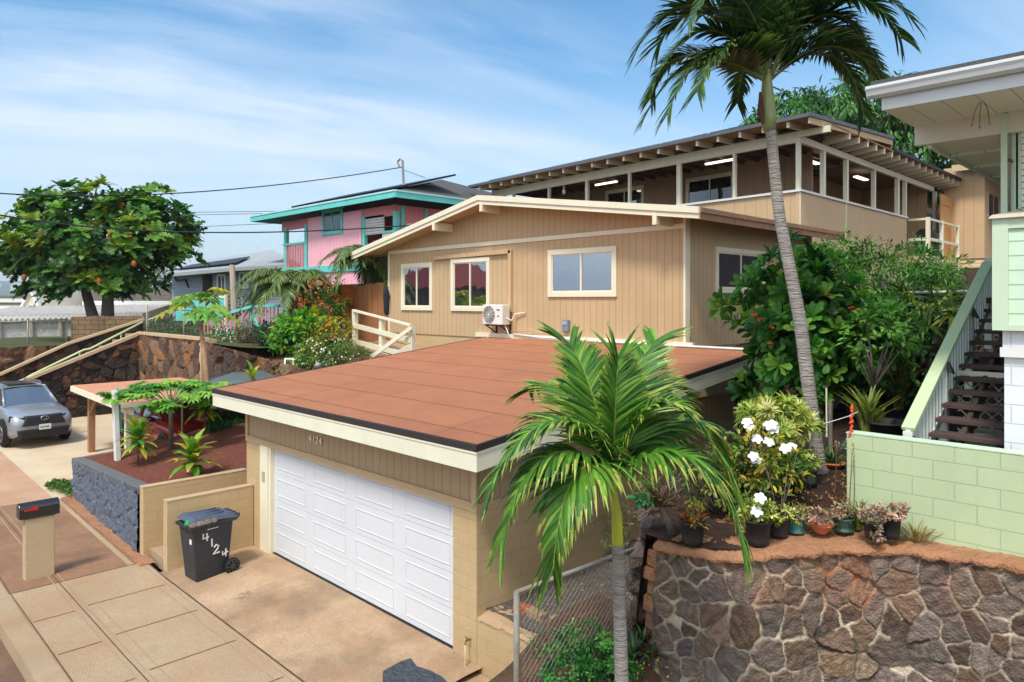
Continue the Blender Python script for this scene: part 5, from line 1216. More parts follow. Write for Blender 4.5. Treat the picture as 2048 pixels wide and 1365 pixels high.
# ================================================================ chain-link fence helper
def chain(name, label, a, b, h, cell, par_mat, wire_r, posts, rail=True, rr=.03, dz0=0, dz1=0, wmat=None, group=None, toprail_end=0):
    a = Vector(a); b = Vector(b); o = thing(name, label, 'fence', a, group)
    d = b-a; L = Vector((d.x, d.y, 0)).length; ux = d/L
    mb = MB(); c = cell
    def P_(s, z): return a+ux*s+Vector((0, 0, z))
    n = int((L+h)/c)+1
    for sgn in (1, -1):
        for k_ in range(n+1):
            s0 = k_*c - (h if sgn > 0 else 0); pts = []
            lo = max(0, -s0 if sgn > 0 else s0-L) ; 
            z0, z1 = 0, h
            # s = s0+z (sgn>0) or s0 - z
            if sgn > 0: z0 = max(0, -s0); z1 = min(h, L-s0)
            else: z0 = max(0, s0-L); z1 = min(h, s0)
            if z1-z0 < .02: continue
            m = max(1, int((z1-z0)/(c/2)))
            pts = []
            off = Vector((-ux.y, ux.x, 0))*.004*sgn
            zs = np.linspace(z0, z1, m+1)
            for i, z in enumerate(zs): pts.append(P_(s0+sgn*z, z)+off*(1 if i % 2 else -1)+Vector((0, 0, 0)))
            mb.tube(pts, wire_r, 3, False)
    mb.build('mesh', wmat or m_wire, o)
    for s, hh, r_ in posts: MB().tube([P_(s, -.6), P_(s, hh)], r_, 10).build('post', par_mat, o, True)
    if rail: MB().tube([P_(0, h+.01), P_(L+toprail_end, h+.01)], rr*.75, 8).build('top_rail', par_mat, o, True)
    return o
a = onZ(1033, 1183, 2.06); b = onZ(1290, 1103, 2.06)
a0 = Vector((a.x, a.y, .82)); b0 = Vector((b.x, b.y, 1.0))
chain('chain_link_fence', 'weathered chain link fence with grey pipe posts beside the small palm', (a.x, a.y, .86), (b.x, b.y, .95), 1.18, .082, M('old_grey_post', C(132,128,118), var=.2, vs=8, rough=.7, bump=.3, stain=C(120,96,74), stamt=.5, sts=6), .0022, [(0, 1.2, .032)], rr=.034)
rp = MB().tube([(b.x+.02, b.y, .6), (b.x+.02, b.y, 2.2)], .034, 10).build('rusty_post', m_rust, smooth=True); tagp(rp, 'rusty pipe post at the left end of the lava rock wall', 'post')

# ================================================================ PALMS
GP = [C(92,138,46), C(72,120,40), C(116,160,58), C(58,102,38), C(160,168,74)]
GP2 = [C(62,96,40), C(48,80,34), C(82,116,50), C(40,68,30), C(134,140,80)]
def palm(name, label, base, D, trunk_px, tr, shaft_px, shaft_mat, crown_px, fr, leafL, nl, w_, tipc, pal, smat=1, seed=1, g=1, gs=None):
    root = thing(name, label, 'palm tree', base)
    pts = [Vector(base)]+[atD(u, v, D) for u, v in trunk_px]
    K = 40; sp = []
    import bisect
    for i in range(len(pts)-1):
        for q in range(12): sp.append(pts[i].lerp(pts[i+1], q/12))
    sp.append(pts[-1])
    rads = [tr[0]+(tr[1]-tr[0])*i/(len(sp)-1) for i in range(len(sp))]; rads[0] *= 1.35; rads[1] *= 1.2; rads[2] *= 1.1
    # smooth path
    for _ in range(4): sp = [sp[0]]+[(sp[i-1]+sp[i]*2+sp[i+1])/4 for i in range(1, len(sp)-1)]+[sp[-1]]
    MB().tube(sp, rads, 14).build('trunk', m_ptrunk, root, True)
    sh = [atD(u, v, D) for u, v, _ in shaft_px]; MB().tube(sh, [q[2] for q in shaft_px], 14).build('crownshaft', shaft_mat, root, True)
    c = atD(*crown_px, D)
    right = Vector((Q, Q, 0)); fwd = Vector((-Q, Q, 0)); up = Vector((0, 0, 1)); px = D/F
    for i, (p1, p2, p3) in enumerate(fr):
        P4 = [c]+[c+right*(p[0]*px)-up*(p[1]*px)+fwd*p[2] for p in (p1, p2, p3)]
        frond(P4, root, m_palm, nl, leafL*(.85+.3*random.Random(seed*50+i).random()), w_, seed*100+i, g*(gs[i] if gs else 1), pal, tipc)
    return root, c
# small palm D=6, offsets (px right, px down, metres away)
fr = [((-30, -70, -.1), (-120, -240, -.2), (-245, -10, -.35)),      # left upper arch
      ((-30, -60, -.2), (-170, -160, -.35), (-222, 90, -.45)),       # left lower big arch
      ((-20, -60, -.3), (-110, -110, -.5), (-128, 125, -.6)),        # centre-left droop
      ((-15, -90, .1), (-40, -210, .3), (-75, -265, .5)),          # up
      ((5, -90, .2), (40, -200, .5), (130, -270, .9)),             # up right
      ((30, -80, .0), (85, -280, -.1), (205, -50, -.2)),            # right arch
      ((30, -60, -.2), (175, -160, -.3), (228, 100, -.4)),          # right lower big arch
      ((40, -60, .2), (220, -230, .4), (275, 50, .5)),              # far right
      ((10, -80, .4), (110, -220, .9), (190, -150, 1.3)),
      ((-10, -80, .4), (-100, -220, .9), (-160, -140, 1.3)),
      ((0, -100, 0), (5, -180, 0), (12, -245, .05))]
palm('small_palm_tree', 'young palm with lime green crownshaft and arching fronds in front of the chain link fence', atD(1247, 1600, 6.0), 6.0, [(1246, 1450), (1240, 1250), (1236, 1090)], (.066, .050), [(1236, 1096, .046), (1235, 1080, .049), (1234, 1030, .043), (1228, 1000, .038), (1224, 940, .026)], m_shaft, (1226, 962), fr, .53, 66, .034, C(196,190,96), GP, seed=1, g=1.0, gs=[1.0, 1.2, 1.1, .45, .45, .8, 1.2, 1.1, .5, .5, .4])
fr = [((-60, -35, -.2), (-170, -80, -.4), (-215, 80, -.5)),
      ((-40, -60, -.3), (-120, -90, -.6), (-170, 50, -.8)),
      ((-40, -90, .1), (-130, -200, .1), (-235, 10, .0)),
      ((-40, -110, .3), (-120, -260, .6), (-190, -130, 1.0)),
      ((-10, -120, .1), (-60, -260, .1), (-110, -190, .2)),
      ((0, -130, 0), (10, -260, .1), (30, -300, .2)),
      ((40, -90, -.1), (110, -210, -.3), (175, -30, -.5)),
      ((60, -60, .2), (190, -160, .5), (235, 40, .6)),
      ((50, -100, .2), (180, -240, .4), (255, -20, .5)),
      ((30, -120, .5), (110, -280, .9), (200, -170, 1.3)),
      ((-20, -110, -.3), (-70, -230, -.6), (-120, -170, -.9)),
      ((25, -110, -.3), (80, -230, -.6), (140, -160, -.9)),
      ((0, -60, .7), (20, -160, 1.4), (30, -40, 2.0)),
      ((-50, -70, .5), (-170, -170, .9), (-200, -20, 1.2)),
      ((-40, -60, .2), (-150, -120, .2), (-240, 60, .2)),
      ((-30, -130, .2), (-150, -270, .3), (-250, -90, .4)), ((40, -130, 0), (170, -270, 0), (268, -90, 0)), ((50, -90, .1), (200, -190, .2), (262, 40, .2)), ((20, -140, .2), (90, -300, .3), (170, -240, .3)), ((-20, -140, 0), (-80, -300, 0), (-150, -240, 0)),
      ((50, -60, -.2), (150, -130, -.3), (235, 60, -.3)),
      ((-20, -110, -.3), (-100, -240, -.6), (-190, -70, -.9)),
      ((30, -110, -.3), (120, -240, -.6), (215, -80, -.9))]
bp = atD(1640, 946, 10.0)
palm('tall_palm_tree', 'tall leaning palm with ringed grey trunk rising from the potted plant terrace', (bp.x, bp.y, bp.z-.05), 10.0, [(1628, 860), (1600, 640), (1580, 540), (1558, 430), (1540, 250)], (.100, .074), [(1539, 262, .086), (1537, 235, .108), (1535, 200, .095), (1534, 165, .07), (1536, 140, .05)], m_shaft2, (1535, 168), fr, .60, 64, .040, C(142,140,80), GP2, seed=2, g=.6)
# brown sheath hanging on the tall palm
a = atD(1521, 185, 9.9); b = atD(1524, 300, 9.9); tagp(MB().tube([a, a.lerp(b, .35)+Vector((0, 0, 0)), atD(1526, 250, 9.9)], [.02, .05, .015], 6).build('dry_sheath', m_sheath), 'dry brown leaf sheath hanging on the tall palm crownshaft', 'palm sheath')

# ================================================================ SHRUBS AND TREES
def plant(name, label, cat, base, group=None): return thing(name, label, cat, base, group)
def limbs(root, base, targets, r0, mat=m_bark, name='trunk', seed=1, fork=.35, nmax=30):
    r = random.Random(seed); mb = MB(); base = Vector(base)
    cen = sum((Vector(t) for t in targets), Vector())/len(targets); f_ = base.lerp(cen, fork)
    mb.tube([base, base.lerp(f_, .5)+Vector((r.uniform(-.05, .05), r.uniform(-.05, .05), 0)), f_], [r0*1.25, r0, r0*.85], 9)
    for t in list(targets)[:nmax]:
        t = Vector(t); m_ = f_.lerp(t, .5)+Vector((r.uniform(-.1, .1), r.uniform(-.1, .1), r.uniform(0, .15)))*(t-f_).length*.6
        mb.tube([f_, m_, t], [r0*.6, r0*.35, r0*.12], 6)
    return mb.build(name, mat, root, True)
SG = [C(66,122,42), C(84,142,52), C(110,164,66), C(52,102,38), C(128,170,62)]
# broad-leaf shrub in front of the bungalow side: rosettes of large obovate leaves
def shell_pts(c, rad, n, seed, lower=-.6, bias=None):
    r = np.random.default_rng(seed); d = rdir(n*3, r); d = d[d[:, 2] > lower]
    if bias is not None: d = d[(d @ np.array(bias)) > -.35]
    d = d[:n]; rr = r.uniform(.72, 1.05, (len(d), 1))*(1+.15*np.sin(d[:, :1]*5+seed)+.12*np.sin(d[:, 2:]*7+seed))
    return np.array(c)+d*np.array(rad)*rr, d
def bigshrub():
    D = 12.6; c1 = atD(1585, 645, D); c2 = atD(1640, 680, D-.3); c3 = atD(1560, 575, D)
    root = plant('broadleaf_shrub', 'large glossy round-leaved shrub with orange flowers against the bungalow side wall', 'shrub', atD(1655, 850, D-.2)-Vector((0, 0, .5)))
    pts = []; nn = []
    for c, rad, n, s in ((c1, (.9, .9, 1.15), 90, 1), (c2, (1.0, 1.0, 1.25), 120, 2), (c3, (.65, .65, .55), 40, 3), (atD(1720, 700, D), (.7, .7, 1.0), 60, 4), (atD(1462, 612, D), (.22, .22, .12), 6, 5), (atD(1580, 800, D-.3), (.75, .7, .6), 40, 6)):
        p, d = shell_pts(c, rad, n, s, -.8); pts.append(p); nn.append(d+np.array([0, 0, .6]))
    P_ = np.concatenate(pts); N_ = np.concatenate(nn)
    fo = rosettes(P_, N_, 10, .26, .105, SG, 'obov', 3, (.4, 1.45)); 
    # inner fill
    r = np.random.default_rng(4); n = 1600; q = np.array(c2)+rdir(n, r)*np.array([1.2, 1.2, 1.2])*r.uniform(.1, .8, (n, 1))
    V, F_, C_ = leaves(q, rdir(n, r), rdir(n, r), .2*np.ones(n), .12*np.ones(n), pick([SG[0], SG[3]], n, .3, r), 'oval'); fo.add(V, F_, C_)
    fo.build('crown', m_leaf, root)
    limbs(root, atD(1655, 850, D-.2)-Vector((0, 0, .5)), [tuple(p) for p in P_[::9]], .06, seed=3, fork=.3)
    for i, (u, v) in enumerate(((1702, 616), (1709, 622), (1520, 640), (1543, 655), (1540, 685), (1655, 590), (1640, 690), (1612, 500+190), (1508, 630))):
        p = atD(u, v, D-1.15); mb = MB(); rr_ = random.Random(i)
        for k_ in range(6):
            an = k_*1.05; e = p+Vector((math.cos(an)*.05, math.sin(an)*.05, rr_.uniform(-.03, .03))); mb.add([p, p.lerp(e, .6)+Vector((0, 0, .02)), e, p.lerp(e, .6)+Vector((.02, .02, -.01))], [(0, 1, 2, 3)])
        mb.build('flower', bpy.data.materials.get('orange_petal') or M('orange_petal', C(226,84,24), rough=.6), root)
bigshrub()
def bushtree(name, label, c, rad, ncl, nlf, L, Wd, pal, tmpl, base, tr=.05, seed=1, cat='bush', **kw):
    root = plant(name, label, cat, base)
    fo, cc = blob(c, rad, ncl, nlf, L, Wd, pal, tmpl, seed, **kw); fo.build('crown', m_leaf, root)
    limbs(root, base, [tuple(p) for p in cc[::max(1, len(cc)//12)]], tr, seed=seed)
    return root
D = 14.0
bushtree('feathery_bush', 'taller fine-leaved bush rising behind the broad-leaved shrub', atD(1745, 590, D), (1.35, 1.35, 1.05), 210, 26, .15, .035, [C(64,112,36), C(86,138,46), C(50,92,34), C(108,152,56)], 'long', atD(1760, 740, D)-Vector((0, 0, .6)), .05, 11, clr=.22)
bushtree('citrus_bush', 'dark green small-leaved bush next to the stair rail, lanai house behind', atD(1822, 585, D+1.2), (.72, .8, .55), 105, 24, .10, .045, [C(58,110,36), C(76,130,42), C(44,88,30)], 'oval', atD(1840, 660, D+1.2)-Vector((0, 0, .6)), .05, 12, clr=.22)
bushtree('mock_orange', 'light green bush top between the bungalow roof end and the lanai panel', atD(1655, 535, D+.6), (.75, .75, .55), 90, 22, .12, .05, [C(70,124,40), C(92,146,54), C(50,98,34)], 'oval', atD(1665, 680, D+.6)-Vector((0, 0, .6)), .04, 13, clr=.24)
# cycad-like frond above shrub
root = plant('pinnate_shrub', 'dark arching pinnate branch standing out of the shrub in front of the eave', 'shrub', atD(1665, 600, 12.4))
for k_, (du, dv) in enumerate(((-55, -118), (-30, -95), (-75, -80))):
    c = atD(1665, 600, 12.4); e = atD(1665+du, 600+dv, 12.3); frond([c, c.lerp(e, .4)+Vector((0, 0, .1)), c.lerp(e, .8)+Vector((0, 0, .1)), e], root, m_palm, 18, .2, .05, 60+k_, .7, [C(44,88,40), C(56,104,44), C(70,80,40)])
# lanky tree with slim trunk right of the shrub
bushtree('slim_tree', 'slim curving sapling with light leaves behind the snake plants', atD(1755, 668, 11.3), (.55, .55, .55), 60, 12, .13, .06, [C(88,142,50), C(64,116,40), C(110,156,60)], 'oval', atD(1750, 800, 11.2)-Vector((0, 0, .3)), .045, 14, clr=.35, cat='tree')
bushtree('orchid_tree', 'strappy yellow-green epiphyte clump with orange leaf below the white rail', atD(1855, 625, 12.6), (.65, .65, .35), 36, 12, .42, .05, [C(120,146,54), C(88,118,40), C(150,160,70), C(60,84,34)], 'strap', atD(1850, 720, 12.6)-Vector((0, 0, .4)), .05, 15, clr=.3, droop=.5)
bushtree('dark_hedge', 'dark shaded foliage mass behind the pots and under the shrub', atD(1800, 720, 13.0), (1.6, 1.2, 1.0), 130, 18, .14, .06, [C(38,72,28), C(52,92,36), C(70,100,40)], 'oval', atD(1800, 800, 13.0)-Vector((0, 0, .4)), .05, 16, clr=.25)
tagp(MB().tube([atD(1815, 586, 12.8), atD(1935, 583, 12.2)], .025).build('white_pipe_rail', m_white), 'white pipe laid across the top of the shrubs to the stair', 'pipe')
# mango tree behind lanai house
mg = plant('mango_tree', 'big dense mango tree behind the lanai house roof', 'tree', (-16, 49, 9))
fo = Fol()
for c, rad, n, s in ((atD(1690, 262, 44), (5.2, 4.5, 2.6), 330, 1), (atD(1800, 310, 43), (5.2, 4.5, 3.3), 380, 2), (atD(1600, 250, 45), (2.8, 2.8, 1.9), 130, 3), (atD(1900, 335, 43), (2.4, 2.4, 1.8), 90, 5), (atD(1520, 262, 45), (1.6, 1.6, 1.0), 50, 6)):
    f2, cc = blob(c, rad, n, 20, .62, .14, [C(54,98,34), C(70,120,44), C(88,138,56), C(42,80,30)], 'long', s, clr=.17, droop=.9, lower=-.75); 
    for V in f2.V: fo.V.append(V)
    fo.C += f2.C; fo.F += [[i+fo.n for i in q] for q in f2.F]; fo.n += f2.n
fo.build('crown', m_leaf, mg); limbs(mg, (-16, 49, 8), [tuple(atD(u, v, 44)) for u, v in ((1690, 270), (1800, 310), (1600, 250), (1880, 335), (1750, 260))], .4, seed=2)
# breadfruit tree at the left
BD = 33
bt = plant('breadfruit_tree', 'breadfruit tree with large lobed leaves and orange fruit above the beige block wall', 'tree', atD(205, 640, BD))
pts = []; nn = []
for (u, v, rx, rz_, n, s) in ((200, 495, 3.3, 2.1, 165, 1), (90, 500, 2.1, 1.6, 80, 2), (295, 470, 2.0, 1.7, 76, 3), (180, 565, 2.6, 1.1, 90, 4), (45, 530, 1.3, 1.0, 34, 9), (207, 405, 1.2, .9, 22, 5), (105, 415, 1.2, .8, 22, 6), (262, 415, 1.0, .8, 18, 7), (350, 455, .9, .8, 20, 8), (312, 395, .4, .6, 8, 10), (62, 420, .5, .6, 8, 11), (365, 500, .6, .7, 14, 12)):
    p, d = shell_pts(atD(u, v, BD), (rx, rx*.9, rz_), n, s, -.75); pts.append(p); nn.append(d*.7+np.array([0, 0, .7]))
P_ = np.concatenate(pts); N_ = np.concatenate(nn)
BG = [C(60,104,36), C(78,124,42), C(100,142,48), C(48,88,32), C(140,156,50), C(54,98,38)]
fo = rosettes(np.concatenate([P_, P_*.5+np.roll(P_, 7, 0)*.5+N_*.25]) if False else P_, N_, 9, .66, .36, BG, 'lobe', 8, (.6, 1.5))
r = np.random.default_rng(14); n = 200; q = np.array(atD(195, 500, BD))+rdir(n, r)*np.array([4.2, 3.4, 2.4])*r.uniform(.2, .95, (n, 1))
V, F_, C_ = leaves(q, rdir(n, r), rdir(n, r), .6*np.ones(n), .4*np.ones(n), pick([BG[0], BG[3]], n, .3, r), 'lobe'); fo.add(V, F_, C_)
r = np.random.default_rng(15); n = 40; q = P_[r.integers(0, len(P_), n)]; V, F_, C_ = leaves(q, rdir(n, r), rdir(n, r), .5*np.ones(n), .34*np.ones(n), pick([C(200,150,40), C(190,110,40)], n, .3, r), 'lobe'); fo.add(V, F_, C_)
fo.build('crown', m_leaf, bt)
mb = MB()
for (a, b, c, d_, rr_) in (((192, 632), (178, 606), (165, 560), (120, 470), .22), ((215, 632), (216, 590), (222, 540), (250, 450), .24)):
    p = [atD(*q_, BD) for q_ in (a, b, c, d_)]; p[0] = p[0]-Vector((0, 0, .6)); mb.tube(p, [rr_*1.3, rr_, rr_*.8, rr_*.35], 10)
r = random.Random(5)
for i in range(0, len(P_), 9):
    t = Vector(P_[i]); s_ = atD(222, 545, BD) if t.dot(Vector((Q, Q, 0))) > -19 else atD(165, 560, BD); mb.tube([s_, s_.lerp(t, .5)+Vector((0, 0, .3)), t], [.14, .08, .03], 5)
mb.build('trunk', m_bark, bt, True)
for i, (u, v) in enumerate(((48, 556), (220, 468), (198, 563), (268, 528))):
    p = atD(u, v, BD-2.4); MB().lathe(p, [(.02, -.14), (.08, -.10), (.10, 0), (.08, .11), (.02, .15)], 10).build('fruit', bpy.data.materials.get('breadfruit') or M('breadfruit', C(170,96,44), var=.25, vs=10, bump=.6), bt, True)

# papaya trees, umbrella tree, ti plants
def fanleaf(mb, c, R_, n, nd, col, r):   # palmate papaya leaf, lobes from a centre
    c = Vector(c); nd = Vector(nd).normalized(); a = nd.cross(Vector((0, .3, 1))).normalized(); b = nd.cross(a)
    for k_ in range(n):
        an = 2*math.pi*k_/n+r.uniform(-.1, .1); d = a*math.cos(an)+b*math.sin(an); e = c+d*R_*r.uniform(.8, 1.1)-Vector((0, 0, R_*.25)); s = d.cross(nd)*R_*.17; m_ = c+d*R_*.55
        mb.add([c, m_+s, e, m_-s, m_+nd*.02], [(0, 1, 4), (1, 2, 4), (2, 3, 4), (3, 0, 4)], tuple(x*r.uniform(.8, 1.2) for x in col))
def papaya(base, top, R_, nleaf, lab, seed=1, cols=None, rt=.09):
    r = random.Random(seed); root = plant('papaya_tree', lab, 'tree', base); base = Vector(base); top = Vector(top)
    MB().tube([base, base.lerp(top, .5)+Vector((.05, 0, 0)), top], [rt, rt*.8, rt*.55], 9).build('trunk', M('papaya_bark%d' % seed, C(176,138,104), var=.15, vs=6, bump=.6), root, True)
    mb = MB(); ms = MB()
    for i in range(nleaf):
        an = i*2.4; el = r.uniform(-.35, .8); d = Vector((math.cos(an)*math.cos(el), math.sin(an)*math.cos(el), math.sin(el))); e = top+d*R_*r.uniform(.6, 1.05); ms.tube([top, top.lerp(e, .6)+Vector((0, 0, .06)), e], .012, 4)
        col = r.choice(cols or [C(96,148,48), C(76,126,42), C(124,164,60)]); fanleaf(mb, e, R_*.48, 9, d*.5+Vector((0, 0, 1)), col, r)
    mb.build('leaves', m_leaf, root, usecol=True); ms.build('leaf_stalks', m_shaft2, root)
    return root
papaya(atD(418, 752, 20.5)-Vector((0, 0, .8)), atD(398, 622, 21.5), .95, 16, 'papaya tree with slim brown trunk and yellowing leaves in front of the teal boards', 1, [C(110,158,50), C(150,170,50), C(86,138,44), C(206,180,40)])
def umbrella():
    base = onZ(342, 892, 1.35); top = atD(342, 812, (-base.x+base.y)*Q)
    root = plant('umbrella_papaya', 'wide low papaya-like tree spreading over the red cinder planter', 'tree', base); r = random.Random(8)
    D0 = (-base.x+base.y)*Q
    MB().tube([base-Vector((0, 0, .1)), top, atD(341, 790, D0)], [.06, .05, .05], 9).build('trunk', m_bark, root, True)
    mb = MB(); ms = MB()
    for i in range(64):
        an = r.uniform(0, 2*math.pi); rr_ = r.uniform(.15, 1)**.6*1.5; e = top+Vector((math.cos(an)*rr_*1.0, math.sin(an)*rr_*1.0, .72-.32*rr_+r.uniform(-.14, .14))); ms.tube([top, top.lerp(e, .5)+Vector((0, 0, .12)), e], .010, 4)
        col = r.choice([C(96,160,46), C(74,134,40), C(130,180,64), C(150,188,74)])
        for z_ in range(2): fanleaf(mb, e+Vector((r.uniform(-.1, .1), r.uniform(-.1, .1), r.uniform(-.06, .06))), .30, 13, Vector((r.uniform(-.3, .3), r.uniform(-.3, .3), 1)), col, r)
    mb.build('leaves', m_leaf, root, usecol=True); ms.build('leaf_stalks', m_shaft2, root)
umbrella()
def ti(base, h, n, L, Wd, pal, lab, seed, tips=None, group='ti plants in the cinder bed', name='ti_plant'):
    base = Vector(base); root = plant(name, lab, 'plant', base, group); r = np.random.default_rng(seed)
    MB().tube([base-Vector((0, 0, .05)), base+Vector((0, 0, h))], [.025, .018], 7).build('stem', m_bark, root, True)
    t = (np.arange(n)+.5)/n; pos = np.array(base)[None, :]+np.stack([0*t, 0*t, h*.55+h*.5*t], 1); an = np.arange(n)*2.4+r.uniform(-.2, .2, n); el = -.35+1.6*t+r.uniform(-.2, .2, n)
    d = np.stack([np.cos(an)*np.cos(el), np.sin(an)*np.cos(el), np.sin(el)], 1)
    V, F_, C_ = leaves(pos, d, np.tile([0, 0, 1.], (n, 1))+.01*rdir(n, r), L*r.uniform(.75, 1.1, n), Wd*np.ones(n), pick(pal, n, .2, r), 'strap', tips); Fol().add(V, F_, C_).build('leaves', m_leaf, root)
    return root
TG = [C(108,158,48), C(80,132,42), C(150,176,60), C(196,186,48)]
p = onZ(386, 962, 1.15); ti(p, .60, 30, .60, .17, TG, 'yellow-green ti plant in the cinder bed nearest the beige wall', 3, C(214,180,60))
p = onZ(276, 925, 1.2); ti(p, .70, 42, .56, .14, [C(80,136,50), C(106,156,56), C(150,180,64), C(180,186,60)], 'fuller ti plant beside the white post at the planter corner', 4, C(214,180,60))
p = onZ(410, 858, 1.5); ti(p, .80, 44, .62, .15, [C(66,112,42), C(96,140,48), C(180,180,50)], 'darker ti plant at the back of the cinder bed by the red car', 5, C(208,180,50))
for i, (u, v) in enumerate(((505, 752), (425, 742))): pass
p = atD(505, 790, 19.0); ti((p.x, p.y, p.z-.2), .7, 18, .5, .10, [C(150,170,50), C(206,170,40), C(96,130,40)], 'yellow-orange ti plant just over the far edge of the garage roof', 7, C(220,150,50))
# low dark green cover at back of bed
def cover(name, label, pts, n, L, pal, tmpl='oval', seed=1, h=.25, cat='ground cover', stuff=True, W_=None):
    r = np.random.default_rng(seed); pts = [np.array(p, float) for p in pts]; q = []
    A_, B_, C_, D_ = pts
    a = r.random((n, 1)); b = r.random((n, 1)); q = (A_*(1-a)+B_*a)*(1-b)+(D_*(1-a)+C_*a)*b; q[:, 2] += r.random(n)*h*(.5+.5*np.sin(q[:, 0]*5+seed)*np.sin(q[:, 1]*4))
    V, F_, Cc = leaves(q, rdir(n, r)+np.array([0, 0, .5]), rdir(n, r)+np.array([0, 0, 1.]), L*r.uniform(.6, 1.2, n), (W_ or L*.5)*np.ones(n), pick(pal, n, .3, r), tmpl)
    o = Fol().add(V, F_, Cc).build(name, m_leaf); tagp(o, label, cat)
    if stuff: o['kind'] = 'stuff'
    return o
def zp(u, v, z): return onZ(u, v, z)
cover('ground_cover', 'dark green ground cover at the back of the cinder bed', [zp(405, 868, 1.5), zp(495, 850, 1.5), zp(495, 825, 1.5), zp(430, 835, 1.5)], 1500, .10, [C(40,88,36), C(58,110,44)], seed=3)
cover('weed_patch', 'small patch of green weeds where the grey planter wall meets the pavement', [zp(92, 975, .2), zp(140, 990, .2), zp(148, 970, .2), zp(105, 965, .2)], 700, .10, [C(86,124,48), C(70,108,42), C(120,146,70)], 'diam', 4, .12)
# ================================================================ potted plants on the terrace
def pot(root, c, r0, h, mat, kind='nursery'):
    c = Vector(c); mb = MB()
    if kind == 'nursery': pr = [(r0*.78, 0), (r0*.84, h*.2), (r0*.97, h*.9), (r0*1.04, h*.9), (r0*1.05, h), (r0*.98, h), (r0*.95, h*.88), (.001, h*.88)]
    elif kind == 'bowl': pr = [(r0*.5, 0), (r0*.55, .02), (r0*.75, h*.35), (r0, h*.8), (r0*1.06, h*.82), (r0*1.06, h), (r0*.96, h), (r0*.9, h*.85), (.001, h*.85)]
    else: pr = [(r0*1.0, 0), (r0*1.02, .025), (r0*.8, .03), (r0*.95, h*.4), (r0*1.05, h*.85), (r0*1.1, h*.9), (r0*1.1, h), (r0*.98, h), (r0*.95, h*.86), (.001, h*.86)]
    mb.lathe(c, pr, 24, cap=True); return mb.build('pot', mat, root, True)
YG = [C(188,190,84), C(150,166,60), C(206,206,120), C(112,134,50)]
SUC = [C(176,134,124), C(196,156,142), C(150,112,106), C(134,128,96), C(206,170,150)]
ALO = [C(134,166,80), C(110,146,68), C(166,176,84), C(176,134,92)]
ADEN = [C(196,188,66), C(220,196,52), C(126,140,60), C(96,120,50)]
BROM = [C(206,170,60), C(140,120,50), C(110,90,50), C(170,80,40)]
def blades(root, c, n, L, Wd, pal, seed, el=(.7, 1.45), tip=None, name='leaves', tm='strap', spread=.05):
    r = np.random.default_rng(seed); an = r.uniform(0, 2*math.pi, n); e = r.uniform(el[0], el[1], n)
    d = np.stack([np.cos(an)*np.cos(e), np.sin(an)*np.cos(e), np.sin(e)], 1); pos = np.array(c, float)+d*np.array([spread, spread, 0])*3*r.random((n, 1))
    side = np.stack([np.cos(an), np.sin(an), 0*an], 1)*-1+np.array([0, 0, .4])
    V, F_, C_ = leaves(pos, d, side+.2*rdir(n, r), L*r.uniform(.55, 1.1, n), Wd*np.ones(n), pick(pal, n, .25, r), tm, tip)
    return Fol().add(V, F_, C_).build(name, m_leaf, root)
def tuft(root, c, rad, ncl, nlf, L, Wd, pal, tm, seed, name='foliage', **kw):
    fo, cc = blob(c, rad, ncl, nlf, L, Wd, pal, tm, seed, **kw); o = fo.build(name, m_leaf, root)
    r = random.Random(seed); mb = MB(); b = Vector(c)-Vector((0, 0, rad[2]+.05))
    for p in cc[::max(1, len(cc)//7)]: mb.tube([b, b.lerp(Vector(p), .5)+Vector((r.uniform(-.03, .03), r.uniform(-.03, .03), .02)), Vector(p)], [.014, .010, .004], 5)
    mb.build('stems', m_bark, root, True); return o
def potplant(u, v, z, r0, h, mat, kind, lab, grp='pots along the rubble wall ledge', cat='potted plant'):
    b = onZ(u, v, z); root = thing('potted_plant', lab, cat, b, grp); pot(root, b, r0, h, mat, kind); return root, b+Vector((0, 0, h*.85))
# ledge row, left to right.  scale: px -> m at that depth
o, t = potplant(1385, 1086, 2.44, .135, .24, m_potb, 'nursery', 'black pot with small spiky yellow-red bromeliad behind the drooping frond, first on the ledge'); blades(o, t, 46, .18, .022, BROM, 1, (.1, 1.3), None); tuft(o, t+Vector((0, .05, .1)), (.1, .1, .08), 12, 9, .07, .02, BROM, 'strap', 2)
o, t = potplant(1515, 1088, 2.45, .145, .27, m_potb, 'nursery', 'largest black pot on the ledge with yellow-green trailing jade'); tuft(o, t+Vector((0, 0, .13)), (.19, .18, .12), 50, 12, .045, .028, YG, 'oval', 3, clr=.22); tuft(o, t+Vector((-.15, 0, -.02)), (.1, .1, .12), 16, 10, .04, .024, YG, 'oval', 33)
o, t = potplant(1557, 1073, 2.48, .115, .22, m_potb, 'nursery', 'black pot with leggy yellow-leaved plumeria stems, second along the ledge beside the largest')
for du, dv in ((-38, -150), (-60, -95), (20, -120), (45, -165), (8, -60)):
    e = t+Vector((Q, Q, 0))*(du*.0045)+Vector((0, 0, -dv*.0045)); MB().tube([t, t.lerp(e, .55)+Vector((.02, 0, -.02)), e], [.006, .005, .003], 6).build('stem', m_bark, o, True); blades(o, e, 9, .10, .03, ADEN, 505+du, (-.2, 1.3))
tuft(o, t+Vector((0, 0, .06)), (.15, .15, .08), 30, 9, .05, .026, YG, 'oval', 44)
o, t = potplant(1592, 1064, 2.50, .095, .17, m_pott, 'glazed', 'turquoise glazed pot with dull succulent rosettes'); tuft(o, t+Vector((0, 0, .07)), (.13, .13, .08), 30, 9, .05, .02, [C(166,150,110), C(140,140,90), C(180,160,80)], 'oval', 6)
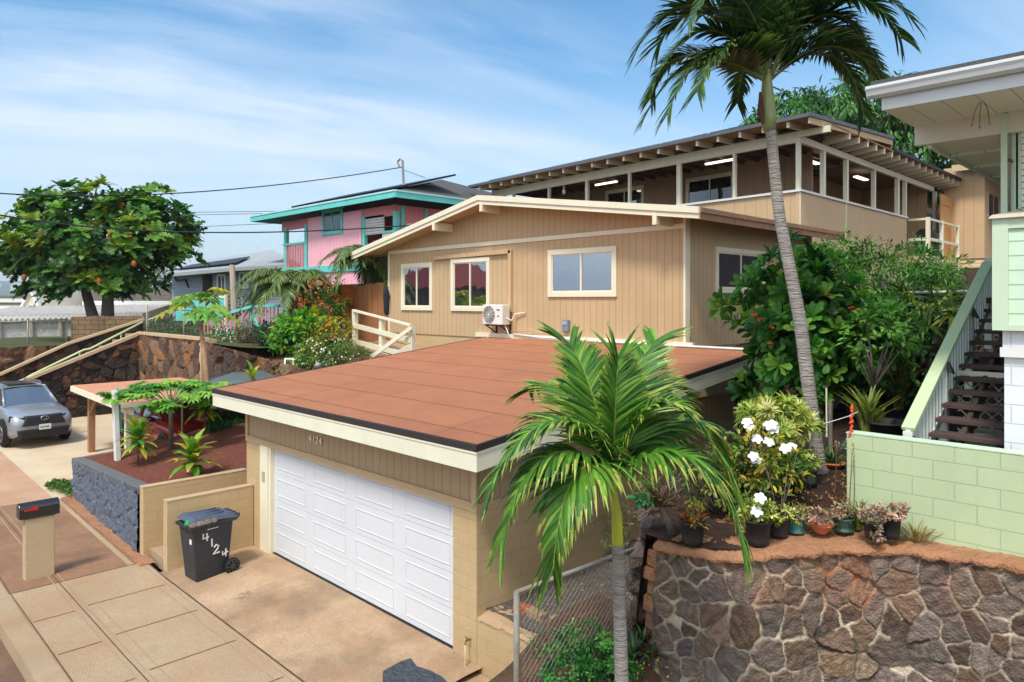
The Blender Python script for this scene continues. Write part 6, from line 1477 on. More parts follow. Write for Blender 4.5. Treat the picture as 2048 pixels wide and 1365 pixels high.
o, t = potplant(1642, 1066, 2.53, .125, .11, m_potr, 'bowl', 'shallow terracotta bowl of pinkish ghost plant succulents on the ledge'); tuft(o, t+Vector((0, 0, .09)), (.17, .14, .06), 40, 10, .045, .026, SUC, 'oval', 7, clr=.22)
o, t = potplant(1688, 1062, 2.54, .10, .15, m_potg, 'glazed', 'dark green pot with pink-grey succulents at the ledge middle'); tuft(o, t+Vector((0, 0, .07)), (.13, .12, .08), 26, 10, .045, .026, SUC, 'oval', 8, clr=.22); blades(o, t+Vector((.1, .1, 0)), 16, .2, .02, ALO, 9, (.9, 1.5))
o, t = potplant(1748, 1076, 2.57, .108, .17, m_potb, 'nursery', 'low dark grey pot spilling dusty pink succulents, left of a taller black pot'); tuft(o, t+Vector((0, 0, .10)), (.13, .12, .07), 30, 10, .05, .028, SUC, 'oval', 10, clr=.22); tuft(o, t+Vector((.08, -.12, -.04)), (.05, .05, .09), 10, 9, .045, .026, SUC, 'oval', 19)
o, t = potplant(1783, 1076, 2.58, .095, .23, m_potb, 'nursery', 'tall black pot of dusty pink succulents nearest the mint wall'); tuft(o, t+Vector((0, 0, .09)), (.13, .12, .06), 30, 10, .05, .028, SUC, 'oval', 12, clr=.22)
# second row
def onter(u, v, z=2.6): return onZ(u, v, z)
o, t = potplant(1577, 975, 2.66, .12, .22, m_potb, 'nursery', 'black pot of dark green leaves near the tall palm foot', 'pots on the terrace soil'); tuft(o, t+Vector((0, 0, .12)), (.2, .2, .15), 34, 12, .10, .04, [C(70,110,40), C(96,140,50), C(130,150,60)], 'oval', 13)
o, t = potplant(1618, 968, 2.66, .11, .20, M('slate_pot', C(92,102,110), rough=.6), 'nursery', 'slate grey pot with a branching stem left of the tall palm foot', 'pots on the terrace soil'); tuft(o, t+Vector((0, 0, .12)), (.17, .17, .12), 22, 10, .07, .03, YG+[C(70,110,40)], 'oval', 14)
o, t = potplant(1566, 985, 2.6, .07, .10, M('orange_pot', C(206,92,44), rough=.6), 'nursery', 'little orange pot between the terrace pots', 'pots on the terrace soil'); blades(o, t, 12, .12, .02, ALO, 15)
o, t = potplant(1664, 937, 2.72, .17, .09, m_potr, 'bowl', 'wide terracotta bowl of aloe right of the tall palm trunk', 'pots on the terrace soil'); blades(o, t, 44, .22, .03, [C(80,116,56), C(110,140,66), C(60,96,50)], 16, (.3, 1.4)); blades(o, t+Vector((-.2, .1, .0)), 20, .32, .03, [C(80,116,56), C(110,140,66)], 17, (.6, 1.4))
o, t = potplant(1700, 918, 2.75, .09, .12, m_potg, 'glazed', 'small teal pot with frosty grey-leaved plant against the mint wall end', 'pots on the terrace soil'); tuft(o, t+Vector((0, 0, .08)), (.11, .11, .08), 22, 10, .05, .025, [C(170,182,170), C(130,150,130)], 'oval', 18)
o, t = potplant(1475, 1010, 2.55, .14, .2, m_potb, 'nursery', 'black pot of mixed croton and jade half behind the palm frond', 'pots on the terrace soil'); tuft(o, t+Vector((0, 0, .25)), (.32, .3, .3), 90, 12, .085, .035, [C(96,122,50), C(150,120,60), C(120,84,60), C(66,100,44), C(190,176,70)], 'oval', 20)
o, t = potplant(1815, 775, 3.45, .16, .2, m_poty, 'nursery', 'bright yellow pot of dark succulents on the bank beside the stair', 'pots on the terrace soil'); tuft(o, t+Vector((0, 0, .08)), (.2, .2, .1), 30, 10, .09, .04, [C(60,90,60), C(84,112,74)], 'oval', 21)
# vandas white flowers on a tall periwinkle/plumeria bush
fb = plant('white_flower_bush', 'bush with large flat white flowers among yellowing leaves on the terrace', 'flowering shrub', onter(1540, 975, 2.55))
b = onter(1540, 975, 2.55)
tuft(fb, atD(1528, 920, 8.8), (.42, .4, .38), 110, 10, .10, .04, [C(96,126,50), C(140,150,60), C(190,172,60), C(76,104,44)], 'oval', 22, clr=.22)
def flower(root, c, s, seed):
    r = random.Random(seed); c = Vector(c); mb = MB(); n0 = Vector((Q*.6+r.uniform(-.3, .3), -Q+r.uniform(-.3, .3), .75)).normalized(); a = n0.cross(Vector((1, 0, .1))).normalized(); b_ = n0.cross(a)
    for k_ in range(5):
        an = k_*2*math.pi/5+seed; d = a*math.cos(an)+b_*math.sin(an); sd_ = d.cross(n0)*s*.42; q = c+d*s*.62+n0*.012; mb.add([c, q-sd_, c+d*s*.98-sd_*.5, c+d*s*.98+sd_*.5, q+sd_], [(0, 1, 2, 3, 4)])
    return mb.build('flower', m_petal, root)
k_ = 0
for (u, v, m_) in ((1496, 853, 1), (1495, 845, 0), (1536, 853, 1), (1548, 858, 1), (1541, 852, 1), (1515, 882, 0), (1539, 884, 0), (1567, 893, 1), (1583, 896, 1), (1512, 918, 1), (1519, 992, 0), (1519, 1024, 0), (1508, 916, 0)):
    p = atD(u, v, 8.2 if v < 960 else 7.55)
    flower(fb, p+Vector((random.uniform(-.03, .03), random.uniform(-.02, .02), random.uniform(-.02, .02))), .068, k_)
    k_ += 1
mx2 = plant('croton_bush', 'dark mixed croton bush half hidden behind the small palm fronds on the terrace', 'bush', onter(1430, 1010, 2.55))
tuft(mx2, atD(1432, 965, 8.9), (.42, .4, .34), 80, 11, .10, .04, [C(84,110,50), C(116,96,56), C(66,96,44), C(150,150,70)], 'oval', 122, clr=.22)
# variegated yellow song-of-india shrub
sb = plant('variegated_shrub', 'round yellow-striped dracaena shrub left of the tall palm trunk', 'shrub', onter(1560, 945, 2.7))
r = np.random.default_rng(31); D = 9.7; P_, N_ = [], []
for (u, v, rx, rz_, n) in ((1552, 832, .42, .24, 26), (1592, 850, .26, .26, 14), (1515, 838, .24, .18, 10)):
    p, d = shell_pts(atD(u, v, D), (rx, rx, rz_), n, int(u), -.6); P_.append(p); N_.append(d*.6+np.array([0, 0, .7]))
rosettes(np.concatenate(P_), np.concatenate(N_), 26, .19, .032, [C(206,206,110), C(180,190,90), C(150,166,70), C(222,214,140)], 'strap', 32, (.3, 1.6)).build('crown', m_leaf, sb)
limbs(sb, onter(1560, 945, 2.7), [tuple(p) for p in np.concatenate(P_)[::4]], .03, seed=5, fork=.3)
# snake plants
for i, (u, v, z, n, L, lab) in enumerate(((1738, 872, 3.0, 70, .78, 'yellow-edged snake plants in a black tub behind the mint wall'), (1795, 820, 3.2, 70, 1.0, 'taller amber snake plants beside the stair railing'), (1822, 740, 3.5, 34, .85, 'snake plants rising behind the yellow pot'))):
    p = onZ(u, v, z); o = plant('snake_plant', lab, 'plant', p, 'snake plants by the stair')
    blades(o, p, n, L, .06, [C(150,164,80), C(186,186,96), C(120,136,70)] if i != 1 else [C(180,150,56), C(140,146,64), C(196,170,76)], 40+i, (1.05, 1.52), C(186,180,84), spread=.09)
p = onZ(1775, 885, 2.9); o = plant('black_tub', 'wide black plastic tub behind the mint wall end', 'tub', p); MB().lathe(p, [(.28, 0), (.34, .3), (.36, .3), (.36, .33), (.30, .33), (.28, .1), (.01, .1)], 24).build('tub_wall', m_potb, o, True)
# aloes along wall and their flower spikes
for i, (u, v, L, lab) in enumerate(((1716, 1058, .40, 'clump of spiky green aloe against the foot of the mint wall'), (1742, 1061, .30, 'second aloe clump touching the first at the mint wall foot'), (1832, 1084, .24, 'reddish aloe clump at the right end of the pot row'), (1692, 1052, .32, 'slender aloe clump behind the dark green pot'))):
    p = onZ(u, v, 2.54); o = plant('aloe_clump', lab, 'plant', p, 'aloe clumps on the ledge'); blades(o, p, 40, L, .022, ALO if i != 2 else [C(170,130,84), C(130,130,70)], 50+i, (.5, 1.45), C(170,110,70), spread=.08)
for i, (ub, vb, ut, vt, col, lab) in enumerate(((1696, 1056, 1704, 808, C(226,90,50), 'aloe flower spike with red-orange torch in front of the mint wall end'), (1706, 1064, 1706, 885, C(170,150,80), 'spent tan aloe flower spike against the mint wall'), (1668, 1005, 1672, 880, C(150,110,90), 'thin spent aloe spike left of the mint wall'))):
    a = onZ(ub, vb, 2.5); D_ = (-a.x+a.y)*Q; b = atD(ut, vt, D_); o = plant('flower_spike', lab, 'flower', a)
    MB().tube([a, a.lerp(b, .5)+Vector((.012, .012, 0)), b], [.006, .005, .003], 5).build('stalk', m_rust, o)
    mb = MB(); rr_ = random.Random(i); lo = .74 if i == 0 else .85
    for q in range(70 if i == 0 else 20):
        f_ = rr_.uniform(lo, 1); c = a.lerp(b, f_); an = rr_.uniform(0, 6.28); e = c+Vector((math.cos(an)*.03*(1.25-f_)*2, math.sin(an)*.03*(1.25-f_)*2, -.022)); mb.beam(c, e, .007, .007)
    mb.build('florets', M('floret%d' % i, col, rough=.6), o)
# gnarled grey shrub with dry twigs at left end
gs = plant('desert_rose', 'gnarled grey-trunked dry shrub at the left corner of the lava rock wall', 'shrub', onZ(1345, 1072, 2.4)); b = onZ(1345, 1072, 2.4); D_ = (-b.x+b.y)*Q
tp_ = [atD(1318, 1010, D_), atD(1300, 985, D_), atD(1360, 1000, D_)]; MB().tube([b, atD(1335, 1040, D_), tp_[0]], [.05, .035, .025], 8).build('trunk', m_bark, gs, True)
mb = MB(); r = random.Random(6)
for i in range(90):
    s_ = tp_[0]; e = s_+Vector((r.uniform(-.3, .35), r.uniform(-.3, .35), r.uniform(-.08, .4))); mb.tube([s_, s_.lerp(e, .5)+Vector((r.uniform(-.06, .06), r.uniform(-.06, .06), r.uniform(-.03, .06))), e], [.008, .005, .002], 4, False)
mb.build('twigs', m_sheath, gs); tuft(gs, atD(1325, 975, D_), (.3, .3, .16), 30, 8, .05, .02, [C(120,100,70), C(150,130,80), C(96,110,60)], 'oval', 61)
tuft(gs, atD(1292, 990, D_), (.10, .1, .12), 9, 8, .10, .06, [C(44,110,60), C(60,126,66)], 'lobe', 62, name='green_shoots')
# grey-green wispy shrub in alley
al = plant('wispy_shrub', 'wispy grey-green shrub against the garage side wall behind the small palm', 'shrub', onZ(1215, 1090, .85)); b = onZ(1215, 1090, .85)
D_ = (-b.x+b.y)*Q; tuft(al, atD(1205, 1042, D_), (.62, .5, .42), 70, 16, .09, .012, [C(150,156,110), C(130,140,90), C(170,170,130)], 'long', 63, clr=.25)
for (u, v, lab) in ((1190, 1030, ''),): pass
# front corner bushes
fbp = Vector((-4.9, 5.35, .5)); b = onZ(1170, 1375, .75)
fo, cc = blob(Vector((b.x, b.y, .95))+Vector((.0, .0, .0)), (.55, .55, .42), 150, 26, .045, .03, [C(50,112,48), C(66,132,56), C(40,92,40), C(90,150,64)], 'oval', 70, clr=.18); o = plant('boxwood_bush', 'dense small-leaved bright green bush at the foot of the chain link fence', 'bush', (b.x, b.y, .5)); fo.build('crown', m_leaf, o); limbs(o, (b.x, b.y, .4), [tuple(q) for q in cc[::14]], .02)
b = onZ(1215, 1345, 1.05); fo, cc = blob(Vector((b.x, b.y, 1.1)), (.3, .3, .25), 70, 26, .045, .03, [C(50,112,48), C(66,132,56), C(40,92,40), C(90,150,64)], 'oval', 71, clr=.2); fo.build('side_growth', m_leaf, o)
for i, (u, v, lab) in enumerate(((1287, 1300, 'small green and maroon ti seedling cluster at the lava wall foot'), (1305, 1325, 'second ti seedling cluster nearer the camera at the lava wall foot'), (1268, 1318, 'leftmost ti seedling cluster beside the small palm trunk'))):
    p = onZ(u, v, 1.1); o = plant('ti_seedling', lab, 'plant', p, 'ti seedlings'); blades(o, p+Vector((0, 0, .05)), 34, .24, .035, [C(70,104,60), C(96,60,56), C(110,140,80), C(60,84,52)], 80+i, (.2, 1.4))
# stakes by the palm, tie
for i, (u, v0, v1, w_, lab) in enumerate(((1654, 776, 880, .022, 'thin pale wooden stake left of the grey one near the tall palm'), (1662, 806, 900, .045, 'grey wooden stake tied to the tall palm'), (1694, 742, 855, .012, 'thin metal rod standing among the shrubs'))):
    a = onZ(u, v1, 2.85); D_ = (-a.x+a.y)*Q; b = atD(u-1, v0, D_); tagp(MB().beam(a-Vector((0, 0, .2)), b, w_, w_).build('plant_stake', m_greywood if i != 0 else m_cream), lab, 'stake')
pts = [atD(1612, 848, 9.85), atD(1640, 850, 9.8), atD(1654, 846, 9.95), atD(1668, 842, 9.9), atD(1700, 832, 10), atD(1716, 824, 10.1)]; tagp(MB().tube(pts, .006).build('tie_cord', m_white), 'white cord tying the tall palm to the stake', 'cord')
cover('leaf_litter', 'dry brown leaf litter scattered over the terrace soil', [(-4.6, 8.0, 2.45), (-2.9, 8.2, 2.5), (-3.0, 10.5, 2.75), (-5.2, 10.5, 2.75)], 900, .05, [C(150,110,80), C(176,130,96), C(120,84,60), C(200,150,70)], 'diam', 8, .03, 'leaf litter')
cover('leaf_litter', 'dry leaf and stone litter over the grey alley gravel', [(-7.3, 7.2, .74), (-5.1, 7.2, .74), (-5.4, 10, .76), (-7.3, 10, .76)], 700, .035, [C(170,150,130), C(130,110,96), C(196,180,160), C(150,100,70)], 'diam', 9, .03, 'leaf litter')
cover('leaf_litter', 'fallen yellow leaves and litter on the soil at the lava wall foot', [(-4.6, 5.6, 1.0), (-3.0, 5.6, 1.0), (-3.2, 6.7, 1.2), (-4.6, 6.6, 1.2)], 260, .04, [C(206,190,60), C(150,120,90), C(180,150,110)], 'diam', 10, .02, 'leaf litter')

# ================================================================ garden plants left
BUSH = [C(66,112,40), C(90,140,50), C(48,88,34), C(120,150,60)]
def gbush(name, lab, u, v, D, rad, ncl, nlf, L, Wd, pal, tm='oval', seed=1, flowers=None, nfl=0, fs=.05, **kw):
    c = atD(u, v, D); root = bushtree(name, lab, c, rad, ncl, nlf, L, Wd, pal, tm, c-Vector((0, 0, rad[2]+.4)), .05, seed, 'bush', **kw)
    if nfl:
        r = np.random.default_rng(seed+5); d = rdir(nfl*3, r); d = d[(d @ np.array([Q, -Q, .3])) > .0][:nfl]; q = np.array(c)+d*np.array(rad)*1.04
        V, F_, C_ = leaves(q, rdir(len(q), r), d, fs*np.ones(len(q)), fs*np.ones(len(q)), pick(flowers, len(q), .1, r), 'diam'); Fol().add(V, F_, C_).build('blossoms', m_leaf, root)
    return root
WF = [C(240,240,235)]
gbush('flowering_bush', 'tall bush with red and orange leaf tips in front of the pink house base', 640, 618, 25, (.95, .85, .95), 170, 20, .12, .05, BUSH+[C(200,90,40)], seed=90, flowers=[C(214,70,40), C(226,130,50)], nfl=60, fs=.09)
gbush('papaya_like_bush', 'bright green fan-leaved bush left of the wooden fence', 618, 675, 23.5, (1.1, .9, .65), 130, 12, .24, .15, [C(90,160,50), C(70,136,44), C(120,176,60), C(196,190,50)], 'lobe', 91)
gbush('starry_bush', 'fine-leaved bush dotted with white blossoms beside the cedar fence', 655, 712, 22.5, (1.0, .9, .65), 170, 18, .09, .04, [C(96,122,50), C(120,140,60), C(150,130,60)], seed=92, flowers=WF, nfl=190, fs=.06)
gbush('dark_bush', 'dark blue-green bush over the lower rock wall', 552, 678, 24.5, (.75, .7, .6), 100, 20, .10, .05, [C(44,84,48), C(34,66,40), C(60,100,56)], seed=93)
gbush('white_dotted_bush', 'small-leaved bush full of tiny white flowers draping over the garden rock wall', 450, 682, 27, (1.1, .7, .5), 120, 20, .08, .04, [C(80,104,50), C(60,84,44), C(110,120,64)], seed=94, flowers=WF, nfl=260, fs=.07)
gbush('trailing_bush', 'trailing green plant with white flowers spilling down the rock wall face', 535, 720, 25, (.4, .3, .5), 50, 18, .07, .035, [C(80,104,50), C(104,110,60)], seed=95, flowers=WF, nfl=80, fs=.06)
gbush('brown_thicket', 'brownish dry thicket between the white-flowered and dark bushes', 500, 668, 25.8, (.7, .5, .4), 60, 20, .08, .03, [C(130,110,84), C(110,92,70), C(96,104,60)], seed=96)
gbush('orange_flower_bush', 'yellow-orange flowered bush at the fence post foot', 672, 660, 22.6, (.55, .5, .4), 60, 16, .09, .04, [C(110,140,50), C(190,160,50), C(86,120,44)], seed=97, flowers=[C(230,160,40), C(220,90,40)], nfl=90, fs=.08)
gbush('hill_bush', 'olive bush beside the corner of the blue-grey house', 332, 568, 55, (2.0, 2, 1.0), 80, 16, .3, .14, [C(110,120,70), C(90,104,60)], seed=98)
gbush('bank_bush', 'small green bush on the earth bank above the low rock face', 585, 700, 24.3, (.7, .5, .4), 60, 18, .11, .05, [C(70,116,50), C(90,136,54), C(56,94,44)], seed=103)
gbush('red_tinged_bush', 'green and russet bush on the earth bank left of the ladder', 545, 706, 24.6, (.6, .5, .35), 50, 18, .10, .04, [C(96,110,50), C(150,100,60), C(76,100,44)], seed=104)
gbush('grey_hedge', 'grey-green hedge in front of the blue-grey house', 475, 612, 33, (1.6, 1, .5), 80, 16, .14, .06, [C(90,110,80), C(110,124,84), C(70,90,60)], seed=99)
gbush('low_green_bush', 'low leafy bush hugging the garage roof edge beyond the ladder', 615, 735, 21.8, (.9, .6, .35), 80, 18, .12, .05, [C(90,140,50), C(70,112,44), C(130,150,60)], seed=101, flowers=WF, nfl=60, fs=.06)
gbush('low_fern_bush', 'low fern-like bush in front of the cedar fence post', 694, 722, 21.3, (.85, .5, .38), 80, 18, .12, .04, [C(80,124,50), C(66,100,44), C(120,120,60)], seed=102, flowers=WF, nfl=40, fs=.06)
# areca palms
def areca(name, u, v, D, lab, n, L, seed, sp=1.0):
    b = atD(u, v, D); r = random.Random(seed); root = plant(name, lab, 'palm tree', b-Vector((0, 0, 1.6)))
    MB().tube([b-Vector((0, 0, 1.8)), b-Vector((0, 0, .3))], [.10, .07], 8).build('trunk', m_bark, root, True)
    for i in range(n):
        an = i*2.4; ll = L*r.uniform(.8, 1.1); up = r.uniform(.25, 1.0); d = Vector((math.cos(an), math.sin(an), 0))*sp
        frond([b, b+d*ll*.2+Vector((0, 0, ll*.45*up)), b+d*ll*.6+Vector((0, 0, ll*.6*up)), b+d*ll*.95+Vector((0, 0, ll*(.1 if up > .6 else -.45)))], root, m_palm, 34, L*.42, .045, seed*10+i, 1.2, [C(92,116,54), C(70,98,48), C(120,136,66), C(130,130,70)], C(150,150,80), start=.2)
areca('feather_palm', 580, 580, 25.5, 'soft feathery palm below the pink balcony', 26, 1.75, 5)
areca('feather_palm', 738, 530, 26.0, 'feathery palm between the pink house and the bungalow eave', 24, 1.75, 6)

# ================================================================ SUVs
def suv(loc, rot, paint, lab, plate=True, name='parked_car'):
    root = thing(name, lab, 'car', loc); cr, sr = math.cos(rot), math.sin(rot)
    T = lambda x, y, z: (loc[0]+x*cr-y*sr, loc[1]+x*sr+y*cr, loc[2]+z*1.07)
    # stations x (front=+), half widths at sill/belt, z sill, z belt/hood centre
    st_ = [(2.30, .62, .70, .42, .74), (2.26, .78, .78, .36, .82), (2.12, .86, .84, .30, .94), (1.85, .90, .87, .27, 1.02), (1.4, .92, .89, .25, 1.07), (.95, .93, .90, .24, 1.12), (.4, .93, .90, .24, 1.14), (-.6, .93, .90, .24, 1.16), (-1.5, .93, .90, .25, 1.18), (-2.0, .91, .88, .3, 1.18), (-2.25, .84, .82, .38, 1.14), (-2.32, .74, .76, .45, 1.05)]
    mb = MB(T); rings = []
    for (x, ws, wb, zs, zb) in st_:
        zc = zb+(.035 if x > .9 else .0); rings.append([(x, -ws*.96, zs), (x, -ws, zs+.12), (x, -wb*1.03, (zs+zb)/2+.08), (x, -wb, zb-.07), (x, -wb*.88, zb-.0), (x, -wb*.4, zc), (x, 0, zc+.01), (x, wb*.4, zc), (x, wb*.88, zb), (x, wb, zb-.07), (x, wb*1.03, (zs+zb)/2+.08), (x, ws, zs+.12), (x, ws*.96, zs)])
    n = 13; vs = [p for r_ in rings for p in r_]; fs = [(i*n+k_, (i+1)*n+k_, (i+1)*n+(k_+1) % n, i*n+(k_+1) % n) for i in range(len(rings)-1) for k_ in range(n)]+[tuple(range(n)), tuple(range(len(vs)-n, len(vs)))[::-1]]
    mb.add(vs, fs); mb.build('body', paint, root, True)
    # cabin
    cs = [(1.02, .76, 1.12, .74, 1.12), (.30, .80, 1.12, .60, 1.60), (-.2, .82, 1.14, .62, 1.67), (-1.2, .82, 1.16, .62, 1.67), (-1.9, .80, 1.16, .58, 1.58), (-2.2, .76, 1.14, .70, 1.17)]
    v = []; 
    for (x, wb, zb, wt, zt_) in cs: v += [(x, -wb, zb), (x, -wt, zt_-.02), (x, 0, zt_+.03), (x, wt, zt_-.02), (x, wb, zb)]
    mb = MB(T); mb.add(v, [(i*5+k_, (i+1)*5+k_, (i+1)*5+k_+1, i*5+k_+1) for i in range(5) for k_ in range(4)]); mb.build('windows', m_carglass, root)
    mb = MB(T); v = []
    for (x, wt, z) in ((.24, .61, 1.615), (-.2, .64, 1.68), (-1.2, .64, 1.68), (-1.95, .60, 1.58)): v += [(x, -wt, z), (x, -wt*.5, z+.035), (x, wt*.5, z+.035), (x, wt, z)]
    mb.add(v, [(i*4+k_, (i+1)*4+k_, (i+1)*4+k_+1, i*4+k_+1) for i in range(3) for k_ in range(3)])
    for s in (-1, 1):
        mb.beam((1.02, .77*s, 1.13), (.27, .62*s, 1.62), .06, .05); mb.beam((-.35, .85*s, 1.15), (-.35, .64*s, 1.66), .09, .03); mb.beam((-1.3, .85*s, 1.16), (-1.35, .64*s, 1.66), .09, .03); mb.beam((-1.9, .64*s, 1.6), (-2.2, .78*s, 1.15), .12, .04); mb.beam((.2, .66*s, 1.62), (-1.95, .63*s, 1.62), .05, .04)
    mb.build('roof', paint, root, True)
    mb = MB(T)
    for s in (-1, 1): mb.tube([(.1, .56*s, 1.68), (.0, .56*s, 1.75), (-1.6, .56*s, 1.74), (-1.75, .56*s, 1.66)], .018, 6)
    mb.build('roof_rail', m_rim, root)
    mb = MB(T); mb.hexa([(.1, -.42, 1.715), (-.9, -.45, 1.73), (-.9, .45, 1.73), (.1, .42, 1.715), (.1, -.42, 1.722), (-.9, -.45, 1.737), (-.9, .45, 1.737), (.1, .42, 1.722)]); mb.build('sunroof', m_carglass, root)
    # grille, bumper, lights
    mb = MB(T); mb.hexa([(2.15, -.70, .64), (2.15, .70, .64), (2.35, .62, .64), (2.35, -.62, .64), (2.15, -.56, .93), (2.15, .56, .93), (2.29, .48, .90), (2.29, -.48, .90)])
    gr = mb.build('grille', m_plast, root, bevel=.02); mb = MB(T); mb.lathe((0, 0, 0), [(.001, 0), (.001, .001)], 4); 
    mb = MB(T); mb.tube([(2.325+.012, .11*math.cos(a_), .835+.065*math.sin(a_)) for a_ in np.linspace(0, 2*math.pi, 17)], .011, 5); mb.tube([(2.335, .05*math.cos(a_), .845+.05*math.sin(a_)) for a_ in np.linspace(0, 2*math.pi, 13)], .008, 5); mb.build('badge', m_rim, gr)
    mb = MB(T); mb.hexa([(2.0, -.84, .24), (2.0, .84, .24), (2.36, .66, .27), (2.36, -.66, .27), (2.0, -.90, .56), (2.0, .90, .56), (2.37, .70, .52), (2.37, -.70, .52)]); mb.build('bumper', m_plast, root, bevel=.03)
    MB(T).box(2.375, 2.385, -.17, .17, .50, .66).build('number_plate', m_white, root)
    text(root, '17H PWE', .085, m_drip, lambda x, y, z: T(2.386+z, .155-0*x-(.31-0)*0-(-1)*(x*-.78), .55+y*.9) if False else T(2.389+z, -.155+x*.78, .55+y*.9), name='plate_lettering')
    for s in (-1, 1):
        mb = MB(T); mb.hexa([(2.16, .55*s, .79), (2.00, .84*s, .80), (1.97, .865*s, .80), (2.24, .55*s, .79), (2.1, .53*s, .90), (1.92, .80*s, .95), (1.88, .86*s, .95), (2.2, .53*s, .90)] if s > 0 else [(2.24, .55*s, .79), (1.97, .865*s, .80), (2.00, .84*s, .80), (2.16, .55*s, .79), (2.2, .53*s, .90), (1.88, .86*s, .95), (1.92, .80*s, .95), (2.1, .53*s, .90)]); mb.build('headlight', m_light, root)
        mb = MB(T); mb.beam((2.245, .56*s, .80), (1.96, .885*s, .86), .05, .17); mb.build('headlight_housing', m_plast, root)
        mb = MB(T); mb.disc((2.20, .70*s, .56), (1, .3*s, 0), .09, .06, 12); fl = mb.build('fog_light', m_plast, root)
        mb = MB(T); mb.hexa([(.72, .93*s, 1.08), (.92, .93*s, 1.08), (.92, 1.10*s, 1.10), (.72, 1.10*s, 1.10), (.72, .93*s, 1.2), (.88, .93*s, 1.2), (.88, 1.10*s, 1.22), (.72, 1.10*s, 1.22)]); mb.build('wing_mirror', m_plast, root, bevel=.02)
    for (x, s) in ((1.42, -1), (1.42, 1), (-1.42, -1), (-1.42, 1)):
        mb = MB(T); mb.disc((x, .935*s-.06*s, .40), (0, 1, 0), .43, .12, 24); mb.build('wheel_arch', m_plast, root)
        mb = MB(T); mb.disc((x, .86*s, .36), (0, 1, 0), .36, .24, 28); w_ = mb.build('wheel', m_rubber, root, bevel=.03)
        mb = MB(T); mb.disc((x, .975*s, .36), (0, 1, 0), .07, .03, 10)
        for q in range(5):
            an = q*2*math.pi/5; mb.beam((x, .98*s, .36), (x+.22*math.cos(an), .98*s, .36+.22*math.sin(an)), .03, .05, up=(0, 1, 0))
        mb.tube([(x+.23*math.cos(t_), .98*s, .36+.23*math.sin(t_)) for t_ in np.linspace(0, 2*math.pi, 21)], .018, 5); mb.build('rim', m_rim, w_)
    for s in (-1, 1): 
        mb = MB(T); mb.box(-1.0, 1.0, s*.90-.05, s*.90+.05, .22, .34); mb.build('sill_trim', m_plast, root)
    return root
suv((-29.55, 5.5, gz(-29)+.01), math.radians(5), m_silver, 'silver SUV parked nose-out at the far left below the dark rock wall')
suv((-24.2, 8.6, gz(-24)+.01), math.radians(5), m_redcar, 'red and black car parked in the shade behind the spreading tree')

# ================================================================ carport, white post, canopy
cp = thing('carport', 'small rusty-roofed open carport on weathered posts beside the cinder bed', 'carport', (-24, 7.5, .3))
zc = 2.35; a = onZ(145, 771, zc); b = onZ(233, 803, zc)
y0, y1 = min(a.y, b.y), 9.6
MB().hexa([(a.x, a.y, zc-.03), (b.x+.3, b.y, zc-.05), (b.x+.3, y1, zc-.05), (a.x, y1, zc-.03), (a.x, a.y, zc), (b.x+.3, b.y, zc-.02), (b.x+.3, y1, zc-.02), (a.x, y1, zc)]).build('roof', m_rroof, cp)
mb = MB(); mb.beam((a.x-.02, a.y-.03, zc-.10), (b.x+.3, b.y-.03, zc-.12), .05, .17); mb.beam((a.x+.02, a.y, zc-.08), (a.x+.02, y1, zc-.08), .05, .10); mb.beam((b.x+.3, b.y, zc-.10), (b.x+.3, y1, zc-.10), .05, .12); mb.build('fascia', m_cream, cp)
mb = MB(); mb.beam((a.x+.2, a.y+.3, zc-.26), (b.x+.3, b.y+.3, zc-.28), .09, .18); mb.build('beam', m_cream, cp)
pa = onZ(180, 908, gz(-24)); MB().box(pa.x-.09, pa.x+.09, pa.y-.05, pa.y+.13, .1, zc-.25).build('post', m_post, cp)
MB().beam((pa.x, pa.y, zc-.9), (pa.x+.7, pa.y, zc-.3), .05, .07).build('brace', m_post, cp)
MB().box(b.x-.2, b.x-.06, b.y+.25, b.y+.39, .2, zc-.1).build('post', m_cream, cp); MB().box(a.x+.3, a.x+.42, y1-.3, y1-.18, .2, zc-.1).build('post', m_post, cp)
pp = onZ(236, 930, 1.02); pq = atD(229, 782, (-pp.x+pp.y)*Q)
o = thing('white_post', 'leaning white painted timber post at the planter corner', 'post', pp); MB().beam(pp-Vector((0, 0, .2)), pq, .19, .10).build('board', m_white, o); MB().beam(pp+Vector((-.1, .1, .8)), pq+Vector((-.1, .1, .06)), .03, .06).build('teal_strip', m_teal, o)
cn = thing('shade_canopy', 'sagging grey-green shade canopy beyond the garage roof edge', 'canopy', atD(495, 800, 21)); c0 = atD(497, 762, 21.5)
v = []; f = []
for j in range(9):
    for i in range(13):
        s_, t_ = i/12*2-1, j/8*2-1; v.append(tuple(c0+Vector((Q, Q, 0))*(s_*1.35)+Vector((-Q, Q, 0))*(t_*1.6)+Vector((0, 0, .32*(1-s_*s_)*(1-.6*t_*t_)+.03*math.sin(i*2)-.05))))
for j in range(8):
    for i in range(12): q = j*13+i; f.append([q, q+1, q+14, q+13])
sc_ = meshobj('cover', v, f, m_tarp, cn, True); sm = sc_.modifiers.new('Solidify', 'SOLIDIFY'); sm.thickness = .02
mb = MB()
for s_, t_ in ((-1, -1), (1, -1), (-1, 1), (1, 1)): p = c0+Vector((Q, Q, 0))*(s_*1.3)+Vector((-Q, Q, 0))*(t_*1.5); mb.tube([p-Vector((0, 0, 2)), p], .03, 8)
mb.build('poles', m_steel, cn)
ld = thing('step_ladder', 'small white step ladder standing below the garden bushes', 'ladder', atD(577, 752, 21.5)); D_ = 21.5
mb = MB(); 
for u0, u1 in ((571, 566), (586, 588)): mb.beam(atD(u0, 717, D_), atD(u1, 760, D_-.2), .045, .045)
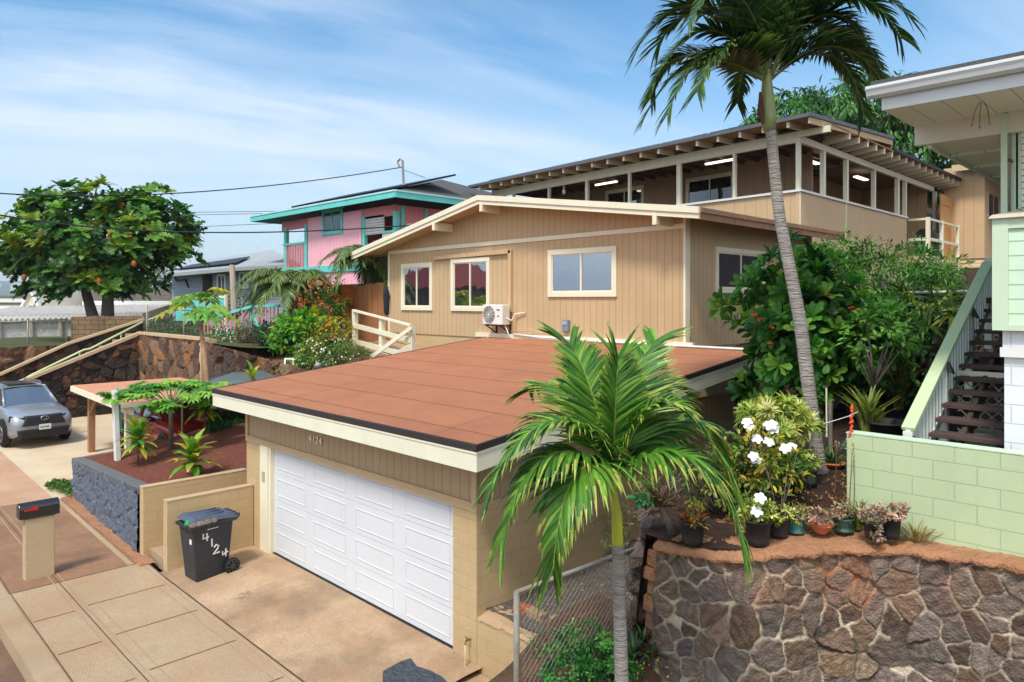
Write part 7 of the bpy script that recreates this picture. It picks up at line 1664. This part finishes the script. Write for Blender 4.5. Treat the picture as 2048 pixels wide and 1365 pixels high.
mb.build('rail', m_white, ld); mb = MB(); mb.beam(atD(571, 718, D_), atD(586, 718, D_), .05, .05); mb.beam(atD(569, 735, D_-.1), atD(587, 735, D_-.1), .05, .05); mb.build('step', m_white, ld)
t = thing('floodlight', 'small grey floodlight on a stalk above the garage roof edge', 'light', atD(636, 735, 20.5)); c = atD(636, 732, 20.5); MB().lathe(c, [(.03, -.09), (.09, -.05), (.1, .05), (.04, .1)], 12).build('head', m_steel, t, True); MB().tube([c, c-Vector((0, 0, .8))], .02).build('stalk', m_steel, t)

# ================================================================ left upper yard: block wall, fences, roofs
bw = thing('yard_block_wall', 'stained beige block wall in front of the breadfruit tree trunks', 'wall', (-36, 8, 3.4)); Dw = 31.6
m_bwall = M('stained_block', C(216,176,134), var=.15, vs=3, bump=.6, brick=(.42,.21,.014,C(120,96,74),.8), stain=C(160,118,84), stamt=.5, sts=2)
a = atD(142, 634, Dw); b = atD(288, 632, 32.2); mb = MB(); d = (b-a); nn = Vector((-d.y, d.x, 0)).normalized()*.2
mb.add([a-Vector((0, 0, 1.4)), b-Vector((0, 0, 1.4)), b+nn-Vector((0, 0, 1.4)), a+nn-Vector((0, 0, 1.4)), a, b, b+nn, a+nn], [(0, 1, 5, 4), (1, 2, 6, 5), (2, 3, 7, 6), (3, 0, 4, 7), (4, 5, 6, 7)]); mb.build('blocks', m_bwall, bw)
cmid = a.lerp(b, .41); mb = MB(); mb.box(cmid.x-.12, cmid.x+.12, cmid.y-.3, cmid.y+.1, cmid.z-1.4, cmid.z+.03); mb.build('pier', m_bwall, bw)
a = atD(-40, 692, 30); b = atD(133, 683, 31.4)
chain('yard_fence', 'low chain link fence on the raised lawn at the far left', a, b, .95, .11, m_steel, .004, [(0, 1.0, .03), ((b-a).length*.54, 1.0, .03), ((b-a).length, 1.0, .03)])
a = atD(294, 668, 29.4); b = atD(405, 674, 27)
gf = chain('garden_mesh_fence', 'chain link fence on top of the garden rock wall', a, b, 1.15, .12, m_steel, .003, [(0, 1.2, .03), ((b-a).length*.68, 1.1, .025)], rail=False)
cover('green_netting_plants', 'greenish low planting seen through the garden mesh fence', [atD(300, 668, 31), atD(410, 672, 29), atD(410, 640, 33), atD(300, 640, 34)], 1800, .13, [C(60,100,70), C(84,112,60), C(110,110,70), C(50,90,64)], 'diam', 12, .5, 'garden plants')
tagp(MB().tube([atD(297, 640, 31), atD(345, 620, 32), atD(372, 616, 32)], .03).build('white_branch_pipe', m_white), 'bent white pipe above the garden mesh fence', 'pipe')
def gable(name, lab, u0, u1, vr, ve, vb, D, mroof, mwall, depth=6, hip=.12):
    a = atD(u0, ve, D); b = atD(u1, ve, D); r0 = atD(u0+(u1-u0)*hip, vr, D+depth*.45); r1 = atD(u1-(u1-u0)*hip, vr, D+depth*.45); fw_ = Vector((-Q, Q, 0))*depth; c = b+fw_; d = a+fw_
    o = thing(name, lab, 'house', (a+b)/2-Vector((0, 0, 3))); mb = MB(); mb.add([a, b, c, d, r0, r1], [(0, 1, 5, 4), (1, 2, 5), (2, 3, 4, 5), (3, 0, 4), (3, 2, 1, 0)]); mb.build('roof', mroof, o)
    zb = atD(u0, vb, D).z; i_ = Vector((Q, Q, 0))*.4; f_ = Vector((-Q, Q, 0))*.4; mb = MB(); P_ = [a+i_+f_, b-i_+f_, c-i_-f_, d+i_-f_]; mb.add([Vector((p.x, p.y, zb)) for p in P_]+[Vector((p.x, p.y, p.z-.02)) for p in P_], [(0, 1, 5, 4), (1, 2, 6, 5), (2, 3, 7, 6), (3, 0, 4, 7)]); mb.build('wall', mwall, o)
    mb = MB(); mb.beam(a+Vector((0, 0, -.08)), b+Vector((0, 0, -.08)), .08, .28 if D < 70 else .4); mb.build('fascia', m_white, o); return o
gable('shingle_roof_house', 'house with wide brown-grey shingle roof and white fascia behind the breadfruit tree', 165, 348, 578, 604, 640, 48, m_shbr, M('tan_far_wall', C(150,130,106)), 9, .09)
gable('low_roof_house', 'low flat-roofed pale house at the far left edge', -60, 130, 592, 600, 622, 75, m_shbr, m_fibre, 12, .05)
gable('gable_top_house', 'pale house roof running behind the corrugated shed', -30, 175, 612, 621, 650, 44, m_corr, m_fibre, 6, .05)
# triangular gable end
a = atD(44, 612, 46); b = atD(80, 612, 46); p = atD(62, 581, 46); bk = Vector((-Q, Q, 0))*5
o = thing('steep_gable_house', 'steep little brown gable end poking up left of the breadfruit tree', 'house', (a+b)/2-Vector((0, 0, 2))); MB().add([a, b, p, a+bk, b+bk, p+bk], [(0, 1, 2), (3, 5, 4), (1, 4, 5, 2), (0, 2, 5, 3)]).build('gable_wall', m_fibre, o); mb = MB(); mb.beam(a-Vector((0, 0, .1)), p, .3, .12); mb.beam(b-Vector((0, 0, .1)), p, .3, .12); mb.build('rake_trim', m_white, o)
# corrugated shed
cs_ = thing('corrugated_shed', 'shed with white wavy corrugated roof edge and white lattice wall at the left', 'shed', atD(130, 640, 36))
v = []; n = 220; a = atD(-60, 628, 36); b = atD(285, 622, 38)
for i in range(n+1):
    p = a.lerp(b, i/n); zz_ = .07*math.sin(i*.9); v += [tuple(p+Vector((0, 0, zz_-.15))), tuple(p+Vector((-Q*3, Q*3, .30+zz_)))]
meshobj('roof', v, [[2*i, 2*i+2, 2*i+3, 2*i+1] for i in range(n)], m_corr, cs_)
v = []
for i in range(n+1):
    p = a.lerp(b, i/n); zz_ = .07*math.sin(i*.9); v += [tuple(p+Vector((0, 0, zz_-.33))), tuple(p+Vector((0, 0, zz_-.16)))]
meshobj('wavy_edge', v, [[2*i, 2*i+2, 2*i+3, 2*i+1] for i in range(n)], m_white, cs_)
fw_ = Vector((-Q, Q, 0))*.3; MB().add([a+fw_-Vector((0, 0, .45)), b+fw_-Vector((0, 0, .45)), b+fw_-Vector((0, 0, 2.3)), a+fw_-Vector((0, 0, 2.3))], [(0, 1, 2, 3)]).build('screen_wall', M('white_screen', C(196,196,196), var=.35, vs=9, bump=.5, bs=30), cs_)
mb = MB(); mb.beam(a+fw_*.5-Vector((0, 0, .42)), b+fw_*.5-Vector((0, 0, .42)), .1, .1)
for q in (.15, .33, .5): p = a.lerp(b, q)+fw_*.5; mb.beam(p-Vector((0, 0, .42)), p-Vector((0, 0, 2.3)), .12, .12)
mb.build('frame', m_fibre, cs_)
# blue-grey house
bh = thing('blue_grey_house', 'blue-grey house with white windows and low roof with solar panels', 'house', atD(440, 620, 42)); Tb = None
D0, D1 = 46, 40; a = atD(344, 545, D0); b = atD(470, 545, D1+1.5); c = atD(580, 545, 39)
bb = lambda p, z: Vector((p.x, p.y, z)); zl = 3.0
zt0 = 7.0
mb = MB(); mb.add([bb(a, zl), bb(b, zl), bb(c, zl), bb(a, zt0-.1), bb(b, zt0-.1), bb(c, zt0-.1), bb(a+Vector((-6, 9, 0)), zl), bb(a+Vector((-6, 9, 0)), zt0)], [(0, 1, 4, 3), (1, 2, 5, 4), (6, 0, 3, 7)]); mb.build('wall', m_blueg, bh)
e0 = atD(322, 549, 45); e1 = atD(470, 535, 40); e2 = atD(600, 528, 37); rd = atD(545, 500, 48); r2 = atD(420, 520, 55)
mb = MB(); mb.add([e0, e1, e2, rd, r2], [(0, 1, 3, 4), (1, 2, 3)]); mb.add([e0-Vector((0, 0, .2)), e1-Vector((0, 0, .2)), e1, e0, e2, e2-Vector((0, 0, .2))], [(0, 1, 2, 3), (1, 5, 4, 2)]); mb.build('roof', M('pale_grey_shingle', C(150,154,156), var=.1, bump=.3), bh)
up_ = (rd-e1).cross(e0-e1).normalized(); up_ = up_ if up_.z > 0 else -up_
mb = MB(); p0 = e0.lerp(e1, .12)+(r2-e0)*.12+up_*.15; p1 = e0.lerp(e1, .95)+(rd-e1)*.12+up_*.15; p2 = p1+(rd-e1)*.35; p3 = p0+(r2-e0)*.3; mb.add([p0, p1, p2, p3], [(0, 1, 2, 3)]); sp_ = mb.build('solar_panel', m_solar, bh); sp_.modifiers.new('Solidify', 'SOLIDIFY').thickness = .06
def quadwin(par, pts, fr_w, mat, T=None, fwm=m_white):
    p = [Vector(q) for q in pts]; e = (p[1]-p[0]).cross(p[3]-p[0]).normalized(); e = e if e.dot(Vector((Q, -Q, 0))) > 0 else -e
    mb = MB(); 
    for i in range(4): mb.beam(p[i]+e*.05, p[(i+1) % 4]+e*.05, fr_w, fr_w*1.0, up=e)
    mb.beam((p[0]+p[1])/2+e*.05, (p[2]+p[3])/2+e*.05, fr_w*.6, fr_w*.6, up=e); w_ = mb.build('window', fwm, par); MB().add([q+e*.03 for q in p], [(0, 1, 2, 3)]).build('pane', mat, w_)
def onseg(u, v, a, b):   # point on vertical plane through a,b at pixel u,v
    dx, dy = b.x-a.x, b.y-a.y; k_ = (u-1024)/F; rx, ry = (k_-1)*Q, (k_+1)*Q; det = rx*(-dy)+dx*ry; Dd = (a.x*(-dy)+dx*a.y)/det; return atD(u, v, Dd)
for (u0, v0, u1, v1, mt) in ((482, 546, 498, 576, m_glassd), (438, 551, 453, 582, m_glassm)):
    A_, B_ = (b, c) if u0 > 470 else (a, b); quadwin(bh, [onseg(u0, v1, A_, B_), onseg(u1, v1, A_, B_), onseg(u1, v0, A_, B_), onseg(u0, v0, A_, B_)], .12, mt)
mb = MB(); q_ = [onseg(u, v, a, b) for u, v in ((406, 596), (424, 596), (424, 549), (406, 551))]; e = Vector((Q, -Q, 0))*.08; mb.add([p+e for p in q_], [(0, 1, 2, 3)]); mb.build('doorway', m_dark, bh)
MB().tube([onseg(350, 552, a, b)+e, onseg(354, 562, a, b)+e, onseg(372, 560, a, b)+e, onseg(378, 575, a, b)+e], .05).build('gutter_pipe', m_black, bh)
tagp(MB().tube([atD(469, 622, 29), atD(464, 530, 29)], [.14, .11], 8).build('utility_pole', M('pale_pole', C(176,160,140), var=.15, stretch=(3,3,.5))), 'pale slim wooden pole in front of the blue-grey house', 'pole')
# teal board fence
tf = thing('teal_board_fence', 'bright teal vertical board fence behind the papaya tree', 'fence', atD(420, 620, 31)); a = atD(352, 596, 31); b = atD(452, 594, 30); 
mb = MB(); n = 22
for i in range(n): p = a.lerp(b, (i+.08)/n); q = a.lerp(b, (i+.92)/n); mb.beam((p+q)/2, (p+q)/2-Vector((0, 0, 1.0)), (q-p).length, .03, up=(-Q, Q, 0))
mb.build('boards', m_teal, tf); mb = MB(); mb.beam(a, b, .08, .1); mb.beam(b+Vector((0, 0, .1)), b-Vector((0, 0, 1.2)), .1, .1); mb.build('frame', m_cream, tf)

# ================================================================ pink house
ph = thing('pink_house', 'two-storey pink house with teal trim, lanai openings and solar roof', 'house', (-28, 20, 4)); PXc, PYc = -24.9, 18.2
ez_ = 9.55; ax = PXc; y_ = PYc
cor = onY(769, 420, y_).x     # wall corner near bungalow
def PX_(u): return onY(u, 500, y_).x
def PZ_(u, v): return onY(u, v, y_).z
wl0, wl1 = PX_(565), PX_(790)
TP = lambda a, b, c: (a, y_+b, c)
zfl = PZ_(700, 528); ztp = PZ_(700, 402)
zr0 = ez_-.35
MB().box(PX_(616), PX_(722), y_, y_+.15, zfl-.1, zr0).build('wall', m_pink, ph)
MB().box(PX_(616), PX_(722), y_+.02, y_+.15, zfl-1.25+.3, zfl-.1).build('wall', m_pink, ph)
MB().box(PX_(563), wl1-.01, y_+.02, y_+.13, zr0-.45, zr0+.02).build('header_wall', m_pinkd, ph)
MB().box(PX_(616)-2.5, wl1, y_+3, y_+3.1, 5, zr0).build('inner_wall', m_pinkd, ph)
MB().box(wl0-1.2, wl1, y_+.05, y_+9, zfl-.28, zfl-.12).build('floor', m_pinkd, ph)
MB().box(wl0-.1, wl1+.05, y_-.06, y_+.0, zfl-.34, zfl-.02).build('floor_trim', m_teal, ph)
for u in (571, 612, 790, 727, 722): MB().box(PX_(u)-.12, PX_(u)+.12, y_-.03, y_+.14, zfl-.1, zr0-.3).build('post', m_teal if u != 722 else m_pink, ph)
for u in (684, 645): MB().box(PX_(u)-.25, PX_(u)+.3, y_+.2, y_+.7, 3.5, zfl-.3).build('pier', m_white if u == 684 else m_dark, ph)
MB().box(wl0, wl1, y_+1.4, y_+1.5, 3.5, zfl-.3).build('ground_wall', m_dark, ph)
# left balcony
def balus(x0, x1, yy, zb, zt_, par, n, mat=m_pinkd, top=m_teal):
    MB().box(x0, x1, yy-.05, yy+.05, zt_-.1, zt_).build('rail', top, par)
    mb = MB()
    for i in range(n): x = x0+(x1-x0)*(i+.5)/n; mb.box(x-.035, x+.035, yy-.02, yy+.02, zb, zt_-.1)
    mb.build('balusters', mat, par)
zrail = PZ_(590, 486)
balus(PX_(567), PX_(612), y_, zfl-.1, zrail, ph, 14)
balus(PX_(765), PX_(790)+0, y_, zfl-.1, PZ_(775, 462), ph, 8, m_white)
MB().box(PX_(722), PX_(767), y_+.02, y_+.06, PZ_(740, 470), zr0-.35).build('white_blind', M('white_blind', C(206,204,196), lap=(.12,.03)), ph)
window(TP, PX_(648), PX_(683), PZ_(665, 464), PZ_(665, 424), ph, fr=m_teal, pane=m_glassm, fw=.14)
# right side (faces +x)
xs = wl1; TPx = lambda a, b, c: (xs-b, a, c)
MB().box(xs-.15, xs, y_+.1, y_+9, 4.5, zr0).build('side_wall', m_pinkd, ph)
for (yy, w_) in ((y_+.3, .2), (y_+1.6, .15), (y_+4.6, .25)): MB().box(xs, xs+.05, yy, yy+w_, zfl, zr0-.05).build('teal_batten', m_teal, ph)
window(TPx, y_+2.0, y_+2.9, zr0-1.7, zr0-.5, ph, fr=m_teal, pane=m_glassd, fw=.12); window(TPx, y_+6.2, y_+7.6, zr0-1.4, zr0-.3, ph, fr=m_teal, pane=m_glassm, fw=.15)
o = thing('wall_lantern', 'cream topped lantern on the corner of the pink house', 'lantern', (xs+.2, y_+.6, zr0-1.2)); MB().lathe((xs+.25, y_+.6, zr0-1.5), [(.1, 0), (.14, .5), (.22, .55), (.15, .68), (.02, .72)], 10).build('lamp_head', m_fibre, o); MB().box(xs, xs+.2, y_+.57, y_+.63, zr0-1.1, zr0-1.05).build('bracket', m_black, o)
# hip roof: eaves
ex0 = onY(502, 437, y_-.8).x; ex1 = onY(790, 380, y_-.8).x; yb = y_+11
ez0 = onY(502, 437, y_-.8).z; ez1 = onY(790, 380, y_-.8).z; ez = (ez0+ez1)/2
R0 = Vector((ex0+4.5, y_+4.6, ez+1.55)); R1 = Vector((ex1-3.6, y_+4.6, ez+1.55)); E = [Vector((ex0, y_-.8, ez)), Vector((ex1, y_-.8, ez)), Vector((ex1, yb, ez)), Vector((ex0, yb, ez))]
MB().add([*E, R0, R1], [(0, 1, 5, 4), (1, 2, 5), (2, 3, 4, 5), (3, 0, 4), (3, 2, 1, 0)]).build('roof', m_shing, ph)
mb = MB(); 
for i in range(4): mb.beam(E[i]-Vector((0, 0, .13)), E[(i+1) % 4]-Vector((0, 0, .13)), .08, .24)
mb.build('fascia', m_teal, ph)
mb = MB()
for i in range(4): mb.beam(E[i]+Vector((0, 0, .03)), E[(i+1) % 4]+Vector((0, 0, .03)), .14, .07)
mb.build('gutter', M('pale_teal_gutter', C(176,214,214)), ph)
up_ = Vector((0, -1.55/5.4, 1)).normalized(); up_ = Vector((0, -.275, .96))
for i in range(6):
    x0 = ex0+3.4+i*1.55; p = [Vector((x0, y_-.2, ez+.17)), Vector((x0+1.48, y_-.2, ez+.17)), Vector((x0+1.48, y_+3.0, ez+1.09)), Vector((x0, y_+3.0, ez+1.09))]; vv_ = [q+up_*.08 for q in p]+[q+up_*.16 for q in p]
    MB().hexa(vv_).build('solar_panel', m_solar, ph)
mp = onY(808, 368, y_+1.6); ms_ = thing('service_mast', 'thin steel service mast with weatherhead on the pink house roof', 'mast', mp)
tpm = atD(805, 322, (-mp.x+mp.y)*Q); MB().tube([mp-Vector((0, 0, .3)), tpm], .055, 8).build('pipe', m_steel, ms_); MB().tube([tpm, tpm+Vector((-.1, -.05, .1)), tpm+Vector((-.25, -.1, -.02)), tpm+Vector((-.15, -.05, -.3))], .05).build('weatherhead', m_steel, ms_); MB().lathe(mp-Vector((0, 0, .2)), [(.5, 0), (.1, .12), (.06, .2)], 10).build('flashing', m_steel, ms_)
# teal & pink garden stair rail
gr_ = thing('garden_railing', 'teal rail with pink pickets along the garden path below the pink house', 'railing', atD(470, 660, 28.5)); P0 = atD(405, 642, 28.5); P1 = atD(505, 613, 27.5); P2 = atD(560, 612, 27.0)
mb = MB(); mb.beam(P0, P1, .1, .1); mb.beam(P1, P2, .1, .1); mb.build('rail', m_teal, gr_)
mb = MB()
for i in range(13): p = P0.lerp(P1, (i+.5)/13); mb.beam(p, p-Vector((0, 0, .72)), .07, .03)
for i in range(7): p = P1.lerp(P2, (i+.5)/7); mb.beam(p, p-Vector((0, 0, .72)), .07, .03)
mb.build('pickets', M('pink_picket', C(222,140,136)), gr_)
mb = MB(); mb.beam(P1+Vector((0, 0, .05)), P1-Vector((0, 0, .95)), .12, .12); mb.beam(P0-Vector((0, 0, .75)), P1-Vector((0, 0, .75)), .06, .05); mb.beam(P1-Vector((0, 0, .3)), atD(516, 655, 27.2), .08, .08); mb.build('post', m_teal, gr_)
# ================================================================ overhead wires
def cable(name, lab, pts, r_): tagp(MB().tube(pts, r_, 5, False).build(name, m_black, smooth=True), lab, 'cable')
def cat3(p0, p1, p2, n=24):   # quadratic through three image points
    return [p0*((1-t)*(1-2*t))+p1*(4*t*(1-t))+p2*(t*(2*t-1)) for t in [i/n for i in range(n+1)]]
cable('power_line', 'upper black cable running from the roof mast across to the left', cat3(atD(-60, 383, 22), atD(400, 384, 27), atD(803, 335, 34)), .022)
cable('power_line', 'lower black cable crossing the breadfruit tree and passing below the pink windows', cat3(atD(-30, 425, 20), atD(390, 465, 22.5), atD(860, 448, 25)), .022)
for i, (v0, v1, lab) in enumerate(((424, 423, 'thin distant wire, upper one of the close pair above the blue-grey house'), (430, 427, 'thin distant wire, lower one of the close pair above the blue-grey house'), (456, 447, 'thin distant wire reaching the pink eave, third one down'))):
    cable('distant_wire', lab, [atD(330, v0+2, 60), atD(430, (v0+v1)/2+1, 58), atD(560, v1, 56)], .02)
cable('guy_wire', 'thin guy wire from the mast down to the ridge', [tpm-Vector((0, 0, .4)), atD(850, 356, 33)], .012)
# house across the street, seen mirrored in the bungalow windows
xh = thing('street_house', 'grey house with maroon roof across the street, seen only as a window reflection', 'house', (-46, -14, 0))
MB().box(-60, -47.5, -22, -12, -.4, 6.2).build('wall', M('grey_far_wall', C(120,110,100)), xh); MB().add([(-61, -11, 6.1), (-46.8, -11, 6.1), (-46.8, -23, 6.1), (-61, -23, 6.1), (-55, -17, 9.0), (-53, -17, 9.0)], [(0, 1, 5, 4), (1, 2, 5), (2, 3, 4, 5), (3, 0, 4), (3, 2, 1, 0)]).build('roof', m_redroof, xh)
